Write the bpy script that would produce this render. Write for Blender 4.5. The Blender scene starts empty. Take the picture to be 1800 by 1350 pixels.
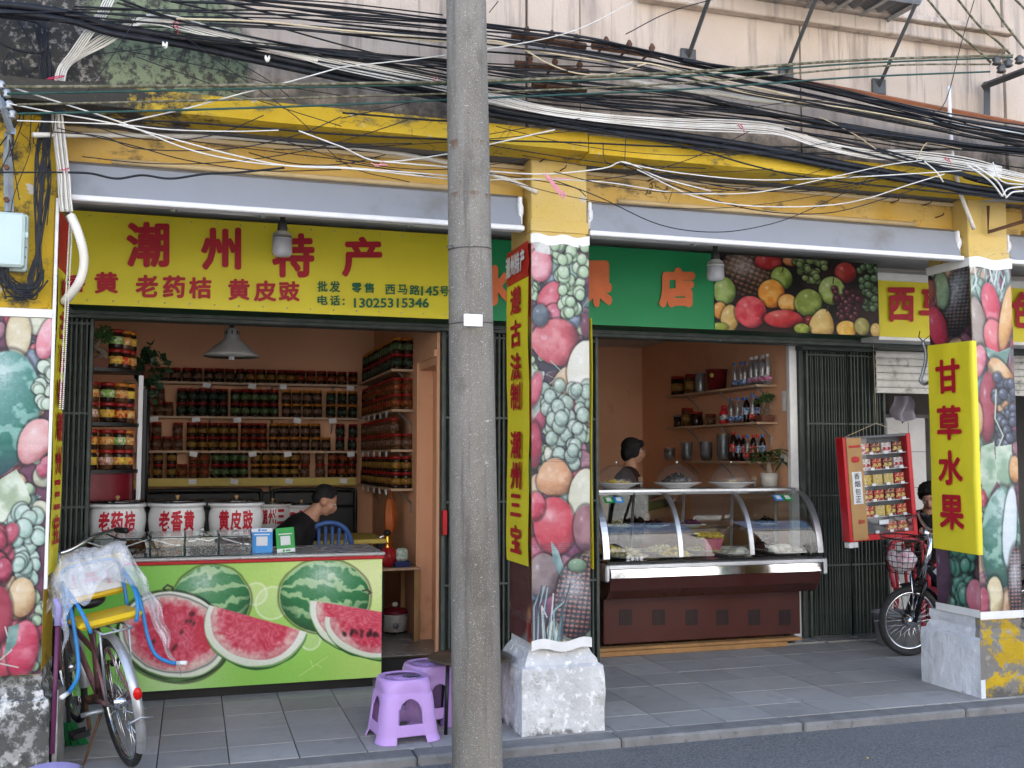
import bpy, bmesh, math, random
import numpy as np
from mathutils import Vector, Matrix, noise as mnoise
from math import radians, sin, cos, pi, atan2, sqrt
random.seed(7); rng = np.random.default_rng(7)
scene = bpy.context.scene
col = scene.collection

# ---------------------------------------------------------------- camera
FPX, YAW, PIT, CAMH = 1815.0, radians(17.15), radians(4.05), 1.55
cam_d = bpy.data.cameras.new('camera'); cam = bpy.data.objects.new('camera', cam_d); col.objects.link(cam)
cam.location = (0, 0, CAMH); cam.rotation_euler = (radians(90) + PIT, 0, -YAW)
cam_d.sensor_fit = 'HORIZONTAL'; cam_d.sensor_width = 36.0; cam_d.lens = 36.0 * FPX / 1800.0
cam_d.clip_start = 0.05; cam_d.clip_end = 500
scene.camera = cam
scene.render.resolution_x, scene.render.resolution_y = 1024, 768

# ---------------------------------------------------------------- sky, sun, exposure
SUN_EL, SUN_AZ = radians(52), radians(-18)      # the sun stands behind the shophouses: the street front is in open shade, the far side of the street is lit
world = bpy.data.worlds.new('World'); scene.world = world; world.use_nodes = True
wn = world.node_tree; bg = wn.nodes['Background']
sky = wn.nodes.new('ShaderNodeTexSky'); sky.sky_type = 'NISHITA'; sky.sun_disc = False
sky.sun_elevation = SUN_EL; sky.sun_rotation = SUN_AZ; sky.air_density = 1.0; sky.dust_density = 1.5; sky.ozone_density = 1.5
wn.links.new(sky.outputs[0], bg.inputs[0]); bg.inputs[1].default_value = 0.15
sun_d = bpy.data.lights.new('sun', 'SUN'); sun = bpy.data.objects.new('sun', sun_d); col.objects.link(sun)
sun_d.energy = 5.0; sun_d.angle = radians(0.6); sun_d.color = (1.0, 0.965, 0.93)
sdir = Vector((sin(SUN_AZ) * cos(SUN_EL), cos(SUN_AZ) * cos(SUN_EL), sin(SUN_EL)))
sun.rotation_euler = (-sdir).to_track_quat('-Z', 'Y').to_euler()
scene.view_settings.view_transform = 'Standard'; scene.view_settings.look = 'None'
scene.view_settings.exposure = 2.3; scene.view_settings.gamma = 1.0; scene.view_settings.use_curve_mapping = False
scene.cycles.max_bounces = 8; scene.cycles.transparent_max_bounces = 24

# ---------------------------------------------------------------- photo pixel (1800 x 1350) to a point on a known plane
_f = Vector((sin(YAW) * cos(PIT), cos(YAW) * cos(PIT), sin(PIT))); _r = Vector((cos(YAW), -sin(YAW), 0)); _u = _r.cross(_f)
CAM = Vector((0, 0, CAMH))
def ray(x, y): return _r * ((x - 900) / FPX) - _u * ((y - 675) / FPX) + _f
def at_y(x, y, Y): d = ray(x, y); return CAM + d * (Y / d.y)
def at_z(x, y, Z): d = ray(x, y); return CAM + d * ((Z - CAMH) / d.z)
def at_x(x, y, X): d = ray(x, y); return CAM + d * (X / d.x)

# ---------------------------------------------------------------- object helpers
def tag(o, label=None, cat=None, group=None, kind=None):
    if label: o['label'] = label
    if cat: o['category'] = cat
    if group: o['group'] = group
    if kind: o['kind'] = kind
    return o
def thing(name, label, cat, loc=(0, 0, 0), rotz=0.0, group=None):
    o = bpy.data.objects.new(name, None); col.objects.link(o); o.empty_display_size = 0.1
    o.location = loc; o.rotation_euler = (0, 0, rotz)
    return tag(o, label, cat, group)
def wmat(o):
    m = Matrix.LocRotScale(o.location, o.rotation_euler, o.scale)
    return m if o.parent is None else wmat(o.parent) @ m
def put(name, mesh, parent=None, loc=None):
    o = bpy.data.objects.new(name, mesh); col.objects.link(o)
    if parent is not None: o.parent = parent
    if loc is not None: o.location = loc
    return o
def copy_tree(o, parent=None):
    c = o.copy(); col.objects.link(c); c.parent = parent
    for ch in o.children: copy_tree(ch, c)
    return c
def place(o, loc, rotz=0.0, label=None):
    o.location = loc; o.rotation_euler = (0, 0, rotz)
    if label: o['label'] = label
    return o

class MB:
    def __init__(s): s.v = []; s.f = []; s.mi = []; s.sm = []
    def add(s, vs, fs, m=0, smooth=False, M=None):
        b = len(s.v)
        s.v.extend([(M @ Vector(p)) if M is not None else Vector(p) for p in vs])
        for f in fs: s.f.append([b + i for i in f]); s.mi.append(m); s.sm.append(smooth)
        return s
    def box(s, x0, x1, y0, y1, z0, z1, m=0, bev=0.0, M=None):
        if bev <= 0:
            return s.add([(x0,y0,z0),(x1,y0,z0),(x1,y1,z0),(x0,y1,z0),(x0,y0,z1),(x1,y0,z1),(x1,y1,z1),(x0,y1,z1)],
                         [(0,3,2,1),(4,5,6,7),(0,1,5,4),(1,2,6,5),(2,3,7,6),(3,0,4,7)], m, False, M)
        b = bev; vs = []; idx = {}
        X, Y, Z = (x0, x1), (y0, y1), (z0, z1)
        for i in (0, 1):
            for j in (0, 1):
                for k in (0, 1):
                    sx, sy, sz = (1 - 2*i)*b, (1 - 2*j)*b, (1 - 2*k)*b
                    for a, o in (('x', (0, sy, sz)), ('y', (sx, 0, sz)), ('z', (sx, sy, 0))):
                        idx[(i, j, k, a)] = len(vs); vs.append((X[i]+o[0], Y[j]+o[1], Z[k]+o[2]))
        g = lambda i, j, k, a: idx[(i, j, k, a)]
        fs = [(g(0,0,0,'x'),g(0,0,1,'x'),g(0,1,1,'x'),g(0,1,0,'x')),(g(1,0,0,'x'),g(1,1,0,'x'),g(1,1,1,'x'),g(1,0,1,'x')),
              (g(0,0,0,'y'),g(1,0,0,'y'),g(1,0,1,'y'),g(0,0,1,'y')),(g(0,1,0,'y'),g(0,1,1,'y'),g(1,1,1,'y'),g(1,1,0,'y')),
              (g(0,0,0,'z'),g(0,1,0,'z'),g(1,1,0,'z'),g(1,0,0,'z')),(g(0,0,1,'z'),g(1,0,1,'z'),g(1,1,1,'z'),g(0,1,1,'z'))]
        for j in (0, 1):
            for k in (0, 1): fs.append((g(0,j,k,'y'),g(1,j,k,'y'),g(1,j,k,'z'),g(0,j,k,'z')))
        for i in (0, 1):
            for k in (0, 1): fs.append((g(i,0,k,'x'),g(i,1,k,'x'),g(i,1,k,'z'),g(i,0,k,'z')))
        for i in (0, 1):
            for j in (0, 1): fs.append((g(i,j,0,'x'),g(i,j,1,'x'),g(i,j,1,'y'),g(i,j,0,'y')))
        for i in (0, 1):
            for j in (0, 1):
                for k in (0, 1): fs.append((g(i,j,k,'x'),g(i,j,k,'y'),g(i,j,k,'z')))
        return s.add(vs, fs, m, False, M)
    def lathe(s, prof, n=20, m=0, M=None, smooth=True, a0=0.0, a1=2*pi, sx=1.0, sy=1.0):
        full = abs(a1 - a0 - 2*pi) < 1e-6; k = n if full else n + 1
        vs = []; fs = []
        for (r, z) in prof:
            for i in range(k):
                a = a0 + (a1 - a0) * i / n; vs.append((r*cos(a)*sx, r*sin(a)*sy, z))
        for j in range(len(prof) - 1):
            for i in range(n):
                i2 = (i + 1) % k
                fs.append((j*k+i, j*k+i2, (j+1)*k+i2, (j+1)*k+i))
        if full and prof[0][0] > 1e-6: fs.append(tuple(range(k-1, -1, -1)))
        if full and prof[-1][0] > 1e-6: fs.append(tuple(range((len(prof)-1)*k, len(prof)*k)))
        return s.add(vs, fs, m, smooth, M)
    def tube(s, pts, r, n=8, m=0, caps=True, closed=False, smooth=True, M=None):
        P = [Vector(p) for p in pts]; N = len(P)
        rr = r if isinstance(r, (list, tuple)) else [r]*N
        vs = []; fs = []; prev = None
        for i in range(N):
            if closed: t = P[(i+1) % N] - P[i-1]
            else: t = P[min(i+1, N-1)] - P[max(i-1, 0)]
            if t.length < 1e-9: t = Vector((0, 0, 1))
            t.normalize()
            if prev is None:
                a = Vector((0, 0, 1)) if abs(t.z) < 0.9 else Vector((1, 0, 0))
                u = t.cross(a).normalized()
            else:
                u = prev - t * prev.dot(t)
                u = u.normalized() if u.length > 1e-6 else t.orthogonal().normalized()
            prev = u; w = t.cross(u)
            for k in range(n):
                a = 2*pi*k/n; vs.append(P[i] + (u*cos(a) + w*sin(a))*rr[i])
        L = N if closed else N - 1
        for i in range(L):
            for k in range(n):
                k2 = (k+1) % n; i2 = (i+1) % N
                fs.append((i*n+k, i*n+k2, i2*n+k2, i2*n+k))
        if caps and not closed: fs.append(tuple(range(n-1, -1, -1))); fs.append(tuple(range((N-1)*n, N*n)))
        return s.add(vs, fs, m, smooth, M)
    def cyl(s, p0, p1, r0, r1=None, n=12, m=0, smooth=True, M=None):
        r1 = r0 if r1 is None else r1
        return s.tube([p0, p1], [r0, r1], n, m, True, False, smooth, M)
    def ell(s, c, r, n=12, m=0, M=None):
        prof = [(sin(pi*i/n)*1.0 + (1e-7 if i in (0, n) else 0), -cos(pi*i/n)) for i in range(n+1)]
        T = Matrix.Translation(c) @ Matrix.Diagonal((r[0], r[1], r[2], 1))
        if M is not None: T = M @ T
        return s.lathe(prof, int(n*1.6), m, T)
    def quad(s, a, b, c, d, m=0): return s.add([a, b, c, d], [(0, 1, 2, 3)], m)
    def grid(s, fn, nu, nv, m=0, smooth=True, M=None):
        vs = [fn(i/nu, j/nv) for j in range(nv+1) for i in range(nu+1)]
        fs = [(j*(nu+1)+i, j*(nu+1)+i+1, (j+1)*(nu+1)+i+1, (j+1)*(nu+1)+i) for j in range(nv) for i in range(nu)]
        return s.add(vs, fs, m, smooth, M)
    def mesh(s, name, mats, inv=None):
        me = bpy.data.meshes.new(name)
        vs = s.v if inv is None else [inv @ p for p in s.v]
        me.from_pydata([tuple(p) for p in vs], [], s.f)
        for mm in (mats if isinstance(mats, (list, tuple)) else [mats]): me.materials.append(mm)
        me.polygons.foreach_set('material_index', s.mi); me.polygons.foreach_set('use_smooth', s.sm)
        me.update(); return me
    def build(s, name, mats, parent=None, local=False, fix=False):
        inv = None
        if parent is not None and not local: inv = wmat(parent).inverted()
        me = s.mesh(name, mats, inv)
        if fix:
            bm = bmesh.new(); bm.from_mesh(me); bmesh.ops.recalc_face_normals(bm, faces=bm.faces); bm.to_mesh(me); bm.free()
        return put(name, me, parent)

def smooth_path(pts, k=6):
    P = [Vector(p) for p in pts]; out = []
    for i in range(len(P)-1):
        p0 = P[i-1] if i > 0 else P[0]*2 - P[1]; p1 = P[i]; p2 = P[i+1]; p3 = P[i+2] if i+2 < len(P) else P[-1]*2 - P[-2]
        for j in range(k):
            t = j/k
            out.append(0.5*((2*p1) + (p2-p0)*t + (2*p0-5*p1+4*p2-p3)*t*t + (3*p1-p0-3*p2+p3)*t**3))
    out.append(P[-1]); return out

def apply_mods(o):
    dg = bpy.context.evaluated_depsgraph_get(); dg.update()
    me = bpy.data.meshes.new_from_object(o.evaluated_get(dg))
    for m in list(o.modifiers): o.modifiers.remove(m)
    old = o.data; o.data = me; bpy.data.meshes.remove(old); return o

# ---------------------------------------------------------------- lettering
_tc = {}
def glyphs(s):
    if s in _tc: return _tc[s]
    cu = bpy.data.curves.new('t', 'FONT'); cu.body = s; cu.size = 1.0; cu.resolution_u = 3; cu.fill_mode = 'FRONT'
    o = bpy.data.objects.new('t', cu); col.objects.link(o)
    dg = bpy.context.evaluated_depsgraph_get(); dg.update()
    me = bpy.data.meshes.new_from_object(o.evaluated_get(dg))
    vs = [Vector(v.co) for v in me.vertices]; fs = [list(p.vertices) for p in me.polygons]
    bpy.data.objects.remove(o); bpy.data.curves.remove(cu); bpy.data.meshes.remove(me)
    x0 = min(v.x for v in vs); x1 = max(v.x for v in vs); y0 = min(v.y for v in vs); y1 = max(v.y for v in vs)
    w, h = max(x1-x0, 1e-6), max(y1-y0, 1e-6)
    _tc[s] = ([((v.x-x0)/w, (v.y-y0)/h) for v in vs], fs, w, h); return _tc[s]
def letter(mb, s, bold, fn, m=0, lift=.0002):
    """fn(u, v) -> point; u, v in 0..1 over the ink box. Bold = shifted layers, each a hair in front of the last"""
    vs, fs, w, h = glyphs(s)
    p0, pu, pv = Vector(fn(0.5, 0.5)), Vector(fn(.6, .5)), Vector(fn(.5, .6))
    nrm = (pu-p0).cross(pv-p0).normalized()
    if nrm.dot(CAM-p0) < 0: nrm = -nrm
    bu, bv = bold/w, bold/h; k = 0
    for du, dv in ((0, 0), (1, 0), (-1, 0), (0, 1), (0, -1), (.7, .7), (-.7, .7), (.7, -.7), (-.7, -.7)):
        if bold == 0 and k: break
        mb.add([Vector(fn(bu+(1-2*bu)*u+du*bu, bv+(1-2*bv)*v+dv*bv)) + nrm*(k*lift) for u, v in vs], fs, m); k += 1
# ---------------------------------------------------------------- materials
def lin(h):
    h = h.lstrip('#'); c = [int(h[i:i+2], 16)/255 for i in (0, 2, 4)]
    return tuple(x/12.92 if x <= 0.04045 else ((x+0.055)/1.055)**2.4 for x in c)
def c4(c): return (c[0], c[1], c[2], 1.0)
class NT:
    def __init__(s, name):
        s.mat = bpy.data.materials.new(name); s.mat.use_nodes = True; s.t = s.mat.node_tree; s.b = s.t.nodes['Principled BSDF']
        s.out = s.t.nodes['Material Output']; s.tc = s.t.nodes.new('ShaderNodeTexCoord'); s.b.inputs['Specular IOR Level'].default_value = .28
    def n(s, t, **k):
        x = s.t.nodes.new(t)
        for a, v in k.items(): setattr(x, a, v)
        return x
    def l(s, a, b): s.t.links.new(a, b)
    def coords(s, scale=(1, 1, 1), loc=(0, 0, 0), obj=True):
        m = s.n('ShaderNodeMapping'); m.inputs['Scale'].default_value = scale; m.inputs['Location'].default_value = loc
        s.l(s.tc.outputs['Object'], m.inputs[0]); return m.outputs[0]
    def noise(s, scale, detail=4, rough=.55, vec=None, dist=0):
        x = s.n('ShaderNodeTexNoise'); x.inputs['Scale'].default_value = scale; x.inputs['Detail'].default_value = detail
        x.inputs['Roughness'].default_value = rough; x.inputs['Distortion'].default_value = dist
        s.l(vec if vec is not None else s.tc.outputs['Object'], x.inputs['Vector']); return x.outputs['Fac']
    def ramp(s, fac, a, b, ca=(0, 0, 0), cb=(1, 1, 1)):
        x = s.n('ShaderNodeValToRGB'); e = x.color_ramp.elements
        e[0].position = a; e[0].color = c4(ca); e[1].position = b; e[1].color = c4(cb); s.l(fac, x.inputs[0]); return x.outputs[0]
    def mix(s, fac, a, b, mode='MIX'):
        x = s.n('ShaderNodeMix', data_type='RGBA', blend_type=mode)
        for inp, v in ((x.inputs[0], fac), (x.inputs[6], a), (x.inputs[7], b)):
            if isinstance(v, (int, float)): inp.default_value = v
            elif isinstance(v, tuple): inp.default_value = c4(v)
            else: s.l(v, inp)
        return x.outputs[2]
    def math(s, op, a, b=0.0, clamp=False):
        x = s.n('ShaderNodeMath', operation=op, use_clamp=clamp)
        for i, v in ((0, a), (1, b)):
            if isinstance(v, (int, float)): x.inputs[i].default_value = v
            else: s.l(v, x.inputs[i])
        return x.outputs[0]
    def xyz(s):
        x = s.n('ShaderNodeSeparateXYZ'); s.l(s.tc.outputs['Object'], x.inputs[0]); return x.outputs
    def bump(s, h, strength=.3, dist=.01):
        x = s.n('ShaderNodeBump'); x.inputs['Strength'].default_value = strength; x.inputs['Distance'].default_value = dist
        s.l(h, x.inputs['Height']); s.l(x.outputs[0], s.b.inputs['Normal']); return x
    def color(s, c):
        if isinstance(c, tuple): s.b.inputs['Base Color'].default_value = c4(c)
        else: s.l(c, s.b.inputs['Base Color'])
    def rough(s, r):
        if isinstance(r, (int, float)): s.b.inputs['Roughness'].default_value = r
        else: s.l(r, s.b.inputs['Roughness'])
def mat(name, c, rough=.6, metal=0.0, var=None, bump=None, spec=.3, trans=0.0, coat=0.0, emit=None, dirt=None):
    """var = (scale, second colour, lo, hi): mottling;  bump = (scale, strength, distance)"""
    if isinstance(c, str): c = lin(c)
    s = NT(name); b = s.b
    b.inputs['Roughness'].default_value = rough; b.inputs['Metallic'].default_value = metal
    b.inputs['Specular IOR Level'].default_value = spec; b.inputs['Transmission Weight'].default_value = trans; b.inputs['Coat Weight'].default_value = coat
    if var is None: var = (9.0, tuple(x*.82 for x in c), .35, .75)
    c2 = lin(var[1]) if isinstance(var[1], str) else var[1]
    o = s.mix(s.ramp(s.noise(var[0], 5, .6), var[2], var[3]), c, c2)
    if dirt: o = s.mix(s.ramp(s.noise(dirt[0], 6, .65), dirt[2], dirt[3]), o, lin(dirt[1]) if isinstance(dirt[1], str) else dirt[1])
    s.color(o)
    rv = s.n('ShaderNodeMapRange'); rv.inputs[3].default_value = max(0, rough-.06); rv.inputs[4].default_value = min(1, rough+.08)
    s.l(s.noise(var[0]*2.3, 3), rv.inputs[0]); s.rough(rv.outputs[0])
    if bump: s.bump(s.noise(bump[0], 5, .6), bump[1], bump[2])
    if emit: b.inputs['Emission Color'].default_value = c4(emit[0]); b.inputs['Emission Strength'].default_value = emit[1]
    return s.mat
def thin_glass(name, tint=(1, 1, 1), gloss=.0, rough=.02, haze=0.0, hazecol=(.8, .8, .8), ior=1.45):
    """a thin pane: mostly straight-through light with a Fresnel reflection and a little haze"""
    s = NT(name); T = s.n('ShaderNodeBsdfTransparent'); T.inputs[0].default_value = c4(tint)
    G = s.n('ShaderNodeBsdfGlossy'); G.inputs['Roughness'].default_value = rough
    lw = s.n('ShaderNodeLayerWeight'); f0 = ((ior-1)/(ior+1))**2*1.25
    fac = s.math('ADD', s.math('MULTIPLY', s.math('POWER', lw.outputs['Facing'], 5.0), 1-f0), f0+gloss, True)
    mx = s.n('ShaderNodeMixShader'); s.l(fac, mx.inputs[0]); s.l(T.outputs[0], mx.inputs[1]); s.l(G.outputs[0], mx.inputs[2]); o = mx.outputs[0]
    if haze:
        D = s.n('ShaderNodeBsdfDiffuse'); D.inputs[0].default_value = c4(hazecol)
        m2 = s.n('ShaderNodeMixShader'); s.l(s.ramp(s.noise(14, 4), .3, .8, (haze*.5,)*3, (haze*1.5,)*3), m2.inputs[0]); s.l(o, m2.inputs[1]); s.l(D.outputs[0], m2.inputs[2]); o = m2.outputs[0]
    s.l(o, s.out.inputs[0]); return s.mat

M = {}
# --- setting
def m_upper_wall():
    s = NT('weathered_render_wall'); x, y, z = s.xyz()
    base = s.mix(s.ramp(s.noise(1.3, 6, .6), .3, .7), (.44, .345, .265), (.56, .465, .385))
    st = s.noise(5, 5, .6, s.coords((2.2, 2.2, .22)))
    base = s.mix(s.ramp(st, .50, .72), base, (.27, .22, .185))
    st2 = s.math('MULTIPLY', s.noise(9, 5, .6, s.coords((2.6, 2.6, .12), (4, 0, 2))), s.math('ADD', .62, s.math('MULTIPLY', s.noise(1.1, 4), .75)))
    base = s.mix(s.ramp(st2, .58, .76, (0,)*3, (.8,)*3), base, (.15, .13, .115))
    base = s.mix(s.ramp(s.noise(7, 6, .7, s.coords((1, 1, .5), (8, 1, 1))), .63, .70, (0,)*3, (.5,)*3), base, (.47, .42, .385))
    low = s.math('SUBTRACT', 1.0, s.math('MULTIPLY', s.math('SUBTRACT', z, 3.38), 2.6), True)
    n1 = s.noise(5.5, 8, .68)
    grime = s.ramp(s.math('ADD', s.math('MULTIPLY', low, .42), s.math('MULTIPLY', n1, .62)), .50, .66, (0,)*3, (.9,)*3)
    base = s.mix(grime, base, (.075, .07, .06))
    lf = s.math('MULTIPLY', s.math('SUBTRACT', .55, x), .75, True)        # the damp end of the wall by the corner
    moss = s.ramp(s.math('ADD', lf, s.math('MULTIPLY', s.noise(2.4, 7, .65), .55)), .52, .62)
    base = s.mix(moss, base, s.mix(s.ramp(s.noise(26, 4, .7), .45, .58), (.17, .20, .12), (.05, .05, .04)))
    blk = s.ramp(s.math('ADD', s.math('MULTIPLY', s.math('SUBTRACT', -.25, x), 1.0, True), s.math('MULTIPLY', s.noise(4.2, 8, .7), .6)), .5, .58)
    base = s.mix(blk, base, s.mix(s.ramp(s.noise(34, 4, .7), .52, .66), (.035, .033, .03), (.23, .21, .18)))
    s.color(base); s.rough(.92)
    s.bump(s.math('ADD', s.noise(60, 6, .7), s.math('MULTIPLY', s.noise(9, 4), .8)), .35, .012); return s.mat
def m_yellow(name, a, b, peel=.66, grimy=.62, mould=0.0, k=.8, ledge=None):
    s = NT(name); x, y, z = s.xyz()
    base = s.mix(s.ramp(s.noise(2.2, 6, .6), .3, .72), a, b)
    base = s.mix(s.ramp(s.noise(3.1, 7, .7, s.coords((1, 1, 2.2), (3, 2, 5))), grimy, grimy+.08, (0,)*3, (.85,)*3), base, (.10, .085, .055))
    base = s.mix(s.ramp(s.noise(6.5, 7, .62, s.coords((1, 1, 1.3), (9, 1, 1))), peel, peel+.02), base, (.46, .44, .40))
    base = s.mix(s.ramp(s.noise(40, 5, .7), .62, .72, (0,)*3, (.6,)*3), base, (.2, .15, .07))
    if mould:
        lf = s.math('MULTIPLY', s.math('SUBTRACT', mould, x), k, True)
        base = s.mix(s.ramp(s.math('ADD', s.math('MULTIPLY', lf, .5), s.math('MULTIPLY', s.noise(7, 8, .72), .7)), .56, .64), base, (.04, .036, .028))
    if ledge:                                          # black weathering over the cornice ledge; the beam only darkens towards its top
        up = s.math('MULTIPLY', s.math('SUBTRACT', z, ledge), 9.0, True)
        base = s.mix(s.ramp(s.math('ADD', s.math('MULTIPLY', up, .36), s.math('MULTIPLY', s.noise(8, 8, .72, s.coords((1, 1, .8), (2, 9, 4))), .72)), .53, .66, (0,)*3, (.92,)*3), base, (.05, .045, .036))
    cr = s.n('ShaderNodeTexVoronoi', feature='DISTANCE_TO_EDGE'); cr.inputs['Scale'].default_value = 5.5; s.l(s.mix(.35, s.tc.outputs['Object'], s.noise(3, 4)), cr.inputs['Vector'])
    base = s.mix(s.math('MULTIPLY', s.ramp(cr.outputs['Distance'], .004, .012, (1,)*3, (0,)*3), s.ramp(s.noise(2, 4), .50, .60)), base, (.10, .07, .03))
    s.color(base); s.rough(.8); s.bump(s.math('ADD', s.noise(45, 6, .7), s.noise(7, 6, .65)), .35, .012); return s.mat
def m_plinth(name, base0, peels, dark=.6):
    s = NT(name); x, y, z = s.xyz()
    base = s.mix(s.ramp(s.noise(4, 6, .6), .3, .7), base0, tuple(v*.72 for v in base0))
    for i, (sc, c, lo, hi) in enumerate(peels):
        base = s.mix(s.ramp(s.noise(sc, 8, .68, s.coords((1, 1, 1), (i*3.7+1, i*2.1, i*5.3))), lo, hi), base, c)
    low = s.math('SUBTRACT', 1.0, s.math('MULTIPLY', z, 6.0), True)
    base = s.mix(s.ramp(s.math('ADD', s.math('MULTIPLY', low, .3), s.math('MULTIPLY', s.noise(11, 8, .7), .7)), dark, dark+.10, (0,)*3, (.85,)*3), base, (.09, .085, .08))
    s.color(base); s.rough(.9); s.bump(s.math('ADD', s.noise(38, 7, .7), s.math('MULTIPLY', s.noise(13, 6, .6), 1.6)), .75, .015); return s.mat
def m_asphalt():
    s = NT('asphalt'); n = s.noise(75, 6, .8); big = s.noise(.9, 6, .6, s.coords((.5, 1.4, 1)))
    base = s.mix(s.ramp(n, .36, .70), (.07, .071, .074), (.30, .30, .298))
    base = s.mix(s.ramp(big, .38, .70, (0,)*3, (.6,)*3), base, (.205, .206, .208))
    base = s.mix(s.ramp(s.noise(2.2, 7, .7, s.coords((.6, 2, 1), (3, 3, 3))), .60, .72, (0,)*3, (.55,)*3), base, (.045, .047, .05))
    base = s.mix(s.ramp(s.noise(3.4, 7, .75, s.coords((.5, 2, 1), (13, 3, 3))), .66, .72, (0,)*3, (.6,)*3), base, (.22, .22, .225))
    s.color(base); s.rough(.85); s.bump(n, 1.0, .012); return s.mat
def m_tile():
    s = NT('paving_tile_grey'); info = s.n('ShaderNodeObjectInfo')
    v = s.n('ShaderNodeMapRange'); v.inputs[3].default_value = .86; v.inputs[4].default_value = 1.12; s.l(info.outputs['Random'], v.inputs[0])
    geo = s.n('ShaderNodeNewGeometry')
    def wnoise(sc, d, r):
        x = s.n('ShaderNodeTexNoise'); x.inputs['Scale'].default_value = sc; x.inputs['Detail'].default_value = d; x.inputs['Roughness'].default_value = r
        s.l(geo.outputs['Position'], x.inputs['Vector']); return x.outputs['Fac']
    base = s.mix(s.ramp(wnoise(2.1, 6, .6), .3, .7), (.26, .25, .238), (.345, .333, .318))
    base = s.mix(s.ramp(wnoise(4.2, 8, .72), .54, .74, (0,)*3, (.7,)*3), base, (.15, .142, .135))
    base = s.mix(s.ramp(wnoise(70, 4, .7), .66, .74, (0,)*3, (.5,)*3), base, (.08, .08, .08))
    base = s.mix(1.0, base, v.outputs[0], 'MULTIPLY')
    s.color(base); s.rough(.75); s.bump(wnoise(160, 4, .7), .25, .003); return s.mat
def m_pole():
    s = NT('exposed_aggregate_concrete'); x, y, z = s.xyz()
    base = s.mix(s.ramp(s.noise(3.5, 6, .65, s.coords((1, 1, .35))), .3, .7), (.135, .120, .098), (.235, .215, .185))
    base = s.mix(s.ramp(s.noise(170, 3, .6), .60, .68), base, (.46, .44, .40))
    base = s.mix(s.ramp(s.noise(150, 3, .6, s.coords((1, 1, 1), (5, 5, 5))), .62, .70), base, (.07, .065, .06))
    base = s.mix(s.ramp(s.noise(12, 5, .6, s.coords((1.6, 1.6, .1))), .54, .68, (0,)*3, (.6,)*3), base, (.085, .078, .07))
    base = s.mix(s.ramp(s.noise(5, 7, .7, s.coords((1, 1, .6), (7, 7, 1))), .56, .66, (0,)*3, (.5,)*3), base, (.10, .088, .072))
    base = s.mix(s.ramp(s.noise(30, 4, .6, s.coords((.5, .5, 2.4), (1, 3, 9))), .69, .71, (0,)*3, (.8,)*3), base, (.50, .48, .45))
    base = s.mix(s.ramp(s.noise(22, 6, .7, s.coords((1, 1, 3.0), (2, 7, 3))), .68, .715, (0,)*3, (.8,)*3), base, (.50, .49, .47))
    # rust runs below the old bands
    for z0, sc in ((3.20, 9), (2.93, 11)):
        run = s.math('MULTIPLY', s.math('SUBTRACT', 1.0, s.math('MULTIPLY', s.math('SUBTRACT', z0, z), 5.5), True), s.math('GREATER_THAN', z0, z))
        nn = s.noise(sc, 5, .6, s.coords((1.6, 1.6, .12), (z0, 0, 0)))
        base = s.mix(s.ramp(s.math('MULTIPLY', run, nn), .43, .56, (0,)*3, (.75,)*3), base, (.13, .062, .03))
    s.color(base); s.rough(.88); s.bump(s.math('ADD', s.noise(170, 4, .7), s.math('MULTIPLY', s.noise(40, 5, .7), .6)), .6, .005); return s.mat
M['upper'] = m_upper_wall()
M['yellow_trim'] = m_yellow('yellow_lime_paint', (.50, .31, .012), (.58, .40, .04), .655, .56, 1.0, .42, 3.345)
M['yellow_beam'] = m_yellow('faded_yellow_paint', (.50, .29, .035), (.54, .375, .14), .67, .575, -.2, .5, 3.20)
M['yellow_pillar'] = m_yellow('cracked_yellow_paint', (.55, .37, .085), (.60, .455, .20), .67, .63)
M['yellow_left'] = m_yellow('mouldy_yellow_paint', (.46, .285, .008), (.45, .30, .03), .62, .56, -.32, .8)
M['plinth_mid'] = m_plinth('flaking_whitewash', (.70, .69, .675), [(9, (.47, .455, .43), .55, .61), (22, (.82, .81, .795), .55, .62), (30, (.5, .36, .06), .70, .72)], .60)
M['plinth_left'] = m_plinth('blackened_whitewash', (.40, .39, .37), [(7, (.68, .67, .64), .52, .56), (16, (.10, .10, .09), .46, .54), (5, (.06, .06, .055), .52, .62)], .50)
M['plinth_right_side'] = m_plinth('whitewash', (.76, .77, .79), [(26, (.5, .5, .5), .62, .68), (19, (.40, .33, .16), .71, .73)], .70)
M['plinth_right_front'] = m_plinth('yellow_and_grey_patches', (.55, .36, .02), [(5, (.20, .185, .165), .47, .52), (13, (.30, .28, .25), .58, .64)], .52)
M['asphalt'] = m_asphalt(); M['tile'] = m_tile(); M['pole'] = m_pole()
M['kerb'] = mat('kerb_stone', (.21, .206, .20), .85, var=(7, (.14, .135, .13), .35, .7), bump=(60, .6, .006), dirt=(24, (.09, .085, .08), .6, .72))
M['grout'] = mat('dark_grout', (.07, .068, .065), .95)
M['orange_wall'] = mat('apricot_wall_paint', (.76, .42, .25), .75, var=(1.7, (.70, .375, .215), .35, .7), bump=(70, .12, .004), dirt=(3, (.50, .26, .14), .6, .8))
M['ceiling'] = mat('dull_white_ceiling', (.56, .55, .53), .85, var=(2, (.45, .44, .42), .35, .7), bump=(50, .1, .004))
M['shop_floor'] = mat('polished_floor_tile', (.30, .28, .26), .25, var=(3, (.24, .22, .20), .35, .7))
M['black_step'] = mat('black_granite_step', (.018, .017, .016), .35)
M['white_tile'] = mat('white_wall_tile', (.62, .61, .59), .35, var=(4, (.52, .51, .49), .35, .7))
M['shutter_white'] = mat('grimy_white_shutter', (.60, .59, .55), .5, var=(5, (.42, .40, .36), .4, .75), dirt=(7, (.17, .15, .12), .56, .70))
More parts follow.
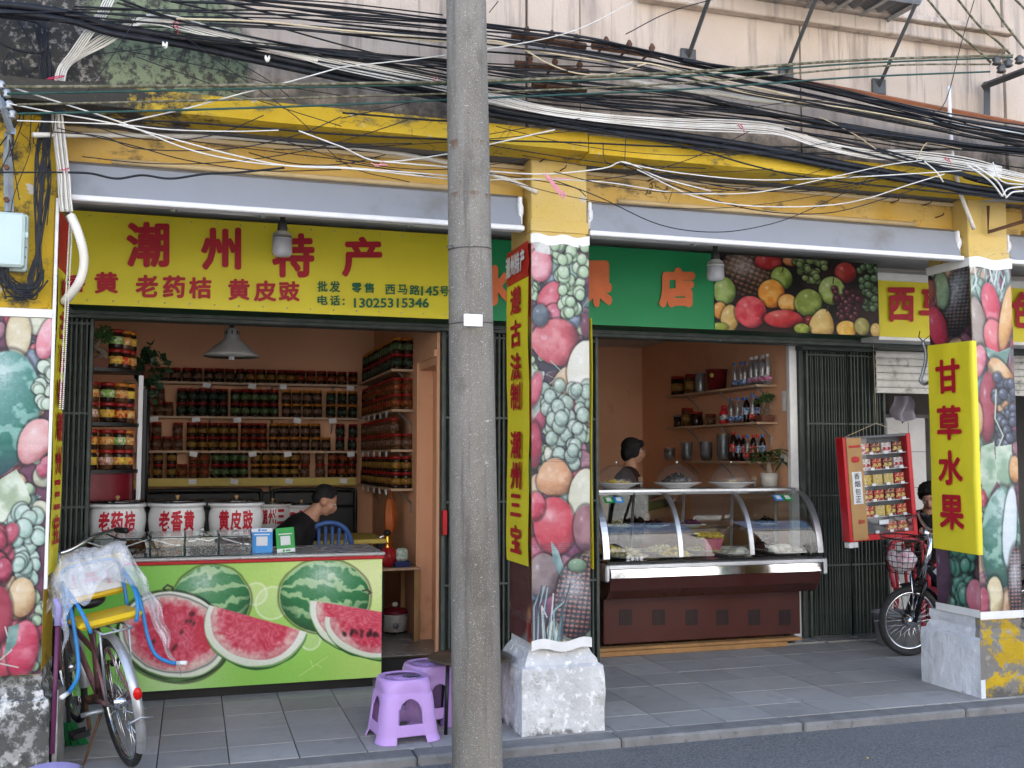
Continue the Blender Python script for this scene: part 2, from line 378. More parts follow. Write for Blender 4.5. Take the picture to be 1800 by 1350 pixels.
M['dark_wall'] = mat('dim_grey_wall', (.16, .155, .15), .85)
M['opposite'] = mat('pale_facade', (.74, .73, .70), .85, var=(1.2, (.64, .62, .58), .35, .7))
M['window_dark'] = mat('dark_window_glass', (.03, .035, .04), .12)
# --- metals, plastics
M['gate'] = mat('dark_green_steel', (.060, .072, .060), .55, var=(6, (.035, .042, .036), .35, .7), dirt=(15, (.12, .12, .10), .60, .72), bump=(50, .15, .003))
M['gate_frame'] = mat('worn_green_steel', (.045, .056, .048), .5, var=(8, (.09, .098, .088), .45, .75), dirt=(22, (.32, .31, .28), .71, .74))
M['alu'] = mat('brushed_aluminium', (.62, .63, .65), .34, .9, var=(14, (.52, .53, .55), .35, .7))
M['chrome'] = mat('chrome', (.75, .75, .76), .12, 1.0)
M['steel_dark'] = mat('dark_steel', (.10, .10, .10), .5, .7, dirt=(18, (.13, .07, .04), .58, .7))
M['galv'] = mat('galvanised_steel', (.40, .41, .42), .42, .75, var=(16, (.30, .32, .34), .4, .65))
M['rust'] = mat('rusty_iron', (.16, .075, .04), .85, .2, var=(16, (.08, .045, .03), .35, .65), bump=(60, .4, .004))
M['rail_orange'] = mat('red_oxide_rail', (.33, .12, .055), .7, var=(6, (.22, .09, .05), .35, .7))
M['awning'] = mat('pale_grey_awning', (.27, .285, .32), .5, var=(1.2, (.24, .255, .29), .35, .7), dirt=(2.2, (.19, .19, .195), .56, .74))
M['awning_top'] = mat('grey_awning_cover', (.20, .195, .19), .6)
M['white_paint'] = mat('white_enamel', (.74, .74, .76), .4, var=(6, (.66, .66, .67), .4, .7))
M['white_plastic'] = mat('white_plastic', (.74, .73, .71), .42)
M['pvc'] = mat('aged_white_pvc', (.70, .67, .60), .5, var=(5, (.60, .55, .46), .4, .7))
M['tan_pipe'] = mat('tan_painted_pipe', (.55, .42, .24), .6, var=(5, (.46, .34, .17), .4, .7))
M['black_cable'] = mat('black_cable_sheath', (.008, .009, .012), .5, var=(20, (.016, .018, .024), .4, .7), spec=.25)
M['dusty_cable'] = mat('dusty_black_cable', (.012, .012, .013), .75, var=(22, (.035, .032, .028), .45, .65))
M['white_cable'] = mat('white_cable_sheath', (.66, .64, .59), .5, var=(7, (.54, .50, .44), .4, .7))
M['cream_cable'] = mat('yellowed_cable_sheath', (.56, .46, .30), .55, var=(9, (.42, .33, .2), .4, .7))
M['olive_cable'] = mat('mossy_olive_cable', (.085, .078, .045), .85, var=(30, (.21, .19, .13), .45, .62))
M['green_cable'] = mat('dark_green_cable', (.015, .055, .045), .55, var=(24, (.03, .08, .07), .4, .7))
M['pink_tie'] = mat('pink_plastic_twine', (.75, .30, .38), .5)
M['red_tie'] = mat('red_twine', (.55, .03, .09), .5)
M['black'] = mat('black_plastic', (.014, .014, .015), .4)
M['rubber'] = mat('tyre_rubber', (.022, .022, .022), .8, var=(30, (.045, .043, .04), .5, .7))
M['meter_box'] = mat('pale_green_grp', (.46, .56, .535), .5, var=(4, (.42, .51, .49), .4, .7))
M['wood'] = mat('bare_wood', (.40, .24, .10), .65, var=(6, (.30, .17, .07), .35, .7))
M['pallet'] = mat('timber_batten', (.36, .19, .07), .7, var=(9, (.25, .13, .05), .35, .7), bump=(40, .3, .004))
M['old_wood'] = mat('grey_weathered_board', (.33, .31, .28), .9, var=(12, (.17, .155, .14), .35, .68), bump=(30, .6, .006))
M['shelf_wood'] = mat('pale_laminate', (.50, .34, .22), .5)
M['yellow_edge'] = mat('yellow_laminate', (.58, .45, .10), .5)
M['glass'] = thin_glass('clear_glass', (.93, .95, .945), .0)
M['case_glass'] = thin_glass('curved_case_glass', (.84, .87, .86), .03)
M['acrylic'] = thin_glass('clear_acrylic', (.95, .95, .95), .0, .03, .03)
M['pet'] = thin_glass('clear_plastic_bottle', (.80, .82, .84), .03, .06, .10, (.6, .62, .66))
M['bag_film'] = thin_glass('crumpled_plastic_film', (.95, .955, .96), .06, .25, .27, (.82, .84, .86))
M['black_panel'] = mat('black_steel_panel', (.012, .011, .011), .2)
# --- people
M['skin'] = mat('skin', (.44, .235, .15), .5, var=(30, (.38, .19, .12), .4, .7))
M['hair'] = mat('black_hair', (.010, .009, .009), .6, bump=(150, .9, .006))
M['shirt_black'] = mat('black_cotton', (.010, .010, .011), .9)
M['shirt_maroon'] = mat('dark_maroon_cloth', (.035, .014, .015), .9)
M['trousers'] = mat('dark_trousers', (.02, .021, .026), .9)
# ================================================================ GROUND
def ground():
    mb = MB(); mb.grid(lambda u, v: (-60 + 130*u, -60 + 65.40*v, -0.05), 26, 13)
    tag(mb.build('road', M['asphalt']), kind='structure')
    sw = MB(); sw.box(-3, 11, 5.40, 7.62, -0.30, -0.012)
    side = tag(sw.build('pavement', M['grout']), kind='structure')
    rnd = random.Random(3)
    # kerb stones
    x = -2.3
    while x < 10.5:
        L = 1.15
        k = MB(); w = rnd.uniform(-.004, .004); k.box(x+.004, x+L-.004, 5.385+w, 5.545, -.3, 0.0+w*.5, 0, .012)
        k.build('kerb_stone', M['kerb'], side); x += L
    # paving tiles, joints lined up with the ones in view
    T = .352; x0 = at_z(288, 1237, 0).x
    rows = [(5.551, 5.551+.30)] ; y = 5.851
    while y < 7.6: rows.append((y, y+T)); y += T
    meshes = []
    for (a, b) in rows:
        d = b - a; t = MB(); t.box(.0028, T-.0028, .0028, d-.0028, -.03, 0, 0, .0012); meshes.append(t.mesh('paving_tile', M['tile']))
    for r, (a, b) in enumerate(rows):
        off = 0.0
        i0 = int((-1.9 - x0)/T) - 1
        for i in range(i0, i0 + 33):
            o = put('paving_tile', meshes[r], side, (x0 + i*T + off, a, rnd.uniform(-.0022, .0)))
ground()

# ================================================================ BUILDING
PL = [(-1.06, -0.69), (1.852, 2.198), (4.93, 5.252)]      # pillar shafts
YF, YB = 5.62, 6.02
bld = thing('shophouse_building', 'weathered arcade shophouse with yellow cornice, pillars and apricot shop walls', 'building', (0.0, 5.6, 0))
def bp(name, m, fill, parent=None):
    mb = MB(); fill(mb); return mb.build(name, m, parent or bld)
def ragged(mb, x0, x1, zf, y0, y1, n, m=0): pass
# upper wall with vertical joints: separate slabs
joints = [-2.2, 1.80, 2.13, 3.62, 5.20, 5.62, 9.5]
for a, b in zip(joints[:-1], joints[1:]):
    yo = 5.55 if not (abs(a-1.80) < .01 or abs(a-5.20) < .01) else 5.535
    bp('upper_wall', M['upper'], lambda mb: mb.box(a+.006, b-.006, yo, 6.05, 3.38, 7.5))
bp('upper_wall_core', M['dark_wall'], lambda mb: mb.box(-2.2, 9.5, 5.575, 6.04, 3.29, 7.4))
# string course above, upper right
def course(mb):
    za = at_y(1200, 10, 5.5).z; mb.box(2.5, 5.19, 5.47, 5.545, za, za+.09, 0, .008); mb.box(2.5, 5.20, 5.43, 5.544, za+.093, za+.13, 0, .006)
bp('string_course', M['upper'], course)
# cornice: profiled ledge
def cornice(mb, x0, x1, dz=0):
    prof = [(5.548, 3.45), (5.50, 3.415), (5.40, 3.398), (5.395, 3.29), (5.44, 3.282), (5.60, 3.278), (5.60, 3.45)]
    n = 60; rnd = random.Random(int(x0*10))
    vs = []; k = len(prof)
    for i in range(n+1):
        x = x0 + (x1-x0)*i/n
        for j, (y, z) in enumerate(prof):
            w = (mnoise.noise(Vector((x*3.1, j*1.7, 0)))*.010 if 0 < j < 5 else 0); vs.append((x, y+w, z+w*.8+dz))
    fs = [(i*k+j, i*k+(j+1) % k, (i+1)*k+(j+1) % k, (i+1)*k+j) for i in range(n) for j in range(k)]
    fs += [tuple(range(k)), tuple(range(n*k+k-1, n*k-1, -1))]; mb.add(vs, fs)
for a, b in ((-2.2, 2.12), (2.126, 9.5)):
    mb = MB(); cornice(mb, a, b, 0 if a < 0 else -.012); mb.build('cornice', M['yellow_trim'], bld, fix=True)
# beams between pillars with a rounded lower moulding
for a, b in ((-.688, 1.85), (2.20, 4.928), (5.254, 9.3)):
    o = bp('beam', M['yellow_beam'], lambda mb: mb.box(a, b, 5.76, 6.0, 3.085, 3.32, 0, .004))
    bp('moulding', M['tan_pipe'] if a < 5 else M['yellow_beam'], lambda mb: (mb.tube([(a+.25, 5.752, 3.112), (a+.7, 5.752, 3.112), ((a+b)/2, 5.752, 3.112), (b-.32, 5.752, 3.112)], .016, 8), mb.box(a, b, 5.742, 5.758, 3.255, 3.276)), o)
# pillars
for i, (a, b) in enumerate(PL):
    m = [M['yellow_left'], M['yellow_pillar'], M['yellow_pillar']][i]
    p = bp('pillar', m, lambda mb: mb.box(a, b, YF, YB, .48, 3.30, 0, .006))
    g = .076 if i == 1 else .05
    pm = [M['plinth_left'], M['plinth_mid'], M['plinth_right_side']][i]
    # plinth: uneven hand-rendered block with a sloped cap
    def plinth(mb, x0=a-g, x1=b+g, y0=5.575, y1=YB+.05+ (.08 if i == 2 else 0)):
        prof = [(0, -.25), (0, .30), (.006, .365), (.030, .378), (.034, .40), (.052, .43), (g-.006, .462), (g-.003, .50)]
        nx, ny = 12, 12; per = []
        for t in range(nx): per.append((x0+(x1-x0)*t/nx, y0))
        for t in range(ny): per.append((x1, y0+(y1-y0)*t/ny))
        for t in range(nx): per.append((x1-(x1-x0)*t/nx, y1))
        for t in range(ny): per.append((x0, y1-(y1-y0)*t/ny))
        cx, cy = (x0+x1)/2, (y0+y1)/2; hx, hy = (x1-x0)/2, (y1-y0)/2
        full = [(d, z) for d, z in prof]
        zz = []
        for q in range(len(prof)-1):
            (d0, z0), (d1, z1) = prof[q], prof[q+1]; kk = 6 if q == 0 else 1
            for w in range(kk): zz.append((d0+(d1-d0)*w/kk, z0+(z1-z0)*w/kk))
        zz.append(prof[-1]); vs = []
        for d, z in zz:
            for (px, py) in per:
                X = cx+(px-cx)*(hx-d)/hx; Y = cy+(py-cy)*(hy-d)/hy
                nn = mnoise.noise(Vector((X*7, Y*7, z*7+i*9)))*.012 + mnoise.noise(Vector((X*23, Y*23, z*23)))*.006
                if z > .45: nn *= .3
                ox, oy = (px-cx)/hx, (py-cy)/hy; vs.append((X+ox*nn, Y+oy*nn, z))
        k = len(per); fs = [(r*k+q, r*k+(q+1) % k, (r+1)*k+(q+1) % k, (r+1)*k+q) for r in range(len(zz)-1) for q in range(k)]
        fs.append(tuple(range((len(zz)-1)*k, len(zz)*k))); mb.add(vs, fs)
        if i == 2:
            for q in range(len(mb.f)):
                c = sum((mb.v[v] for v in mb.f[q]), Vector())/len(mb.f[q])
                if abs(c.y-y0) < .07 and c.x > x0+.02: mb.mi[q] = 1
    bp('plinth', [pm, M['plinth_right_front']], plinth, p)
    # capital moulding line across the yellow shaft
    if i > 0: bp('collar', m, lambda mb: (mb.box(a-.006, b+.006, YF-.008, YF+.1, 2.86, 2.93, 0, .003),), p)
# arcade ceiling
bp('arcade_ceiling', M['ceiling'], lambda mb: mb.box(-1.8, 9.3, 5.98, 7.5, 3.15, 3.40))
bp('arcade_beam_back', M['ceiling'], lambda mb: mb.box(-1.8, 9.3, 7.35, 7.5, 2.58, 3.149))
# shop shells (open to the street)
XL0, XL1, XR0, XR1, YS, YK = -.95, 1.72, 1.90, 4.98, 7.46, 10.28
bp('wall_back_left', M['orange_wall'], lambda mb: mb.box(-1.2, 2.0, YK, YK+.15, 0, 2.9))
bp('wall_side_left', M['orange_wall'], lambda mb: mb.box(XL0-.15, XL0, YS, YK, 0, 2.9))
def party(mb):
    y0, y1 = 7.50, 8.08      # blind doorway recess on the shop side
    mb.box(XL1, XR0, y1, YK, 0, 2.9); mb.box(XL1, XR0, YS, y0, 0, 2.9); mb.box(XL1, XR0, y0, y1, 2.24, 2.9); mb.box(XL1+.11, XR0, y0, y1, 0, 2.24)
bp('wall_party', M['orange_wall'], party)
bp('door_surround', M['orange_wall'], lambda mb: (mb.box(XL1-.018, XL1-.001, 8.082, 8.13, .1, 2.35), mb.box(XL1-.018, XL1-.001, 7.47, 8.081, 2.30, 2.35)))
bp('wall_side_right', M['orange_wall'], lambda mb: mb.box(XR1, XR1+.13, 7.885, 11.2, 0, 2.9))
bp('wall_back_right', M['orange_wall'], lambda mb: mb.box(XR0, XR1+.2, 11.0, 11.15, 0, 2.9))
bp('shop_ceiling', M['ceiling'], lambda mb: mb.box(-1.2, 5.15, YS+.1, 11.3, 2.82, 2.95))
bp('shop_floor', M['shop_floor'], lambda mb: (mb.box(-1.2, 1.9, 7.47, YK+.1, -.1, .12), mb.box(1.9, 5.1, 7.62, 11.1, -.1, .012)))
bp('door_step', M['black_step'], lambda mb: mb.box(-.9, 1.9, 7.38, 7.468, -.1, .118, 0, .004))
# lintel track above the folding gates
bp('lintel_track', M['gate_frame'], lambda mb: (mb.box(-.95, 6.3, 7.36, 7.50, 2.475, 2.575, 0, .006), mb.box(-.95, 6.3, 7.33, 7.36, 2.50, 2.57), mb.box(5.0, 6.3, 7.72, 7.90, 2.475, 2.82)))
# white jamb post by the right shop
bp('jamb_post', M['white_plastic'], lambda mb: (mb.box(4.936, 5.012, 7.83, 7.88, .0, 2.82, 0, .003), ))
bp('jamb_dark_post', M['gate_frame'], lambda mb: (mb.box(5.016, 5.06, 7.80, 7.90, 0, 2.82), ))  # dark steel post beside the white jamb
# neighbour's unit at the right
bp('neighbour_wall', M['white_tile'], lambda mb: (mb.box(7.35, 7.5, 8.3, 10.4, 0, 2.9),))
bp('neighbour_back', M['dark_wall'], lambda mb: (mb.box(5.12, 12, 10.4, 10.55, 0, 3),))
bp('neighbour_ceiling', M['dark_wall'], lambda mb: (mb.box(5.16, 12, 7.5, 10.4, 2.8, 2.95),))
bp('neighbour_floor', M['shop_floor'], lambda mb: (mb.box(5.12, 12, 7.62, 10.4, -.1, .010),))
bp('neighbour_end', M['dark_wall'], lambda mb: (mb.box(11.0, 11.15, 5.6, 10.4, 0, 3.2),))
bp('arcade_end', M['dark_wall'], lambda mb: (mb.box(-1.8, -1.65, 5.6, 8.4, 0, 3.2), mb.box(-1.65, -1.11, 7.5, 7.6, 0, 2.9)))

# the rest of the terrace: upper floors over the shops and the houses either side
bp('upper_floors', M['dark_wall'], lambda mb: (mb.box(-2.2, 9.5, 6.06, 12.0, 3.42, 7.45), mb.box(-1.66, 10.99, 11.3, 11.99, 0, 3.41)))
for nm, x0, x1, lb in (('terrace_house', -18, -2.21, 'plain rendered terrace house adjoining the mouldy end of the shops'), ('terrace_house', 11.16, 28, 'plain rendered terrace house beyond the arcade')):
    th_ = thing(nm, lb, 'house', ((x0+x1)/2, 9, 0))
    bp('wall', M['upper'], lambda mb: mb.box(x0, x1, 5.62, 12, -.1, 7.3), th_); bp('roof_edge', M['opposite'], lambda mb: mb.box(x0, x1, 5.45, 12, 7.31, 7.5), th_)
    for k in range(4):
        xx = x0+1+k*(x1-x0-1.5)/4
        w = bp('window', M['window_dark'], lambda mb: mb.box(xx, xx+1.3, 5.58, 5.64, 4.6, 6.0), th_); bp('sill', M['opposite'], lambda mb: mb.box(xx-.1, xx+1.4, 5.5, 5.66, 4.48, 4.59), w)
th_ = thing('terrace_house', 'upper storey of the house over the arcade end', 'house', (10.3, 9, 3.4)); bp('wall', M['upper'], lambda mb: mb.box(9.51, 11.15, 5.62, 12, 3.41, 7.3), th_); bp('roof_edge', M['opposite'], lambda mb: mb.box(9.51, 11.15, 5.45, 12, 7.31, 7.5), th_)

# opposite side of the street, behind the camera: sunlit, it throws light back under the arcade and shows in the glass
opp = thing('opposite_building', 'pale sunlit building across the street with rows of dark windows', 'building', (2, -5.5, 0))
bp('wall', M['opposite'], lambda mb: mb.box(-26, 30, -9, -5.5, -.1, 8.4), opp)
bp('roof_edge', M['opposite'], lambda mb: mb.box(-26.2, 30.2, -9, -5.2, 8.4, 8.6), opp)
for i in range(15):
    for z0 in (.2, 3.6, 6.2):
        x = -24 + i*3.5; h = 2.2 if z0 < 1 else 1.3
        w = bp('window', M['window_dark'], lambda mb: mb.box(x, x+1.3, -5.52, -5.48, z0, z0+h), opp)
        bp('sill', M['white_paint'], lambda mb: mb.box(x-.1, x+1.4, -5.56, -5.40, z0-.1, z0-.004), w)
# ================================================================ printed pictures (flat print): painted into colour attributes
def vnoise(h, w, cells, seed=0):
    r = np.random.default_rng(seed); gh, gw = max(2, int(cells*h/max(h, w))+2), max(2, int(cells*w/max(h, w))+2)
    g = r.random((gh, gw)); yy = np.linspace(0, gh-1.001, h); xx = np.linspace(0, gw-1.001, w)
    y0 = yy.astype(int); x0 = xx.astype(int); fy = (yy-y0)[:, None]; fx = (xx-x0)[None, :]
    fy = fy*fy*(3-2*fy); fx = fx*fx*(3-2*fx)
    a = g[y0][:, x0]; b = g[y0][:, x0+1]; c = g[y0+1][:, x0]; d = g[y0+1][:, x0+1]
    return (a*(1-fx)+b*fx)*(1-fy) + (c*(1-fx)+d*fx)*fy
def fbm(h, w, cells, seed=0): return (vnoise(h, w, cells, seed) + .5*vnoise(h, w, cells*2, seed+1) + .25*vnoise(h, w, cells*4, seed+2))/1.75
def H(h): h = h.lstrip('#'); return np.array([int(h[i:i+2], 16)/255 for i in (0, 2, 4)])
class Canvas:
    def __init__(s, x0, y0, x1, y1, step, bg='#402838'):
        s.b = (x0, y0, x1, y1); s.W = int((x1-x0)/step); s.Hh = int((y1-y0)/step); s.step = step
        xs = x0 + (np.arange(s.W+1))*(x1-x0)/s.W; ys = y0 + (np.arange(s.Hh+1))*(y1-y0)/s.Hh
        s.X, s.Y = np.meshgrid(xs, ys); s.img = np.tile(H(bg), (s.Hh+1, s.W+1, 1)); s.seed = 11
    def ns(s, cells): s.seed += 3; return fbm(s.Hh+1, s.W+1, cells, s.seed)
    def blend(s, mask, c): s.img = s.img*(1-mask[..., None]) + c*mask[..., None]
    def blotch(s, c, cells=8, lo=.5, hi=.62, a=1.0): s.blend(np.clip((s.ns(cells)-lo)/(hi-lo), 0, 1)*a, H(c))
    def ell(s, cx, cy, rx, ry, ang=0, dark='#301010', base='#c03040', light='#ffd0c0', hl=(-.35, -.4), clip=None, tex=.10, fn=None, edge=1.6, hs=.12, egg=0.0):
        x0, y0, x1, y1 = s.b; R = max(rx, ry)*1.25+3; sx = s.W/(x1-x0); sy_ = s.Hh/(y1-y0)
        i0, i1 = int(max(0, (cx-R-x0)*sx)), int(min(s.W+1, (cx+R-x0)*sx+2)); j0, j1 = int(max(0, (cy-R-y0)*sy_)), int(min(s.Hh+1, (cy+R-y0)*sy_+2))
        if i1 <= i0+1 or j1 <= j0+1: return
        sl = (slice(j0, j1), slice(i0, i1)); s.seed += 7
        a = radians(ang); dx = s.X[sl]-cx; dy = s.Y[sl]-cy
        u = (dx*cos(a)+dy*sin(a))/rx; v = (-dx*sin(a)+dy*cos(a))/ry
        if egg: u = u*(1+egg*v)
        h, w = u.shape; n1 = fbm(h, w, 5, s.seed)-.5; n2 = fbm(h, w, max(6, int(max(h, w)/3.0)), s.seed+50)-.5
        big = min(rx, ry) > 9
        r = np.sqrt(u*u+v*v)*(1+(.07*n1 if big else 0)); m = np.clip((1-r)*min(rx, ry)/edge+.5, 0, 1)
        if clip is not None:
            nx, ny, d = clip; m = m*np.clip((nx*u+ny*v-d)*min(rx, ry)/edge+.5, 0, 1)
        nz = np.sqrt(np.clip(1-r*r, 0, 1)); L = np.clip(.42*nz + .45*(hl[0]*u+hl[1]*v)*1.3 + .26, 0, 1)
        if not big: L = np.clip(L + .22*np.clip(-(hl[0]*u+hl[1]*v), 0, 1)*r, 0, 1)       # light passing through grapes
        L = np.clip(L + n1*tex*(2.4 if big else 1.0) + n2*tex*1.3, 0, 1)
        t = L[..., None]; D, B, Li = H(dark), H(base), H(light)
        if fn is not None: s._sl = sl; B = fn(u, v, r)
        elif big: k = np.clip(n1*2.2+.15*u+.2, 0, .55)[..., None]; B = B*(1-k)+(Li*.55+B*.45)*k
        c = np.where(t < .5, D+(B-D)*(t*2), B+(Li-B)*((t-.5)*1.0))
        g = np.exp(-((u-hl[0])**2+(v-hl[1])**2)/hs**2)*(.42+.5*n2); g = np.clip(g, 0, 1); c = c*(1-g[..., None]) + g[..., None]
        if big and hs > .05: sp = np.clip((n2-.33)*7, 0, .3)*(L > .55); c = c*(1-sp[..., None])+np.array([.97, .97, .95])*sp[..., None]
        s.img[sl] = s.img[sl]*(1-m[..., None]) + c*m[..., None]
        rim = np.clip(1-abs(r-1.04)*min(rx, ry)/3.0, 0, 1)*.35*(1-m)*1.5 if clip is None else None
        if rim is not None: s.img[sl] = s.img[sl]*(1-rim[..., None])
    def leaves(s, n, cols, size=26, seed=1):
        r = random.Random(seed); x0, y0, x1, y1 = s.b
        for _ in range(n):
            x, y, a, L = r.uniform(x0, x1), r.uniform(y0, y1), r.uniform(0, 6.28), size*r.uniform(.6, 1.4); w = L*r.uniform(.22, .4); c, k = cos(a), sin(a); P = []
            for q in range(13):
                t = q/12; ww = w*sin(pi*t)**.7*(1+.18*r.uniform(-1, 1)); P.append((x+c*L*t-k*ww, y+k*L*t+c*ww))
            for q in range(12, -1, -1):
                t = q/12; ww = -w*sin(pi*t)**.7*(1+.18*r.uniform(-1, 1)); P.append((x+c*L*t-k*ww, y+k*L*t+c*ww))
            s.poly(P, r.choice(cols), r.choice(cols)); s.line([(x, y), (x+c*L, y+k*L)], 1.0, '#d8e0cc', .6)
    def scatter(s, n, seed):
        r = random.Random(seed); x0, y0, x1, y1 = s.b
        pal = [('#4c1022', '#b4405a', '#f0b4bc'), ('#2c3c38', '#7c9c8c', '#dcecdc'), ('#4c2430', '#8c5464', '#c8a0a8'), ('#6c4428', '#cca078', '#f8e8cc'), ('#5c0c1c', '#c03a4e', '#f8c4c4'), ('#303848', '#68788c', '#c0ccd8'), ('#6c7058', '#c4c4a4', '#fafaec'), ('#3c1830', '#7c3c5c', '#b88ca0')]
        for _ in range(n):
            d, b, l = r.choice(pal); q = r.uniform(11, 30); s.ell(r.uniform(x0, x1), r.uniform(y0, y1), q*r.uniform(.7, 1), q*r.uniform(.9, 1.5), r.uniform(-40, 40), d, b, l, egg=r.uniform(-.25, .25))
            if r.random() < .25: s.grapes(r.uniform(x0, x1), r.uniform(y0, y1), 34, 46, 12, r.uniform(5, 8), seed=r.randint(1, 99))
    def finish(s, haze=.10, grain=.05, hz='#c8c8d0', lift=1.0):
        s.img = s.img*(1-haze)+H(hz)*haze; g = np.random.default_rng(5).random(s.img.shape[:2])-.5; s.img = np.clip(s.img*(1+grain*2*g[..., None])*lift, 0, 1); return s
    def poly(s, pts, c, c2=None, edge=1.0):
        inside = np.zeros_like(s.X, bool); n = len(pts)
        for i in range(n):
            (xa, ya), (xb, yb) = pts[i], pts[(i+1) % n]
            cond = (ya > s.Y) != (yb > s.Y)
            with np.errstate(divide='ignore', invalid='ignore'): xi = (xb-xa)*(s.Y-ya)/(yb-ya+1e-9)+xa
            inside ^= cond & (s.X < xi)
        m = inside.astype(float)
        cc = H(c)
        if c2 is not None: w = np.clip((s.ns(25)-.35)/.3, 0, 1)[..., None]; cc = cc*(1-w)+H(c2)*w
        s.blend(m, cc)
    def line(s, pts, w, c, a=1.0):
        for (xa, ya), (xb, yb) in zip(pts[:-1], pts[1:]):
            dx, dy = xb-xa, yb-ya; L2 = dx*dx+dy*dy+1e-9
            t = np.clip(((s.X-xa)*dx+(s.Y-ya)*dy)/L2, 0, 1); d = np.hypot(s.X-xa-t*dx, s.Y-ya-t*dy)
            s.blend(np.clip((w/2-d)/.8+.5, 0, 1)*a, H(c))
    def grapes(s, cx, cy, w, h, n, rg, dark='#3c5a48', base='#a8c49a', light='#f2faea', seed=1, ry=1.25):
        r = random.Random(seed); P = []
        for _ in range(n):
            t = r.random(); ww = w*(1-.55*t)*.5; P.append((cx+r.uniform(-ww, ww), cy-h/2+t*h, r.uniform(.85, 1.1)))
        for (x, y, k) in P: s.ell(x, y, rg*k, rg*k*ry, r.uniform(-14, 14), dark, base, light, (-.3, -.4), hs=.25)
    def melon(s, cx, cy, rx, ry, ang=0, n=7, dark='#0c2c18', base='#1d6a38', light='#cfe8c8', stripe='#9cc878', seed=3):
        ns = s.ns(16); ns2 = s.ns(40)
        def fn(u, v, r):
            lon = v/np.sqrt(np.clip(1-u*u*.9, .12, 1)); k = np.sin(lon*n+(ns[s._sl]-.5)*5+(ns2[s._sl]-.5)*4.5)+(ns2[s._sl]-.5)*.8
            w = np.clip((k-.2)/.5, 0, 1)[..., None]; return H(base)*(1-w)+H(stripe)*w
        s.ell(cx, cy, rx, ry, ang, dark, base, light, (-.1, -.62), fn=fn, hs=.3)
    def pine(s, cx, cy, rx, ry, ang=0, k=.9, dark='#14141c', base='#7c5a50', light='#c8d4d8', spot='#c05848'):
        def fn(u, v, r):
            a = (u*rx+v*ry)*k*.42; b = (u*rx-v*ry)*k*.42; d = np.sin(a)*np.sin(b); w = np.clip(d*1.6+.1, 0, 1)[..., None]
            e = np.clip((np.sin(a+.8)*np.sin(b+.8)-.55)*4, 0, 1)[..., None]
            return (H(dark)*(1-w)+H(base)*w)*(1-e)+H(spot)*e
        s.ell(cx, cy, rx, ry, ang, dark, base, light, (-.25, -.3), fn=fn, hs=.5, tex=.25)
    def panel(s, name, fn, mat, parent):
        """fn(u, v): u 0..1 left to right, v 0..1 top to bottom -> world point"""
        nx, ny = s.W, s.Hh; inv = wmat(parent).inverted() if parent is not None else Matrix.Identity(4)
        P0 = fn(0, 0)
        vs = [tuple(inv @ Vector(fn(i/nx, j/ny))) for j in range(ny+1) for i in range(nx+1)]
        ii, jj = np.meshgrid(np.arange(nx), np.arange(ny)); a = (jj*(nx+1)+ii).ravel()
        F = np.stack([a, a+nx+1, a+nx+2, a+1], 1)
        me = bpy.data.meshes.new(name); me.from_pydata(vs, [], F.tolist())
        c = np.clip(s.img, 0, 1); c = np.where(c <= .04045, c/12.92, ((c+.055)/1.055)**2.4).reshape(-1, 3)
        at = me.color_attributes.new('print', 'FLOAT_COLOR', 'POINT')
        at.data.foreach_set('color', np.concatenate([c, np.ones((len(c), 1))], 1).astype(np.float32).ravel())
        me.polygons.foreach_set('use_smooth', np.ones(len(F), bool)); me.materials.append(mat); me.update()
        return put(name, me, parent)
def m_print(name, rough=.38, gain=.86):
    s = NT(name); a = s.n('ShaderNodeAttribute', attribute_name='print')
    s.color(s.mix(1.0, a.outputs['Color'], (gain,)*3, 'MULTIPLY')); s.rough(rough); s.bump(s.noise(16, 4, .6), .12, .006); return s.mat
M['print'] = m_print('vinyl_print', .38, .66); M['print_counter'] = m_print('counter_vinyl_print', .38, .86); M['print_sign'] = m_print('flex_print', .45)
M['vinyl_yellow'] = mat('lemon_vinyl', (.70, .60, .03), .45, var=(2.0, (.66, .555, .025), .35, .7), bump=(9, .12, .01))
M['vinyl_green'] = mat('emerald_vinyl', (.008, .235, .075), .45, var=(2.0, (.010, .205, .068), .35, .7))
M['green_under'] = mat('dark_green_sheet', (.008, .055, .022), .5)
M['red_letter'] = mat('crimson_lettering', (.42, .012, .025), .5)
M['red_header'] = mat('red_vinyl', (.46, .014, .018), .45)
M['orange_letter'] = mat('orange_lettering', (.70, .17, .055), .5)
M['green_letter'] = mat('green_lettering', (.012, .12, .055), .5)
M['white_letter'] = mat('white_lettering', (.78, .78, .78), .5)

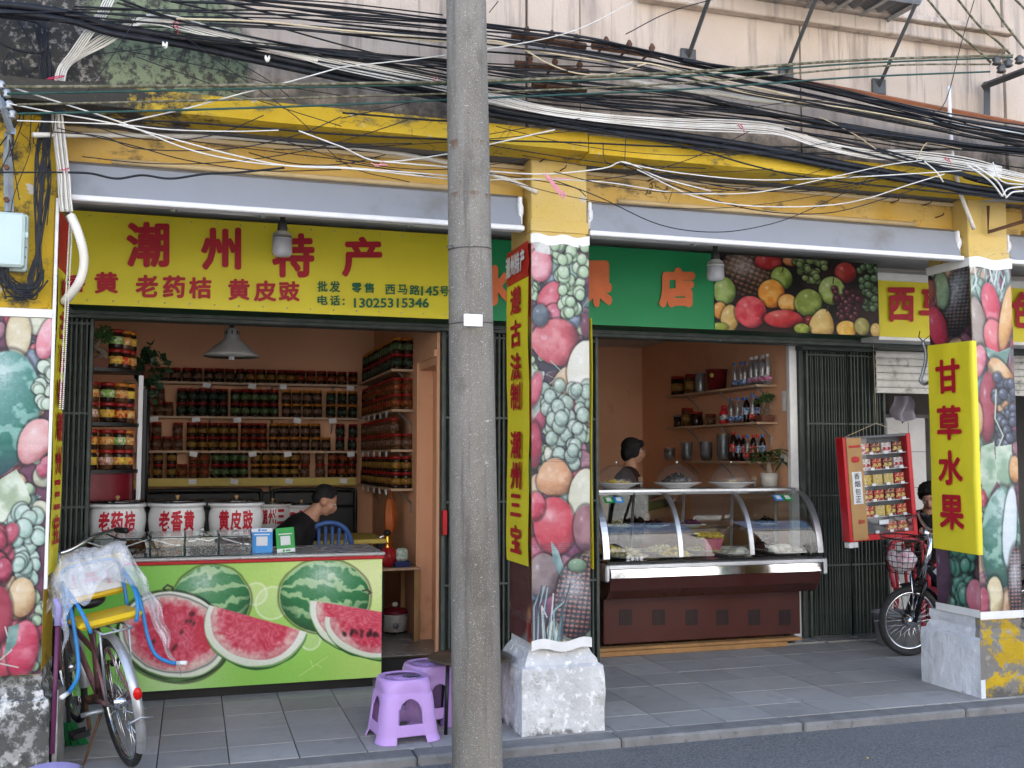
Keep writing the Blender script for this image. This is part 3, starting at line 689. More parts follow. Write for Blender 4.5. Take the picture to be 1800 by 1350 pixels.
# ---- pillar wraps
def wr(x, z, k=0): return mnoise.noise(Vector((x*6, z*5, k)))*.004 + mnoise.noise(Vector((x*3, z*26, k+3)))*.0018
def front_fn(a, b, z0, z1, k, y=YF-.014): return lambda u, v: (a+(b-a)*u, y - wr(a+(b-a)*u, z1+(z0-z1)*v, k), z1+(z0-z1)*v)
def left_fn(x, z0, z1, k, y0=YB-.01, y1=YF-.014): return lambda u, v: (x - .012 - wr(y0+(y1-y0)*u, z1+(z0-z1)*v, k), y0+(y1-y0)*u, z1+(z0-z1)*v)
def paint_mid():
    c = Canvas(933, 430, 1032, 1130, 1.0, '#55303f'); c.blotch('#2c2a3c', 6, .45, .6); c.blotch('#7a3a52', 9, .55, .65); c.leaves(60, ['#5c7470', '#8ca49c', '#44323e', '#7c4054', '#2c3440', '#a06070', '#6c4858'], 26, 1); c.scatter(60, 11)
    c.ell(950, 445, 22, 34, 20, '#701828', '#d8687c', '#ffe0e0'); c.ell(948, 470, 20, 30, 0, '#8a2036', '#e08a96', '#ffe8e4')
    c.poly([(935, 430), (990, 430), (965, 450), (940, 446)], '#e8e8e0', '#88a09a')
    c.grapes(1000, 490, 62, 130, 46, 9, seed=4)
    c.ell(975, 608, 40, 42, -25, '#4a1420', '#c24a56', '#ffd2c8', egg=.2); c.ell(948, 560, 14, 20, 0, '#24303a', '#4c5a66', '#8c9aa4')
    c.ell(1024, 655, 30, 54, 6, '#8a8878', '#dcd8c2', '#ffffff', (-.3, -.3))
    c.poly([(933, 655), (955, 660), (950, 690), (966, 705), (945, 730), (935, 745)], '#dcdccc', '#8aa092')
    c.line([(965, 640), (985, 660), (955, 690)], 1.6, '#a8b8a4')
    c.grapes(992, 755, 80, 150, 70, 10, '#3a4c4c', '#8fa894', '#eef6ea', seed=8)
    c.ell(972, 845, 30, 33, 0, '#6a3820', '#d89a6c', '#ffe6c8', egg=-.2); c.ell(1022, 880, 26, 50, 5, '#77785e', '#cfccae', '#fdfcf0')
    c.ell(972, 930, 36, 50, -6, '#5c0c18', '#cc3848', '#ffd8d4', (-.2, -.35)); c.ell(940, 895, 16, 24, 0, '#600e1e', '#c8344c', '#ffc0c0')
    c.ell(1025, 935, 22, 40, 0, '#3c2030', '#86525c', '#d0a8a8')
    c.ell(952, 1015, 28, 38, 0, '#2c2028', '#7c6668', '#c8b8b0')
    c.poly([(965, 955), (978, 975), (988, 1005), (982, 1020), (968, 990)], '#a8c0bc', '#688c8c')
    c.pine(1012, 1055, 40, 74, 8)
    c.ell(940, 690, 10, 30, 10, '#6c1428', '#b83850', '#f0a0a8'); c.ell(938, 790, 12, 40, 0, '#4c1020', '#a02840', '#d87888'); c.ell(1027, 575, 9, 22, 0, '#2c1424', '#5c2840', '#9c6478'); c.ell(1010, 1000, 16, 12, 10, '#303c30', '#6c8c6c', '#c0d8b8')
    for i in range(16):
        x = 936+i*3.2; c.line([(x, 1130), (x+random.uniform(-5, 12), 1085+random.uniform(-22, 20)), (x+random.uniform(0, 20), 1060+random.uniform(-30, 40))], 2.4, random.choice(['#9cb8bc', '#d4dcd0', '#5c8088', '#3c4c54']))
    return c
def paint_right_front():
    c = Canvas(1703, 470, 1775, 1080, 1.0, '#6a4450'); c.blotch('#34303e', 6, .5, .62); c.blotch('#c8a084', 7, .56, .66); c.leaves(45, ['#5c7470', '#8ca49c', '#44323e', '#7c4054', '#2c3440', '#a06070', '#6c4858'], 26, 2); c.scatter(45, 12)
    for i in range(22):
        x = 1703+random.uniform(0, 70); c.line([(x, 468), (x+random.uniform(-14, 14), 500), (x+random.uniform(-26, 26), 530)], 3, random.choice(['#a0b8b0', '#dce4dc', '#5c7c74', '#7c9c98']))
    c.ell(1738, 540, 16, 42, -8, '#701020', '#d83850', '#ffd0d0'); c.ell(1715, 575, 14, 50, -8, '#4c3c38', '#a08c80', '#d8ccc0'); c.ell(1745, 600, 20, 38, -14, '#781020', '#d84050', '#ffc0b8')
    c.ell(1765, 560, 12, 60, 10, '#8c4c20', '#e8a860', '#ffe8c0')
    c.poly([(1718, 610), (1748, 622), (1770, 612), (1760, 646), (1735, 640)], '#b8d0c4', '#688c80')
    c.ell(1712, 640, 13, 30, 10, '#80182c', '#e07484', '#ffe4e0'); c.ell(1755, 680, 22, 50, -20, '#884418', '#e0a468', '#fff0d0'); c.ell(1726, 720, 16, 64, 3, '#3c0c18', '#8c2436', '#d87880')
    c.ell(1708, 740, 9, 30, 0, '#805028', '#d8b078', '#fff0d0')
    c.grapes(1758, 740, 40, 150, 60, 8, '#12141e', '#3c4256', '#a8b0c0', seed=9)
    c.line([(1742, 690), (1738, 740), (1752, 770), (1738, 800)], 2.2, '#c8d0b0')
    c.poly([(1712, 790), (1735, 782), (1738, 850), (1722, 880), (1708, 850)], '#d4e0c4', '#86a888'); c.poly([(1738, 790), (1765, 786), (1770, 860), (1752, 878), (1738, 850)], '#dce8cc', '#90b090')
    c.ell(1770, 830, 10, 24, 0, '#8c4418', '#e09c58', '#ffe8c0')
    c.melon(1742, 950, 34, 90, 4, 5, '#123430', '#2e6c58', '#e8f4f0', '#86b4a0')
    c.ell(1758, 930, 12, 70, 5, '#c8d8dc', '#e4eef0', '#ffffff')
    c.ell(1728, 1050, 14, 34, 0, '#7c5c34', '#e0cc98', '#fff8e0'); c.ell(1708, 1060, 10, 26, 0, '#4c1020', '#982c44', '#d8788c'); c.pine(1768, 1030, 16, 64, 0, 1.2)
    return c
def paint_right_left():
    c = Canvas(1637, 470, 1703, 1070, 1.0, '#5c4048'); c.blotch('#38242e', 6, .5, .6); c.leaves(40, ['#5c7470', '#8ca49c', '#44323e', '#7c4054', '#2c3440', '#a06070', '#6c4858'], 26, 3); c.scatter(42, 13)
    c.pine(1684, 530, 26, 62, 8, 1.2, '#0c1418', '#55504a', '#8ca0a4', '#7c3c38'); c.ell(1658, 505, 13, 34, -4, '#38503c', '#84a47c', '#d0e0c0'); c.ell(1650, 570, 15, 40, -12, '#580814', '#cc2c48', '#ff98a8')
    c.ell(1640, 500, 8, 20, 0, '#4c1c18', '#9c5448', '#d8a090'); c.line([(1645, 480), (1652, 540), (1662, 580)], 2, '#7c3c4c')
    c.grapes(1676, 1010, 44, 120, 60, 8, '#0c3430', '#4c9478', '#d4f0dc', seed=12, ry=1.8); c.ell(1697, 1040, 14, 30, 0, '#741c30', '#d86c80', '#ffe0e0'); c.ell(1646, 1010, 14, 60, 0, '#2c1c2c', '#4c3044', '#6c4c60')
    return c
def paint_left():
    c = Canvas(-24, 560, 92, 1183, 1.0, '#63304a'); c.blotch('#3a1c30', 6, .5, .62); c.leaves(55, ['#5c7470', '#8ca49c', '#44323e', '#7c4054', '#2c3440', '#a06070', '#6c4858'], 26, 4); c.scatter(58, 14)
    c.ell(45, 590, 18, 42, 0, '#6a4a30', '#d8c8a0', '#fffbe8', (0, -.1)); c.ell(88, 595, 16, 40, 12, '#8c2038', '#e88c98', '#fff0ee'); c.ell(-8, 600, 24, 40, 0, '#34141c', '#6c3040', '#a06878')
    c.melon(22, 730, 56, 112, 6, 5, '#123c44', '#247060', '#e0f4f8', '#78b0a0'); c.ell(-2, 720, 12, 60, 4, '#8cc8d8', '#c8ecf4', '#ffffff')
    c.grapes(84, 680, 30, 70, 14, 9, '#708a78', '#c0d4b8', '#f8fff0', seed=5)
    c.ell(74, 780, 24, 42, 20, '#8c3840', '#e09a98', '#ffe8e0', egg=.2)
    c.poly([(-24, 835), (15, 840), (20, 900), (-5, 960), (-24, 970)], '#c8dcc0', '#88a890'); c.poly([(20, 850), (48, 828), (60, 850), (70, 880), (50, 930), (25, 950), (12, 910)], '#e4ecd4', '#a4b894')
    c.grapes(64, 960, 50, 120, 34, 11, '#5c8078', '#a8c8b4', '#f0faf0', seed=6, ry=1.4)
    c.grapes(28, 985, 44, 100, 20, 12, '#3c0818', '#a82c48', '#e89098', seed=7, ry=1.7)
    c.ell(2, 1010, 14, 60, 0, '#240c1c', '#54243c', '#84485c'); c.ell(62, 1050, 19, 34, 0, '#8c5c34', '#dcb884', '#fff0d0'); c.ell(30, 1080, 20, 50, 0, '#4c0c20', '#98283c', '#c85060')
    c.poly([(-10, 1030), (10, 1050), (8, 1100), (-6, 1120), (-24, 1080)], '#98bcb4', '#587c7c'); c.ell(66, 1140, 22, 50, 4, '#6c0c24', '#cc3050', '#ffd0d0'); c.ell(5, 1145, 30, 36, 0, '#6c3824', '#d09070', '#f4d8b8')
    c.line([(40, 1100), (50, 1140), (30, 1160), (60, 1170)], 2, '#c8d4c0'); c.poly([(45, 1100), (60, 1095), (56, 1130), (40, 1150)], '#90b4a8', '#5c8880')
    return c
zb, zt = .505, 2.79
b1 = thing('pillar_banner', 'glossy fruit print with grapes and pineapple wrapped round the flaking white pillar between the shops', 'banner', (2.02, YF, zb))
paint_mid().finish(.11, .035, '#d0d0da').panel('print_face', front_fn(1.848, 2.202, zb, zt, 1), M['print'], b1)
cl = Canvas(0, 0, 40, 400, 1.6, '#5c3038'); cl.blotch('#c88a60', 7, .5, .58); cl.blotch('#88a8a8', 9, .55, .62); cl.blotch('#a01c34', 6, .52, .6)
cl.panel('print_side', left_fn(1.852, zb, zt, 2), M['print'], b1)
for nm, f in (('white_hem', lambda u, v: (1.843+.364*u, YF-.020-wr(u*2, v, 5), .515-.055*v + .012*sin(u*9))), ('top_hem', lambda u, v: (1.843+.364*u, YF-.016-wr(u*3, v, 6), 2.84-.055*v+.008*sin(u*14)))):
    mb = MB(); mb.grid(f, 14, 3); mb.build(nm, M['white_plastic'], b1)
for zz in (1.52, 1.02, .62):                      # packing tape wound round the wrap
    mb = MB()
    for q in range(4): mb.tube([(1.836, YB-.02, zz+q*.011), (1.836, YF-.021, zz+q*.012), (2.206, YF-.021, zz+.01+q*.009)], .0012, 4)
    mb.build('tape', M['pet'], b1)
b2 = thing('pillar_banner', 'fruit print with dark grapes and melon round the far pillar beside the electric bicycle', 'banner', (5.09, YF, .53))
paint_right_front().finish(.15, .035, '#d8dade').panel('print_face', front_fn(4.925, 5.258, .53, 2.82, 3), M['print'], b2)
paint_right_left().finish(.12).panel('print_side', left_fn(4.93, .52, 2.83, 4), M['print'], b2)
mb = MB(); mb.grid(lambda u, v: (4.915+.35*u, YF-.019, .545-.05*v), 6, 2); mb.grid(lambda u, v: (4.912, YB-(YB-YF+.019)*u, .555-.05*v), 6, 2); mb.build('white_hem', M['white_plastic'], b2)
mb = MB(); mb.grid(lambda u, v: (4.915+.35*u, YF-.019-wr(u, v, 3), 2.88-.07*v+.01*sin(u*8)), 8, 2); mb.grid(lambda u, v: (4.912-wr(u, v, 4), YB-(YB-YF+.019)*u, 2.88-.06*v), 8, 2); mb.build('top_hem', M['white_plastic'], b2)
b3 = thing('pillar_banner', 'fruit print with striped watermelon on the mould-blackened pillar behind the bicycle', 'banner', (-.87, YF, .49))
paint_left().finish(.11, .035, '#d0d0da').panel('print_face', front_fn(-1.06, -.69, .49, 2.245, 7), M['print'], b3)
mb = MB(); mb.box(-1.06, -.682, YF-.022, YF-.004, 2.247, 2.29, 0, .002); mb.box(-.688, -.672, YF-.022, YF+.0, .9, 2.86, 0, .002); mb.build('white_batten', M['white_plastic'], b3)

# ---- yellow text banners on the pillar sides
def side_text(mb, s, x, yc, zc, w, h, bold=.02, m=0, far_first=True):
    letter(mb, s, bold, lambda u, v: (x, yc + w/2 - w*u, zc - h/2 + h*v), m)
t1 = thing('text_banner', 'narrow yellow vertical banner with red characters and red header on white pillar', 'banner', (1.83, 5.8, .95))
z_top, z_bot = at_y(935, 487, YF).z, at_y(935, 995, YF).z; zh = at_y(933, 424, YF).z
def flap(x, y0, y1, za, zb, k, amp=.006): return lambda u, v: (x - mnoise.noise(Vector((u*3, v*7, k)))*amp - .004*sin(v*9), y0+(y1-y0)*u, za+(zb-za)*v)
mb = MB(); mb.grid(flap(1.826, YB-.0, YF-.026, z_top, z_bot, 1, .004), 6, 24); mb.build('cloth', M['vinyl_yellow'], t1)
mb = MB(); mb.grid(flap(1.826, YB-.0, YF-.026, zh, z_top+.002, 2, .003), 6, 6); mb.build('header', M['red_header'], t1)
yc = (YB+YF)/2 - .01
for s, py in zip('遵古法制潮州三宝', (528, 587, 645, 697, 782, 836, 888, 947)):
    z = at_y(918, py, yc).z; mb = MB(); side_text(mb, s, 1.814, yc, z, .205, .165 if s != '三' else .13, .028); mb.build('character', M['red_letter'], t1)
for i, s in enumerate('潮州特产'): mb = MB(); side_text(mb, s, 1.8145, YB-.055-.095*i, (zh+z_top)/2+.005, .085, .13, .03); mb.build('character', M['white_letter'], t1)
t2 = thing('text_banner', 'yellow cloth strip hanging on the display case side of the white pillar', 'banner', (2.215, 5.7, .95))
mb = MB(); mb.grid(lambda u, v: (2.214+.004*sin(v*8)+.003*u, YF-.03+.3*u, at_y(1030, 560, YF).z + (at_y(1034, 1000, YF).z-at_y(1030, 560, YF).z)*v), 4, 20); mb.build('cloth', M['vinyl_yellow'], t2)
t3 = thing('text_banner', 'yellow banner with four red characters beside the electric bicycle', 'banner', (4.91, 5.8, .9))
za, zb_ = at_y(1710, 600, YF).z, at_y(1722, 975, YF).z
def wrapb(u, v):
    L = (YB-YF-.04) + .10; d = u*L; z = za+(zb_-za)*v + .012*(1-u); w = mnoise.noise(Vector((u*4, v*6, 9)))*.004
    return (4.905-w, YB-d, z) if d < (YB-YF+.02) else (4.905 + (d-(YB-YF+.02)), YF-.022-abs(w)-.004, z)
mb = MB(); mb.grid(wrapb, 24, 24); mb.build('cloth', M['vinyl_yellow'], t3)
for s, py in zip('甘草水果', (660, 741, 820, 898)):
    z = at_y(1680, py+2, 5.83).z; mb = MB(); side_text(mb, s, 4.893, 5.815, z, .235, .235, .03); mb.build('character', M['red_letter'], t3)
t4 = thing('text_banner', 'yellow banner with red characters seen edge-on beside the bicycle handlebar', 'banner', (-.66, 5.7, .9))
za4, zb4 = at_y(107, 470, YF).z, at_y(97, 1010, YF).z
mb = MB(); mb.grid(lambda u, v: (-.668+.01*u+.004*sin(v*11), YF-.015+.30*u, za4+(zb4-za4)*v), 5, 24); mb.build('cloth', M['vinyl_yellow'], t4)
mb = MB(); mb.grid(lambda u, v: (-.668+.01*u, YF-.015+.30*u, at_y(107, 372, YF).z+(za4+.002-at_y(107, 372, YF).z)*v), 5, 6); mb.build('header', M['red_header'], t4)
for i, s in enumerate('遵古法制潮州三宝'):
    mb = MB(); zc = za4 - .11 - i*(za4-zb4-.12)/8.2; letter(mb, s, .028, lambda u, v: (-.656+.004*u, YF+.03+.19*u, zc-.075+.15*v)); mb.build('character', M['red_letter'], t4)

# ---- shop signs
YS0 = 7.0
def px_box(s, mb, x0, y0, x1, y1, bold, Y=YS0-.009, m=0):
    """string fitted to a photo pixel box on the sign plane"""
    a = at_y(x0, y1, Y); b = at_y(x1, y1, Y); c = at_y(x0, y0, Y); d = at_y(x1, y0, Y)
    letter(mb, s, bold, lambda u, v: (a*(1-u)+b*u)*(1-v) + (c*(1-u)+d*u)*v, m)
xs0, xs1, xs2, xs3 = at_y(120, 450, YS0).x, at_y(836, 480, YS0).x, at_y(1255, 500, YS0).x, at_y(1543, 500, YS0).x
sg1 = thing('shop_sign', 'long yellow shop sign with red characters and a green phone number', 'sign', ((xs0+xs1)/2, 7.1, 2.52))
mb = MB(); mb.box(xs0, xs1-.004, YS0+.012, 7.34, 2.522, 3.112); mb.build('box', M['green_under'], sg1)
mb = MB(); mb.grid(lambda u, v: (xs0+(xs1-.004-xs0)*u, YS0+.002-mnoise.noise(Vector((u*9, v*2, 4)))*.003, 2.515+.60*v), 40, 8); mb.build('face', M['vinyl_yellow'], sg1)
for s, bx in (('潮', (222, 390, 298, 470)), ('州', (353, 400, 424, 475)), ('特', (478, 410, 553, 488)), ('产', (601, 416, 672, 487)), ('香', (118, 482, 150, 514)), ('黄', (166, 478, 208, 516)), ('老', (238, 483, 278, 523)), ('药', (286, 484, 326, 524)), ('桔', (332, 487, 372, 525)), ('黄', (401, 490, 439, 528)), ('皮', (446, 493, 486, 530)), ('豉', (490, 494, 527, 530))):
    mb = MB(); px_box(s, mb, *bx, .034); mb.build('character', M['red_letter'], sg1)
for s, bx in (('批', (558, 494, 576, 513)), ('发', (579, 494, 598, 514)), ('零', (618, 497, 636, 515)), ('售', (640, 497, 658, 515)), ('西', (677, 500, 695, 518)), ('马', (699, 500, 716, 518)), ('路', (720, 501, 738, 519)), ('145', (740, 503, 771, 520)), ('号', (773, 503, 789, 521)), ('电', (558, 519, 576, 536)), ('话', (580, 519, 598, 537)), ('：', (602, 525, 606, 536)), ('13025315346', (622, 524, 754, 541))):
    mb = MB(); px_box(s, mb, *bx, .026); mb.build('character', M['green_letter'], sg1)
mb = MB()
for k in range(16):
    for z in (2.545, 3.085): mb.ell((xs0+.12+k*.155, YS0-.004, z), (.006, .004, .006), 5)
mb.build('rivets', M['chrome'], sg1)['kind'] = 'stuff'
sg2 = thing('shop_sign', 'green shop sign with orange characters and a fruit picture at one end', 'sign', ((xs1+xs3)/2, 7.1, 2.52))
mb = MB(); mb.box(xs1, xs3, YS0+.012, 7.34, 2.525, 3.10); mb.build('box', M['green_under'], sg2)
mb = MB(); mb.grid(lambda u, v: (xs1+(xs2-xs1)*u, YS0+.003-mnoise.noise(Vector((u*9, v*2, 8)))*.003, 2.518+.585*v), 30, 8); mb.build('face', M['vinyl_green'], sg2)
for s, bx in (('水', (842, 466, 898, 538)), ('果', (1020, 458, 1077, 540)), ('店', (1158, 470, 1222, 541))): mb = MB(); px_box(s, mb, *bx, .06); mb.build('character', M['orange_letter'], sg2)
def paint_sign():
    c = Canvas(1255, 443, 1543, 583, 1.0, '#2c1712'); c.blotch('#150c0c', 5, .5, .6)
    c.pine(1312, 480, 50, 46, 20, .8, '#1c100c', '#6a4630', '#b49070', '#8c5438')
    c.ell(1348, 452, 24, 16, 0, '#400606', '#a81c20', '#f09080'); c.ell(1388, 448, 16, 10, 0, '#5a300c', '#c07038', '#f0c090')
    c.ell(1370, 482, 19, 22, 0, '#28380c', '#7c9434', '#dce8a0'); c.line([(1371, 470), (1373, 462)], 2, '#3c2c10')
    c.grapes(1422, 462, 62, 44, 34, 6.5, '#26341a', '#76884a', '#d0d8a0', seed=21, ry=1)
    c.grapes(1528, 486, 44, 90, 44, 6.5, '#1c2c1c', '#56724a', '#b4c898', seed=22, ry=1)
    c.ell(1484, 464, 20, 20, 0, '#3c0808', '#9c2420', '#e07860')
    c.ell(1459, 500, 24, 27, 0, '#3a4c14', '#92a84c', '#e8f0c0'); c.line([(1461, 486), (1462, 476)], 2, '#3c2c10')
    c.grapes(1488, 530, 60, 70, 60, 6, '#18060c', '#4c1420', '#a06068', seed=23, ry=1)
    c.ell(1272, 512, 19, 26, 0, '#34481c', '#8ca850', '#e0ecb0'); c.ell(1352, 512, 23, 27, 0, '#702c04', '#e08820', '#ffe0a0', tex=.1); c.ell(1380, 528, 17, 17, 0, '#7c4808', '#e09c40', '#ffe4b0')
    c.ell(1416, 526, 24, 27, 20, '#2c400c', '#7c9038', '#d8d898', tex=.15)
    c.ell(1264, 548, 12, 16, 0, '#7c4408', '#d89040', '#ffdca0'); c.ell(1280, 562, 15, 26, 8, '#7c6424', '#cca860', '#f4e4b0'); c.ell(1316, 548, 27, 30, 0, '#500814', '#c8283c', '#f8b0a0', tex=.15)
    c.ell(1424, 562, 26, 12, 0, '#300408', '#7c1420', '#c05050'); c.ell(1372, 558, 34, 17, -2, '#500810', '#c02c34', '#f0a090', egg=.0, tex=.12)
    c.ell(1440, 562, 21, 27, 8, '#7c5420', '#dcb868', '#fff0c0', egg=-.35); c.line([(1448, 540), (1452, 529)], 2, '#4c3c1c'); c.ell(1404, 575, 14, 10, 0, '#3c4c10', '#8c9c38', '#d0d880')
    c.ell(1484, 572, 19, 16, -6, '#8c5408', '#e8b040', '#fff0b0'); c.ell(1512, 566, 14, 17, 0, '#4c4414', '#a09850', '#e0d8a0'); c.ell(1537, 572, 10, 14, 0, '#7c6424', '#d0a858', '#f4e4b0'); c.ell(1262, 578, 14, 8, 0, '#3c4c10', '#8c9c38', '#d0d880')
    return c
paint_sign().finish(.0, .04).panel('picture', lambda u, v: (xs2+.002+(xs3-xs2-.002)*u, YS0-.002, 3.103-.585*v), M['print_sign'], sg2)
sg3 = thing('shop_sign', 'yellow sign with red characters under the arcade behind the far pillar', 'sign', (6.5, 7.1, 2.5))
xa = at_y(1543, 500, 7.06).x
mb = MB(); mb.box(xa+.004, 9.2, 7.068, 7.3, 2.50, 3.05); mb.build('box', M['white_plastic'], sg3)
mb = MB(); mb.grid(lambda u, v: (xa+.004+(9.2-xa)*u, 7.06-mnoise.noise(Vector((u*14, v*2, 14)))*.006, 2.525+.46*v), 40, 6); mb.build('face', M['vinyl_yellow'], sg3)
for s, bx in (('西', (1561, 505, 1608, 566)), ('马', (1617, 508, 1664, 568)), ('路', (1674, 509, 1720, 571)), ('特', (1728, 511, 1772, 574)), ('色', (1779, 512, 1826, 577))): mb = MB(); px_box(s, mb, *bx, .035, 7.043); mb.build('character', M['red_letter'], sg3)

# ---- roll-up awnings
def awning(a, b, label):
    t = thing('awning', label, 'awning', ((a+b)/2, 5.68, 2.87))
    mb = MB(); mb.grid(lambda u, v: (a+(b-a)*u, 5.645+.045*v - .003*mnoise.noise(Vector((u*12, v*3, a))), 2.893+.172*v), 30, 4); mb.grid(lambda u, v: (a+(b-a)*u, 5.75-.06*v, 2.893+.172*v), 4, 2); mb.build('fabric_roll', M['awning'], t)
    mb = MB(); mb.grid(lambda u, v: (a+(b-a)*u, 5.688+.07*v, 3.066+.03*sin(v*pi/2)), 8, 6); mb.build('cover', M['awning_top'], t)
    mb = MB(); mb.box(a-.015, b+.015, 5.628, 5.70, 2.862, 2.892, 0, .006); mb.build('bottom_bar', M['white_paint'], t)
    for x in (a, b):
        mb = MB(); mb.box(x-.012, x+.012, 5.66, 5.755, 2.90, 3.07, 0, .006); mb.cyl((x-.014, 5.70, 2.99), (x+.014, 5.70, 2.99), .05, n=14); mb.build('end_bracket', M['white_paint'], t)
awning(-.655, 1.80, 'pale grey roll-up awning above the yellow sign')
awning(2.235, 4.89, 'pale grey roll-up awning above the green sign')
awning(5.30, 8.0, 'pale grey roll-up awning past the far pillar')
ch = thing('awning_chain', 'white beaded pull chain hanging beside the edge-on yellow banner', 'chain', (-.63, 5.6, 1.7))
mb = MB(); zt_, zl = at_y(120, 350, 5.6).z, at_y(110, 722, 5.6).z
for q in range(2):
    n = 105
    for i in range(n):
        z = zt_ + (zl-zt_)*i/n; x = at_y(120 - 8*(i/n)+ q*5*min(1, i/20), 500, 5.6).x; mb.ell((x, 5.6, z), (.0042,)*3, 4)
mb.build('beads', M['white_plastic'], ch)['kind'] = 'stuff'

# ---- lamps under the arcade
def led(px, py0, py1, label):
    p = at_z(px, py0-8, 3.15); y = p.y; zb = at_y(px, py1, y).z
    t = thing('hanging_bulb', label, 'lamp', (p.x, y, zb), group='arcade lamps')
    L = 3.15 - zb
    mb = MB(); mb.lathe([(.04, 3.149), (.04, 3.135), (.018, 3.125), (.016, 3.07), (.030, 3.06), (.032, 3.01), (.026, 3.0)], 16, 0, Matrix.Translation((p.x, y, 0))); mb.build('lamp_holder', M['steel_dark'], t)
    mb = MB(); mb.lathe([(.030, 3.005), (.058, 2.985), (.064, 2.95), (.064, zb+.12)], 20, 0, Matrix.Translation((p.x, y, 0))); mb.build('collar', M['white_plastic'], t)
    mb = MB(); mb.lathe([(.062, zb+.12), (.064, zb+.03), (.052, zb+.006), (.001, zb)], 20, 0, Matrix.Translation((p.x, y, 0))); mb.build('diffuser', mat('frosted_diffuser', (.62, .63, .68), .35), t)
led(497, 375, 452, 'large white screw bulb hanging in front of the yellow sign')
led(1257, 430, 494, 'large white screw bulb hanging in front of the green sign')
def batten(x0, x1, y, label):
    t = thing('tube_lamp', label, 'lamp', ((x0+x1)/2, y, 3.1))
    mb = MB(); mb.box(x0, x1, y-.02, y+.02, 3.118, 3.149, 0, .004); mb.build('housing', M['white_plastic'], t)
    mb = MB(); mb.cyl((x0+.03, y, 3.10), (x1-.03, y, 3.10), .013, n=10); mb.build('tube', M['white_paint'], t)
    for x in (x0, x1): mb = MB(); mb.box(x-.012, x+.012, y-.016, y+.016, 3.082, 3.117, 0, .003); mb.build('end_cap', M['meter_box'], t)
batten(-.15, .4, 6.72, 'fluorescent batten on the arcade ceiling over the yellow sign')
batten(1.35, 1.8, 6.7, 'short fluorescent batten on the arcade ceiling behind the concrete pole')
batten(2.4, 2.55+.9, 6.7, 'fluorescent batten on the arcade ceiling over the green sign')
# ================================================================ UTILITY POLE
pole = thing('utility_pole', 'tall round concrete utility pole standing in front of the shops', 'pole', (1.372, 5.03, -.05))
px0, py0 = 1.375, 5.03
rb = .5*(at_y(889, 1340, 4.95).x-at_y(798, 1340, 4.95).x)*.965; rt = .5*(at_y(858, 0, 4.95).x-at_y(787, 0, 4.95).x)*.965
dxt = at_y(822, 0, py0).x - at_y(843, 1340, py0).x
def pole_pt(z): return px0 + (z-.0)/3.95*dxt*.98
def pr(z): return rb + (rt-rb)*(z/3.95)
mb = MB(); n = 40; vs = []; k = 28
for i in range(n+1):
    z = -.25 + 9*i/n
    for j in range(k):
        a = 2*pi*j/k; r = pr(z)*(1+.006*mnoise.noise(Vector((cos(a)*2, sin(a)*2, z*2)))); vs.append((pole_pt(z)+r*cos(a), py0+r*sin(a), z))
mb.add(vs, [(i*k+j, i*k+(j+1) % k, (i+1)*k+(j+1) % k, (i+1)*k+j) for i in range(n) for j in range(k)] + [tuple(range(n*k, n*k+k))], 0, True)
mb.build('shaft', M['pole'], pole)
def ring(z, r, tilt=0.0, m='steel_dark', name='wire_band'):
    R = pr(z)+r*.6; mb = MB(); mb.tube([(pole_pt(z)+R*cos(a), py0+R*sin(a), z+tilt*sin(a+1)) for a in [2*pi*i/28 for i in range(28)]], r, 6, 0, closed=True)
    return mb.build(name, M[m], pole)
z1 = at_y(830, 432, 4.92).z; z2 = at_y(832, 565, 4.92).z
ring(z1, .0028, .006); w2 = ring(z2, .0025, .004)
mb = MB(); a = at_y(815, 573, 4.905); b = at_y(848, 553, 4.905); mb.box(a.x, b.x, 4.900, 4.906, a.z, b.z, 0, .002); mb.build('tag_plate', M['white_paint'], pole)
mb = MB(); zc = at_y(785, 437, 4.98).z; mb.tube([(pole_pt(z1)-.10+.018*cos(a)-.015, 4.98, z1+.008*sin(a)) for a in [i*.6 for i in range(11)]], .002, 5); mb.build('wire_loop', M['steel_dark'], pole)
# ================================================================ OVERHEAD CABLES
crnd = random.Random(21)
CABLES = {
 'thin_black': ('thin black overhead cable strung across the upper wall', 'thin black cables across the facade', 'black_cable'),
 'thick_black': ('thick black trunk cable slung along above the yellow cornice', 'thick black trunk cables', 'black_cable'),
 'dusty': ('dusty dark cable in the tangled run along the wall', 'dusty dark cables along the wall', 'dusty_cable'),
 'white_bundle': ('white cable in the long tied bundle slung across the wall', 'white cables of the tied bundle', 'white_cable'),
 'white_thin': ('loose thin white cable drooping in front of the yellow beam', 'loose white cables by the beam', 'white_cable'),
 'cream': ('yellowed cream cable among the black ones', 'yellowed cream cables', 'cream_cable'),
 'olive': ('taut olive mossy wire running to the wall insulators', 'taut olive wires', 'olive_cable'),
 'green': ('taut dark green wire running to the wall insulators', 'taut dark green wires', 'green_cable'),
 'black_drop': ('black cable bunched down the mouldy yellow pillar', 'black cables down the yellow pillar', 'black_cable'),
 'service': ('dark wavy service wire rising from the bracket at the far wall', 'service wires at the far bracket', 'olive_cable'),
}
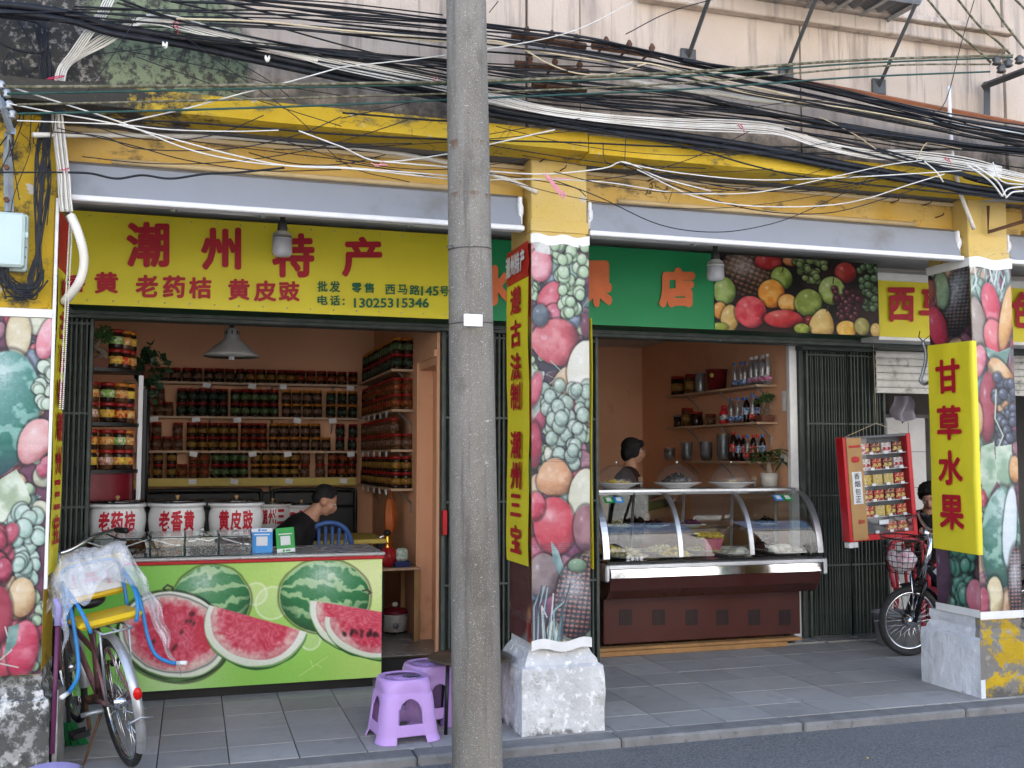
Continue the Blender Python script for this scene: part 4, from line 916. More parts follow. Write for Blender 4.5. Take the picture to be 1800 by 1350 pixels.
def cable(kind, pts, w, Y=5.32, jit=0.0, ye=None, k=6):
    pts = list(pts)
    if kind != 'black_drop':                     # runs that leave the picture carry on along the wall
        if pts[-1][0] >= 1830: (xa, ya), (xb, yb) = pts[-2][:2], pts[-1][:2]; pts.append((xb+900, yb+900*(yb-ya)/(xb-xa)*.8) + tuple(pts[-1][2:]))
        if pts[0][0] <= 0: (xa, ya), (xb, yb) = pts[0][:2], pts[1][:2]; pts.insert(0, (xa-420, ya-420*(yb-ya)/(xb-xa)) + tuple(pts[0][2:]))
    lab, grp, m = CABLES[kind]; n = len(pts); P = []
    ox, oy = crnd.uniform(-jit, jit), crnd.uniform(-jit, jit)
    for i, p in enumerate(pts):
        yy = p[2] if len(p) > 2 else (Y if ye is None else Y+(ye-Y)*i/(n-1))
        P.append(at_y(p[0]+ox, p[1]+oy+crnd.uniform(-jit, jit)*.5, yy))
    Q = smooth_path(P, k)
    base = Q[len(Q)//2].copy(); mb = MB(); mb.tube([q-base for q in Q], max(w*.98, 1.4)*.5*Y/1815, 6 if w < 5 else 10)
    o = mb.build('overhead_cable', M[m]); o.location = base
    return tag(o, lab, 'cable', grp)
T1 = [(-40, 4), (60, 14), (130, 26), (200, 47), (330, 69), (450, 95), (600, 127), (790, 166), (870, 192), (1010, 214), (1200, 238), (1350, 262), (1500, 291), (1650, 318), (1840, 346)]
cable('thick_black', T1, 13, 5.345); cable('thick_black', [(x, y+13-4*(x/1800)) for x, y in T1], 11, 5.34)
cable('thick_black', [(-40, 22), (140, 41), (300, 74), (430, 104), (600, 138), (790, 178), (1000, 222), (1200, 247), (1400, 276), (1600, 315), (1840, 356)], 7, 5.35)
W2 = [(104, 150, 5.52), (110, 122, 5.50), (132, 103, 5.46), (182, 70, 5.40), (238, 40, 5.34), (266, 34, 5.31), (310, 40, 5.30), (360, 53, 5.30), (440, 73, 5.30), (520, 93, 5.30), (600, 114, 5.30), (790, 151, 5.3), (870, 172, 5.3), (960, 194, 5.3), (1080, 210, 5.3), (1200, 219, 5.3), (1300, 222, 5.3), (1372, 229, 5.3), (1440, 253, 5.3), (1520, 270, 5.3), (1600, 275, 5.3), (1690, 286, 5.3), (1760, 301, 5.3), (1840, 322, 5.3)]
W1 = [(104, 150, 5.52), (110, 122, 5.50), (130, 95, 5.45), (150, 66, 5.42), (166, 44, 5.40), (182, 20, 5.38), (198, -15, 5.36)]
WD = [(104, 150, 5.53), (100, 175, 5.56), (101, 205, 5.57), (106, 260, 5.57), (112, 310, 5.58), (114, 345, 5.58), (117, 372, 5.58)]
for i in range(7):
    o = (i-3)*3.3; a = crnd.uniform(-1.5, 1.5)
    cable('white_bundle', [(x+(o*.9 if q < 4 else 0)+a*.5, y+(0 if q < 3 else o*.85*(1+.25*sin(q*1.3+i)))) + (d,) for q, (x, y, d) in enumerate(W2)], 2.5, 5.3)
for i in range(5):
    o = (i-2)*3.0; cable('white_bundle', [(x+o*1.3, y+o*.3, d-.008*i) for x, y, d in W1], 2.8, 5.5)
for i in range(9):
    o = (i-4)*2.4; cable('white_bundle', [(x+o+crnd.uniform(-.8, .8), y, d-.010*(i % 3)) for x, y, d in WD], 3.2, 5.55)
# black runs, left half then right half, as the photograph shows them
BL = [
 ([(205, -6), (330, 38), (480, 72), (600, 92), (790, 130), (900, 150), (1100, 178), (1330, 196), (1600, 240), (1840, 268)], 3.5),
 ([(255, -6), (420, 30), (600, 79), (700, 104), (800, 130), (1000, 176), (1200, 206), (1420, 236), (1600, 262), (1840, 302)], 3.5),
 ([(350, -8), (480, 24), (600, 42), (790, 60), (900, 72), (1050, 92), (1200, 118), (1450, 170), (1600, 205), (1840, 258)], 4),
 ([(400, -6), (600, 12), (790, 33), (900, 46), (1050, 70), (1200, 100), (1400, 142), (1550, 174), (1840, 226)], 4),
 ([(300, 2), (450, 8), (600, 22), (790, 38), (960, 62), (1110, 84), (1210, 106), (1400, 148), (1600, 190), (1840, 236)], 5.5),
 ([(130, 12), (330, 20), (480, 26), (600, 29), (790, 50), (940, 62), (1080, 78), (1200, 104), (1420, 152), (1600, 196), (1840, 244)], 4),
 ([(120, 20), (300, 32), (460, 40), (600, 50), (790, 64), (900, 74), (1040, 96), (1200, 124), (1420, 168), (1640, 214), (1840, 256)], 4),
 ([(90, 34), (260, 40), (420, 44), (600, 58), (790, 84), (920, 94), (1060, 106), (1200, 132), (1330, 160), (1520, 190), (1840, 246)], 4),
 ([(300, 60), (450, 76), (600, 88), (790, 108), (940, 120), (1080, 126), (1200, 140), (1400, 176), (1640, 224), (1840, 262)], 3.5),
 ([(330, 62), (600, 97), (790, 118), (1000, 142), (1200, 166), (1330, 192), (1500, 226), (1660, 252), (1840, 272)], 3.5),
 ([(420, 82), (600, 101), (790, 142), (1000, 168), (1200, 180), (1320, 198), (1450, 218), (1600, 244), (1840, 276)], 3.5),
 ([(560, 106), (790, 148), (960, 172), (1120, 186), (1230, 196), (1340, 208), (1480, 226), (1700, 252), (1840, 262)], 4),
 ([(600, 108), (790, 157), (1000, 186), (1180, 202), (1350, 214), (1500, 234), (1700, 258), (1840, 268)], 4),
 ([(860, 150), (1000, 172), (1180, 192), (1340, 202), (1480, 222), (1640, 246), (1840, 270)], 4),
 ([(0, 20), (140, 19), (300, 26), (470, 30), (620, 37), (790, 52), (940, 70), (1110, 88), (1260, 120), (1500, 168), (1840, 240)], 3),
 ([(480, 2), (600, 8), (780, 28)], 3), ([(1200, 108), (1330, 128), (1480, 160), (1640, 200), (1840, 240)], 5),
 ([(1200, 113), (1350, 140), (1500, 172), (1680, 212), (1840, 247)], 4), ([(1200, 122), (1380, 158), (1560, 196), (1720, 226), (1840, 252)], 3.5),
 ([(1210, 110), (1300, 122), (1420, 150), (1560, 184), (1720, 216), (1840, 236)], 5),
 ([(600, 196), (790, 212), (860, 200), (1000, 224), (1190, 252), (1330, 292), (1450, 315), (1720, 343), (1840, 352)], 4),
 ([(95, 192), (200, 208), (330, 215), (480, 226), (600, 234), (790, 243), (1000, 250), (1200, 256), (1400, 256), (1560, 262), (1720, 258), (1840, 254)], 4),
 ([(860, 192), (1000, 216), (1120, 240), (1240, 262), (1330, 268), (1480, 266), (1640, 262), (1840, 256)], 2.5),
 ([(1200, 262), (1400, 270), (1560, 276), (1700, 290), (1840, 310)], 3), ([(1420, 236), (1540, 262), (1660, 296), (1740, 318), (1840, 340)], 6),
 ([(1430, 246), (1560, 274), (1680, 306), (1840, 350)], 6), ([(1480, 262), (1600, 292), (1720, 318), (1840, 342)], 5), ([(1380, 224), (1500, 250), (1640, 292), (1760, 316), (1840, 330)], 5),
]
for p, w in BL: cable('thin_black', p, w*.88, 5.30 + crnd.uniform(-.05, .06), 2.6)
for i in range(20):                              # loose strands that thicken the runs
    p, w = BL[crnd.choice([0, 2, 3, 5, 6, 7, 8, 9, 10, 11])]
    cable('dusty', [(x, y+crnd.uniform(-3, 7)) for x, y in p], crnd.uniform(2.4, 4.2), 5.32+crnd.uniform(-.06, .06), 6)
for p, w in [
 ([(600, 150), (720, 168), (790, 178)], 2), ([(200, 85), (350, 115), (480, 148), (600, 168)], 1.6), ([(240, 100), (420, 165), (600, 222)], 1.6), ([(150, 165), (200, 95), (240, 30)], 1.6),
 ([(300, 45), (400, 120), (520, 205), (610, 290), (720, 320)], 1.6), ([(165, 96), (290, 82)], 1.6), ([(600, 208), (740, 176)], 1.8), ([(380, 88), (470, 140), (520, 180)], 1.6),
 ([(100, 225), (230, 255), (330, 282), (460, 300), (600, 298)], 2), ([(95, 232), (180, 240), (250, 262), (400, 262), (520, 238), (600, 205)], 2), ([(590, 283), (700, 300), (790, 315), (860, 318)], 2),
 ([(120, 303), (160, 305), (205, 314), (250, 308), (300, 314), (360, 306), (420, 303), (500, 295)], 4), ([(-10, 303), (110, 303)], 3), ([(860, 255), (900, 262), (1000, 278), (1100, 290), (1240, 296)], 2),
 ([(960, 312), (1050, 345), (1160, 395), (1260, 408), (1350, 395), (1420, 370), (1500, 330), (1560, 290)], 2), ([(1095, 290), (1200, 332), (1320, 368), (1450, 375), (1560, 348), (1640, 322)], 2.2),
 ([(1060, 250), (1062, 280), (1075, 290)], 1.8), ([(1100, 230), (1098, 290)], 1.6), ([(860, 305), (950, 318), (1010, 330), (1030, 345)], 1.8), ([(860, 236), (940, 222), (1020, 208)], 1.6),
 ([(1714, -5), (1690, 75), (1670, 155), (1655, 190), (1640, 197)], 2), ([(860, 22), (876, 2)], 2), ([(1100, 60), (1180, 20), (1280, -8)], 2.2), ([(1280, 195), (1400, 178), (1480, 176)], 1.6), ([(1240, 330), (1330, 336), (1470, 326), (1560, 312)], 2),
]:
    o = cable('thin_black', p, w, 5.26); mx, my = sum(q[0] for q in p)/len(p), sum(q[1] for q in p)/len(p)
    o['label'], o['group'] = ('loose thin black wire crossing the mouldy green end of the upper wall', 'loose black wires on the mouldy wall') if mx < 620 and my < 200 else ('loose thin black wire hanging in front of the yellow beam over the yellow sign', 'loose black wires over the yellow sign') if mx < 800 else ('loose thin black wire drooping in front of the yellow beam over the green sign', 'loose black wires over the green sign') if my > 190 else ('thin black wire crossing the bare upper wall above the cable run', 'loose black wires high on the wall')
for p, w in [
 ([(310, 33), (460, 38), (600, 53), (790, 70), (870, 72), (935, 88), (1060, 107), (1135, 111), (1200, 126), (1400, 170)], 3.5), ([(600, 57), (790, 74), (900, 80), (960, 110), (1010, 128), (1070, 131), (1135, 112)], 3),
 ([(1200, 130), (1330, 168), (1500, 192), (1640, 218)], 3), ([(1440, 205), (1500, 235), (1540, 262)], 2), ([(1610, 285), (1625, 255), (1640, 252), (1690, 262)], 2.4),
]: cable('cream', p, w, 5.27)
for p, w in [
 ([(15, 152), (120, 185), (215, 216), (330, 262), (430, 284), (520, 292), (600, 294), (790, 309)], 2.6), ([(15, 182), (100, 199), (220, 222), (400, 270), (510, 292), (620, 297), (790, 315)], 2.6),
 ([(30, 212), (110, 215), (210, 219), (300, 228), (410, 231), (490, 229)], 2.2), ([(210, 217), (330, 190), (430, 163), (500, 146), (600, 118)], 2.4), ([(600, 118), (790, 96), (990, 60), (1110, 5)], 2.2),
 ([(525, 230), (600, 258), (670, 284), (790, 270), (860, 254), (975, 228)], 2.8), ([(670, 284), (790, 294), (860, 301), (960, 306), (1060, 296), (1098, 285), (1160, 312), (1250, 336)], 2.8), ([(860, 316), (940, 315), (1060, 320), (1180, 338), (1260, 340)], 2.2),
 ([(1095, 286), (1180, 302), (1320, 316), (1460, 313), (1560, 308), (1690, 300)], 2.4), ([(1120, 298), (1220, 345), (1320, 362), (1440, 362), (1520, 350), (1600, 324), (1660, 306)], 2.4), ([(1200, 341), (1330, 338), (1460, 312), (1560, 290), (1620, 282)], 2.2),
 ([(1700, 290), (1740, 318), (1762, 345)], 4), ([(1712, 290), (1752, 318), (1768, 345)], 4), ([(1745, 285), (1760, 318), (1800, 325)], 3), ([(1762, 345), (1772, 332), (1800, 328)], 4), ([(1768, 348), (1780, 338), (1800, 336)], 4),
 ([(1625, 284), (1646, 302), (1658, 320)], 3),
]: cable('white_thin', p, w, 5.25)
cable('olive', [(10, 153), (300, 151), (600, 147), (860, 142), (1200, 127), (1500, 106), (1780, 97)], 5.5, 5.22)
cable('olive', [(30, 184), (300, 178), (600, 170), (860, 162), (1200, 146), (1550, 116), (1740, 113)], 4, 5.22)
cable('green', [(12, 165), (300, 159), (600, 152), (860, 146), (1200, 134), (1500, 112), (1780, 101)], 4, 5.23)
cable('green', [(30, 200), (300, 194), (600, 184), (860, 172), (1200, 157), (1500, 136), (1740, 126)], 4, 5.22)
for p in ([(1628, -5), (1670, 45), (1715, 85), (1742, 110)], [(1680, -5), (1720, 45), (1755, 75), (1775, 95)], [(1735, -5), (1765, 40), (1800, 85)], [(1780, -5), (1810, 25)]): cable('service', p, 5, 5.25, .5)
# drop cables down the pillar with the coil under the meter box
for i in range(13):
    x = 62+i*3.4; cable('black_drop', [(70+crnd.uniform(-16, 22), 40+crnd.uniform(-12, 25)), (84+crnd.uniform(-7, 8), 120), (82+crnd.uniform(-8, 8), 200), (75+crnd.uniform(-12, 12), 270), (72+crnd.uniform(-13, 13), 340), (68+crnd.uniform(-4, 4), 430), (60+crnd.uniform(-14, 14), 490), (45+crnd.uniform(-18, 16), 518+crnd.uniform(-16, 10)), (15+crnd.uniform(-10, 10), 505+crnd.uniform(-20, 10)), (-15, 470)], crnd.uniform(2.2, 4), 5.55, 1)
for i in range(7):
    r = crnd.uniform(22, 42); cx, cy = 42+crnd.uniform(-8, 8), 480+crnd.uniform(-8, 8)
    cable('black_drop', [(cx+r*cos(a)*1.05, cy+r*sin(a)*1.1) for a in [crnd.uniform(0, 1)+j*.5 for j in range(-1, 9)]], 2.6, 5.545, 1)
for p in ([(0, 30), (60, 38), (80, 55), (82, 80), (70, 92), (30, 88), (-10, 70)], [(15, 92), (60, 140), (80, 175)], [(30, 33), (62, 90), (72, 140), (75, 200)]): cable('black_drop', p, 4, 5.5)

for i in range(14):                              # web of odd thin wires sagging over the beam
    x0 = crnd.uniform(60, 1300); x1 = x0+crnd.uniform(240, 620); y0 = 205+x0*.05+crnd.uniform(-40, 70); y1 = 205+x1*.05+crnd.uniform(-40, 70); sg = crnd.uniform(4, 46)
    o = cable('thin_black', [(x0+(x1-x0)*t, y0+(y1-y0)*t+sg*4*t*(1-t)) for t in (0, .2, .4, .6, .8, 1)], crnd.uniform(1.3, 2.2), 5.27+crnd.uniform(-.03, .03), 1)
    o['label'], o['group'] = ('hair-thin black wire sagging over the yellow beam', 'hair-thin wires over the beam')
for i in range(12):
    x = crnd.uniform(0, 85); y = crnd.uniform(40, 240); cable('black_drop', [(x, y), (x+crnd.uniform(-25, 25), y+crnd.uniform(20, 50)), (x+crnd.uniform(-30, 30), y+crnd.uniform(60, 110)), (x+crnd.uniform(-20, 30), y+crnd.uniform(120, 180))], crnd.uniform(1.4, 2.4), 5.53, 1)
# ---- ties round the bundles
def tie(px, py, w, h, m, label, Y=5.28):
    c = at_y(px, py, Y); s = Y/1815; mb = MB()
    mb.tube([(w*s*.5*cos(a), .02*sin(a), h*s*.5*sin(a*1.0)+.3*w*s*.5*cos(a)) for a in [i*2*pi/12 for i in range(12)]], .0026, 5, closed=True); mb.tube([(0, -.02, -h*s*.4), (.012, -.022, -h*s*.9), (.006, -.02, -h*s*1.3)], .002, 4)
    o = mb.build('cable_tie', M[m]); o.location = c; tag(o, label, 'tie', 'twine ties round the cables')
tie(310, 42, 10, 16, 'red_tie', 'red twine tied round the white cable bundle above the green mould'); tie(98, 136, 26, 8, 'red_tie', 'red twine tied where the white cables turn down the pillar', 5.45); tie(113, 297, 14, 6, 'red_tie', 'red twine round the white cables beside the grey awning', 5.55)
tie(1302, 222, 6, 14, 'red_tie', 'red twine round the white bundle between the roof struts'); tie(1665, 280, 6, 12, 'red_tie', 'red twine round the white bundle by the white conduit'); tie(766, 138, 6, 14, 'pink_tie', 'pink twine round the white bundle beside the concrete pole')
tw = thing('plastic_twine', 'pale pink plastic twine knotted on wires above the white pillar', 'twine', at_y(962, 312, 5.24))
mb = MB()
for q in range(4): mb.tube(smooth_path([at_y(960+q, 308, 5.24), at_y(968+q*2, 322, 5.235), at_y(980+q*3, 338, 5.235), at_y(992+q*1.5, 350-q*3, 5.24)], 4), .003, 5)
mb.tube([at_y(958, 303, 5.23), at_y(962, 316, 5.23), at_y(975, 313, 5.23), at_y(1003, 314, 5.23)], .003, 5); mb.build('strands', M['pink_tie'], tw)
tw2 = thing('plastic_twine', 'pink plastic twine knotted on white wires beside the concrete pole', 'twine', at_y(668, 290, 5.24))
mb = MB(); mb.tube([at_y(652, 286, 5.23), at_y(664, 293, 5.23), at_y(672, 284, 5.23), at_y(682, 290, 5.23), at_y(660, 290, 5.225)], .003, 5); mb.build('strands', M['pink_tie'], tw2)

# ================================================================ FITTINGS ON THE FACADE
def pipe(pts, r, m, label, name='conduit_pipe', clip=True):
    t = thing(name, label, 'pipe', Vector(pts[len(pts)//2])); mb = MB(); mb.tube(smooth_path(pts, 5), r, 10); mb.build('tube', M[m], t)
    if clip:
        for q in (0.25, .75):
            P = smooth_path(pts, 5); i = int(q*(len(P)-2)); d = (P[i+1]-P[i]).normalized(); mb = MB(); mb.cyl(P[i]-d*.008, P[i]+d*.008, r*1.35, n=10); mb.build('clip', M[m], t)
    return t
pipe([at_y(58, 237, 5.5), at_y(200, 238, 5.72), at_y(370, 240, 5.735), at_y(430, 243, 5.735), at_y(590, 256, 5.735), at_y(700, 270, 5.735), at_y(790, 287, 5.735)], .013, 'pvc', 'white conduit pipe along the yellow beam above the yellow sign awning')
pipe([at_y(862, 306, 5.7), at_y(905, 320, 5.66), at_y(944, 338, 5.60)], .012, 'pvc', 'short bent conduit pipe stub beside the yellow pillar head', clip=False)
pipe([at_y(1103, 141, 5.4), at_y(1210, 160, 5.4), at_y(1270, 166, 5.4), at_y(1345, 178, 5.42), at_y(1480, 190, 5.42), at_y(1560, 203, 5.42), at_y(1700, 223, 5.42), at_y(1800, 236, 5.42)], .014, 'pvc', 'long dusty conduit pipe running behind the cables on the upper wall')
pipe([at_y(1668, 152, 5.36), at_y(1670, 215, 5.36), at_y(1674, 275, 5.36)], .012, 'white_paint', 'upright white conduit standing out of the cable run', clip=False)
pipe([at_y(1681, 308, 5.37), at_y(1690, 345, 5.45), at_y(1712, 402, 5.55)], .013, 'pvc', 'rust-spotted white conduit slanting down to the far pillar', clip=False)
# corrugated hose by the left banner
hs = thing('corrugated_hose', 'thick cream corrugated hose curving down beside the yellow sign', 'hose', at_y(140, 450, 5.57))
Q = smooth_path([at_y(124, 378, 5.56), at_y(136, 405, 5.55), at_y(146, 440, 5.55), at_y(147, 470, 5.56), at_y(138, 498, 5.58), at_y(122, 520, 5.62), at_y(112, 530, 5.66)], 14)
mb = MB(); mb.tube(Q, [.0215 + .002*(1 if i % 2 else -1) for i in range(len(Q))], 12); mb.build('tube', M['pvc'], hs)
# meter box
bx = thing('meter_box', 'pale green electric meter box on the mouldy yellow pillar', 'meter box', (-.9, 5.55, 2.48))
mb = MB(); a, b = at_y(-20, 470, 5.5), at_y(44, 374, 5.5); mb.box(a.x, b.x, 5.50, 5.61, a.z+.01, b.z, 0, .012); mb.build('lid', M['meter_box'], bx)
mb = MB(); mb.box(a.x-.005, b.x+.006, 5.56, 5.618, a.z, b.z+.006, 0, .008); mb.build('back_case', M['meter_box'], bx)
mb = MB(); mb.box(b.x-.002, b.x+.014, 5.52, 5.54, a.z+.16, a.z+.19, 0, .003); mb.build('latch', M['meter_box'], bx)
# left bracket with insulators
lb = thing('insulator_bracket', 'steel angle bracket with wire insulators on the mouldy yellow pillar', 'bracket', at_y(12, 300, 5.5))
mb = MB(); mb.tube([at_y(16, 372, 5.56), at_y(14, 280, 5.56), at_y(16, 235, 5.54), at_y(22, 230, 5.5)], .022, 4, smooth=False); mb.tube([at_y(-6, 158, 5.4), at_y(6, 190, 5.4), at_y(20, 232, 5.45)], .016, 4, smooth=False); mb.build('angle_bar', M['galv'], lb)
for (x, y) in ((2, 150), (12, 165), (16, 185), (22, 202)):
    c = at_y(x, y, 5.3); mb = MB(); mb.lathe([(.007, -.02), (.019, -.014), (.012, 0), (.020, .012), (.008, .024)], 12, 0, Matrix.Translation(c)); mb.build('insulator', M['galv'], lb)
for y in (295, 352): c = at_y(12, y, 5.535); mb = MB(); mb.cyl(c, c+Vector((0, -.02, 0)), .014, n=6, smooth=False); mb.build('bolt', M['rust'], lb)
# iron racks for cables over the white pillar
def rack(x0, y0, x1, y1, label, n=3):
    t = thing('cable_rack', label, 'bracket', at_y((x0+x1)/2, (y0+y1)/2, 5.4)); a, b = at_y(x0, y0, 5.44), at_y(x1, y1, 5.44)
    mb = MB(); mb.tube([a, b], .022, 4, smooth=False); mb.build('angle_bar', M['rust'], t)
    for i in range(n):
        c = a+(b-a)*(i+.5)/n; mb = MB(); mb.lathe([(.008, -.045), (.02, -.03), (.012, -.01), (.02, .01), (.008, .035)], 10, 0, Matrix.Translation(c+Vector((0, -.045, .01)))); mb.build('insulator', M['rust'], t)
        mb = MB(); mb.cyl(c+Vector((0, .1, 0)), c+Vector((0, -.05, 0)), .007, n=6); mb.build('stud', M['rust'], t)
rack(900, 62, 1030, 82, 'rusty cable rack on the upper wall beneath the topmost wires'); rack(1040, 80, 1160, 98, 'rusty cable rack beside the roof strut above the white pillar'); rack(905, 112, 1035, 128, 'rusty cable rack level with the olive wires by the pole'); rack(935, 150, 1030, 160, 'short rusty cable rack just above the white cable bundle', 2)
# bracket at right end
rbk = thing('wire_bracket', 'dark iron wall bracket holding the wire ends at the far wall', 'bracket', at_y(1735, 170, 5.5))
mb = MB(); mb.tube([at_y(1735, 205, 5.5), at_y(1735, 145, 5.5)], .028, 4, smooth=False); mb.tube([at_y(1728, 152, 5.48), at_y(1800, 125, 5.2), at_y(1860, 110, 5.1)], .024, 4, smooth=False); mb.build('angle_bar', M['steel_dark'], rbk)
for x, y in ((1752, 108), (1772, 112), (1792, 106), (1760, 122)):
    c = at_y(x, y, 5.2); mb = MB(); mb.lathe([(.012, -.025), (.03, -.015), (.02, 0), (.03, .012), (.012, .03)], 12, 0, Matrix.Translation(c)); mb.build('insulator', M['steel_dark'], rbk)
rb2 = thing('welded_bracket', 'brown welded bracket fixed to the far pillar under the cables', 'bracket', at_y(1750, 370, 5.5))
mb = MB(); mb.tube([at_y(1722, 350, 5.6), at_y(1830, 352, 5.35)], .017, 4, smooth=False); mb.build('rail', M['galv'], rb2)
mb = MB(); mb.tube([at_y(1737, 362, 5.58), at_y(1737, 408, 5.58), at_y(1830, 380, 5.4)], .014, 4, smooth=False); mb.tube([at_y(1797, 360, 5.45), at_y(1800, 392, 5.45)], .012, 4, smooth=False); mb.build('brace', M['rust'], rb2)
# red oxide rail on the upper wall
rl = thing('wall_rail', 'red-brown steel rail running along the upper wall behind the cables', 'rail', at_y(1600, 190, 5.45))
mb = MB(); mb.tube([at_y(1340, 131, 5.46), at_y(1500, 160, 5.46), at_y(1640, 188, 5.46), at_y(1840, 226, 5.46)], .016, 4, smooth=False); mb.build('bar', M['rail_orange'], rl)
# canopy above with three struts
cn = thing('roof_canopy', 'corrugated sheet canopy on steel struts high on the upper wall', 'canopy', at_y(1450, 10, 5.3))
pw = at_y(1550, 40, 5.53); pf = at_x(1617, 3, pw.x); X1, Xl, YFc = pw.x, 3.0, pf.y; zw, zf = pw.z, pf.z
def cz(y): return zw+(zf-zw)*(5.53-y)/(5.53-YFc)
mb = MB(); mb.grid(lambda u, v: (Xl+(X1-Xl)*u, YFc+(5.53-YFc)*v, cz(YFc+(5.53-YFc)*v)+.03+.012*sin(u*80)), 120, 2); mb.build('sheet', M['awning_top'], cn)
for p, q in (((Xl, YFc), (X1, YFc)), ((X1, YFc), (X1, 5.53)), ((Xl, 5.50), (X1, 5.50))):
    mb = MB(); mb.tube([(p[0], p[1], cz(p[1])), (q[0], q[1], cz(q[1]))], .02, 4, smooth=False); mb.build('frame_bar', M['galv'], cn)
for i in range(5):
    x = Xl+.2+i*(X1-Xl-.2)/5; mb = MB(); mb.tube([(x, YFc, cz(YFc)+.004), (x, 5.53, cz(5.53)+.004)], .014, 4, smooth=False); mb.build('purlin', M['galv'], cn)
for xb, yb_ in ((1545, 152), (1382, 128), (1210, 100)):
    b_ = at_y(xb, yb_, 5.535); t_ = Vector((b_.x+.01, YFc+.01, zf-.01))
    mb = MB(); mb.tube([b_, t_], .015, 4, smooth=False); mb.build('strut', M['steel_dark'], cn)
    mb = MB(); mb.box(b_.x-.05, b_.x+.05, 5.528, 5.546, b_.z-.05, b_.z+.05, 0, .003); mb.build('foot_plate', M['steel_dark'], cn)
# pair of small porcelain clips hanging on the trunk cable
for x, y in ((290, 78), (470, 102)):
    c = at_y(x, y, 5.28); t = thing('porcelain_clip', 'small white porcelain clip hanging on the thick trunk cable', 'clip', c, group='porcelain clips')
    for s in (-1, 1): mb = MB(); mb.lathe([(.001, -.022), (.007, -.014), (.0075, 0), (.003, .014)], 10, 0, Matrix.Translation(c+Vector((s*.007, 0, 0))) @ Matrix.Rotation(s*.2, 4, 'Y')); mb.build('half', M['pvc'], t)
# rusty hooks left on the yellow beam
for x, y in ((1568, 356), (1625, 360), (1646, 382), (1140, 318), (985, 300), (950, 284), (1015, 286)):
    c = at_y(x, y, 5.75 if x > 1100 else 5.615); mb = MB(); mb.tube([(0, .03, 0), (0, -.03, 0), (.012, -.05, .004), (.02, -.05, .02)], .004, 6); o = mb.build('rusty_hook', M['rust']); o.location = c
    tag(o, 'rusty nail hook left in the yellow beam past the green sign' if x > 1100 else 'rusty nail hook left in the yellow pillar head', 'hook', 'rusty hooks on the beam' if x > 1100 else 'rusty hooks on the pillar head')
# ================================================================ LEFT SHOP
M['jar_dark'] = mat('dark_preserve_in_glass', (.012, .008, .006), .08, var=(40, (.035, .014, .007), .4, .65))
M['jar_brown'] = mat('brown_preserve_in_glass', (.045, .018, .008), .08, var=(40, (.11, .045, .015), .4, .65))
M['lid_red'] = mat('red_jar_lid', (.25, .009, .006), .38); M['lid_orange'] = mat('orange_jar_lid', (.45, .15, .010), .38); M['lid_dull'] = mat('dark_red_jar_lid', (.20, .012, .010), .4)
def label_mat(name, a, b, c):
    s = NT(name); base = s.mix(s.ramp(s.noise(38, 3, .5), .46, .54), a, b); base = s.mix(s.ramp(s.noise(60, 2, .5, s.coords((1, 1, 1), (4, 2, 7))), .58, .62), base, c); s.color(base); s.rough(.35); return s.mat
DIM_LBL = [label_mat('yellow_fruit_label', (0.223, 0.155, 0.019), (0.186, 0.093, 0.031), (0.205, 0.031, 0.012)), label_mat('green_label', (0.037, 0.087, 0.022), (0.074, 0.118, 0.037), (0.186, 0.180, 0.124)), label_mat('orange_label', (0.211, 0.081, 0.019), (0.223, 0.143, 0.043), (0.124, 0.012, 0.009)),  # shelf labels darkened in colour to stand for the low light inside
       label_mat('red_label', (0.161, 0.011, 0.006), (0.186, 0.031, 0.009), (0.223, 0.155, 0.031)), label_mat('pink_label', (0.124, 0.062, 0.046), (0.087, 0.028, 0.019), (0.211, 0.167, 0.099)), label_mat('dark_green_label', (0.009, 0.025, 0.015), (0.015, 0.040, 0.022), (0.099, 0.105, 0.074))]
def jar_mesh(R, Hh, body, lid, label, n=14):
    mb = MB()
    mb.lathe([(R*.93, 0), (R, .06*Hh), (R, .24*Hh)], n, 0); mb.lathe([(R*1.015, .24*Hh), (R*1.015, .62*Hh)], n, 2)
    mb.lathe([(R, .62*Hh), (R, .70*Hh), (R*.90, .79*Hh), (R*.88, .84*Hh)], n, 0); mb.lathe([(R*.97, .83*Hh), (R*.98, .98*Hh), (R*.94, Hh), (.0005, Hh)], n, 1, smooth=True)
    return mb.mesh('preserve_jar', [body, lid, label])
JM = {}
def jar(kind, loc, label, group, s=1.0):
    if kind not in JM:
        b, l, t = kind; JM[kind] = jar_mesh(.045, .13, M['jar_dark' if b == 'd' else 'jar_brown'], M[{'r': 'lid_red', 'o': 'lid_orange', 'k': 'lid_dull'}[l]], DIM_LBL[t])
    o = put('preserve_jar', JM[kind], None, loc); o.scale = (s, s, s); o.rotation_euler = (0, 0, random.uniform(0, 6)); o.scale = (s*jr.uniform(.95, 1.04), s*jr.uniform(.95, 1.04), s); return tag(o, label, 'jar', group)
jr = random.Random(5)
ZS = [at_y(400, 672, 10.1).z, at_y(400, 732, 10.1).z, at_y(400, 792, 10.1).z, at_y(400, 840, 10.1).z]
ords = ['top', 'second', 'third', 'lowest']
LIDN = {'r': 'red', 'o': 'orange', 'k': 'dark red'}; LBN = ['yellow', 'green', 'orange', 'red', 'pink', 'dark green']
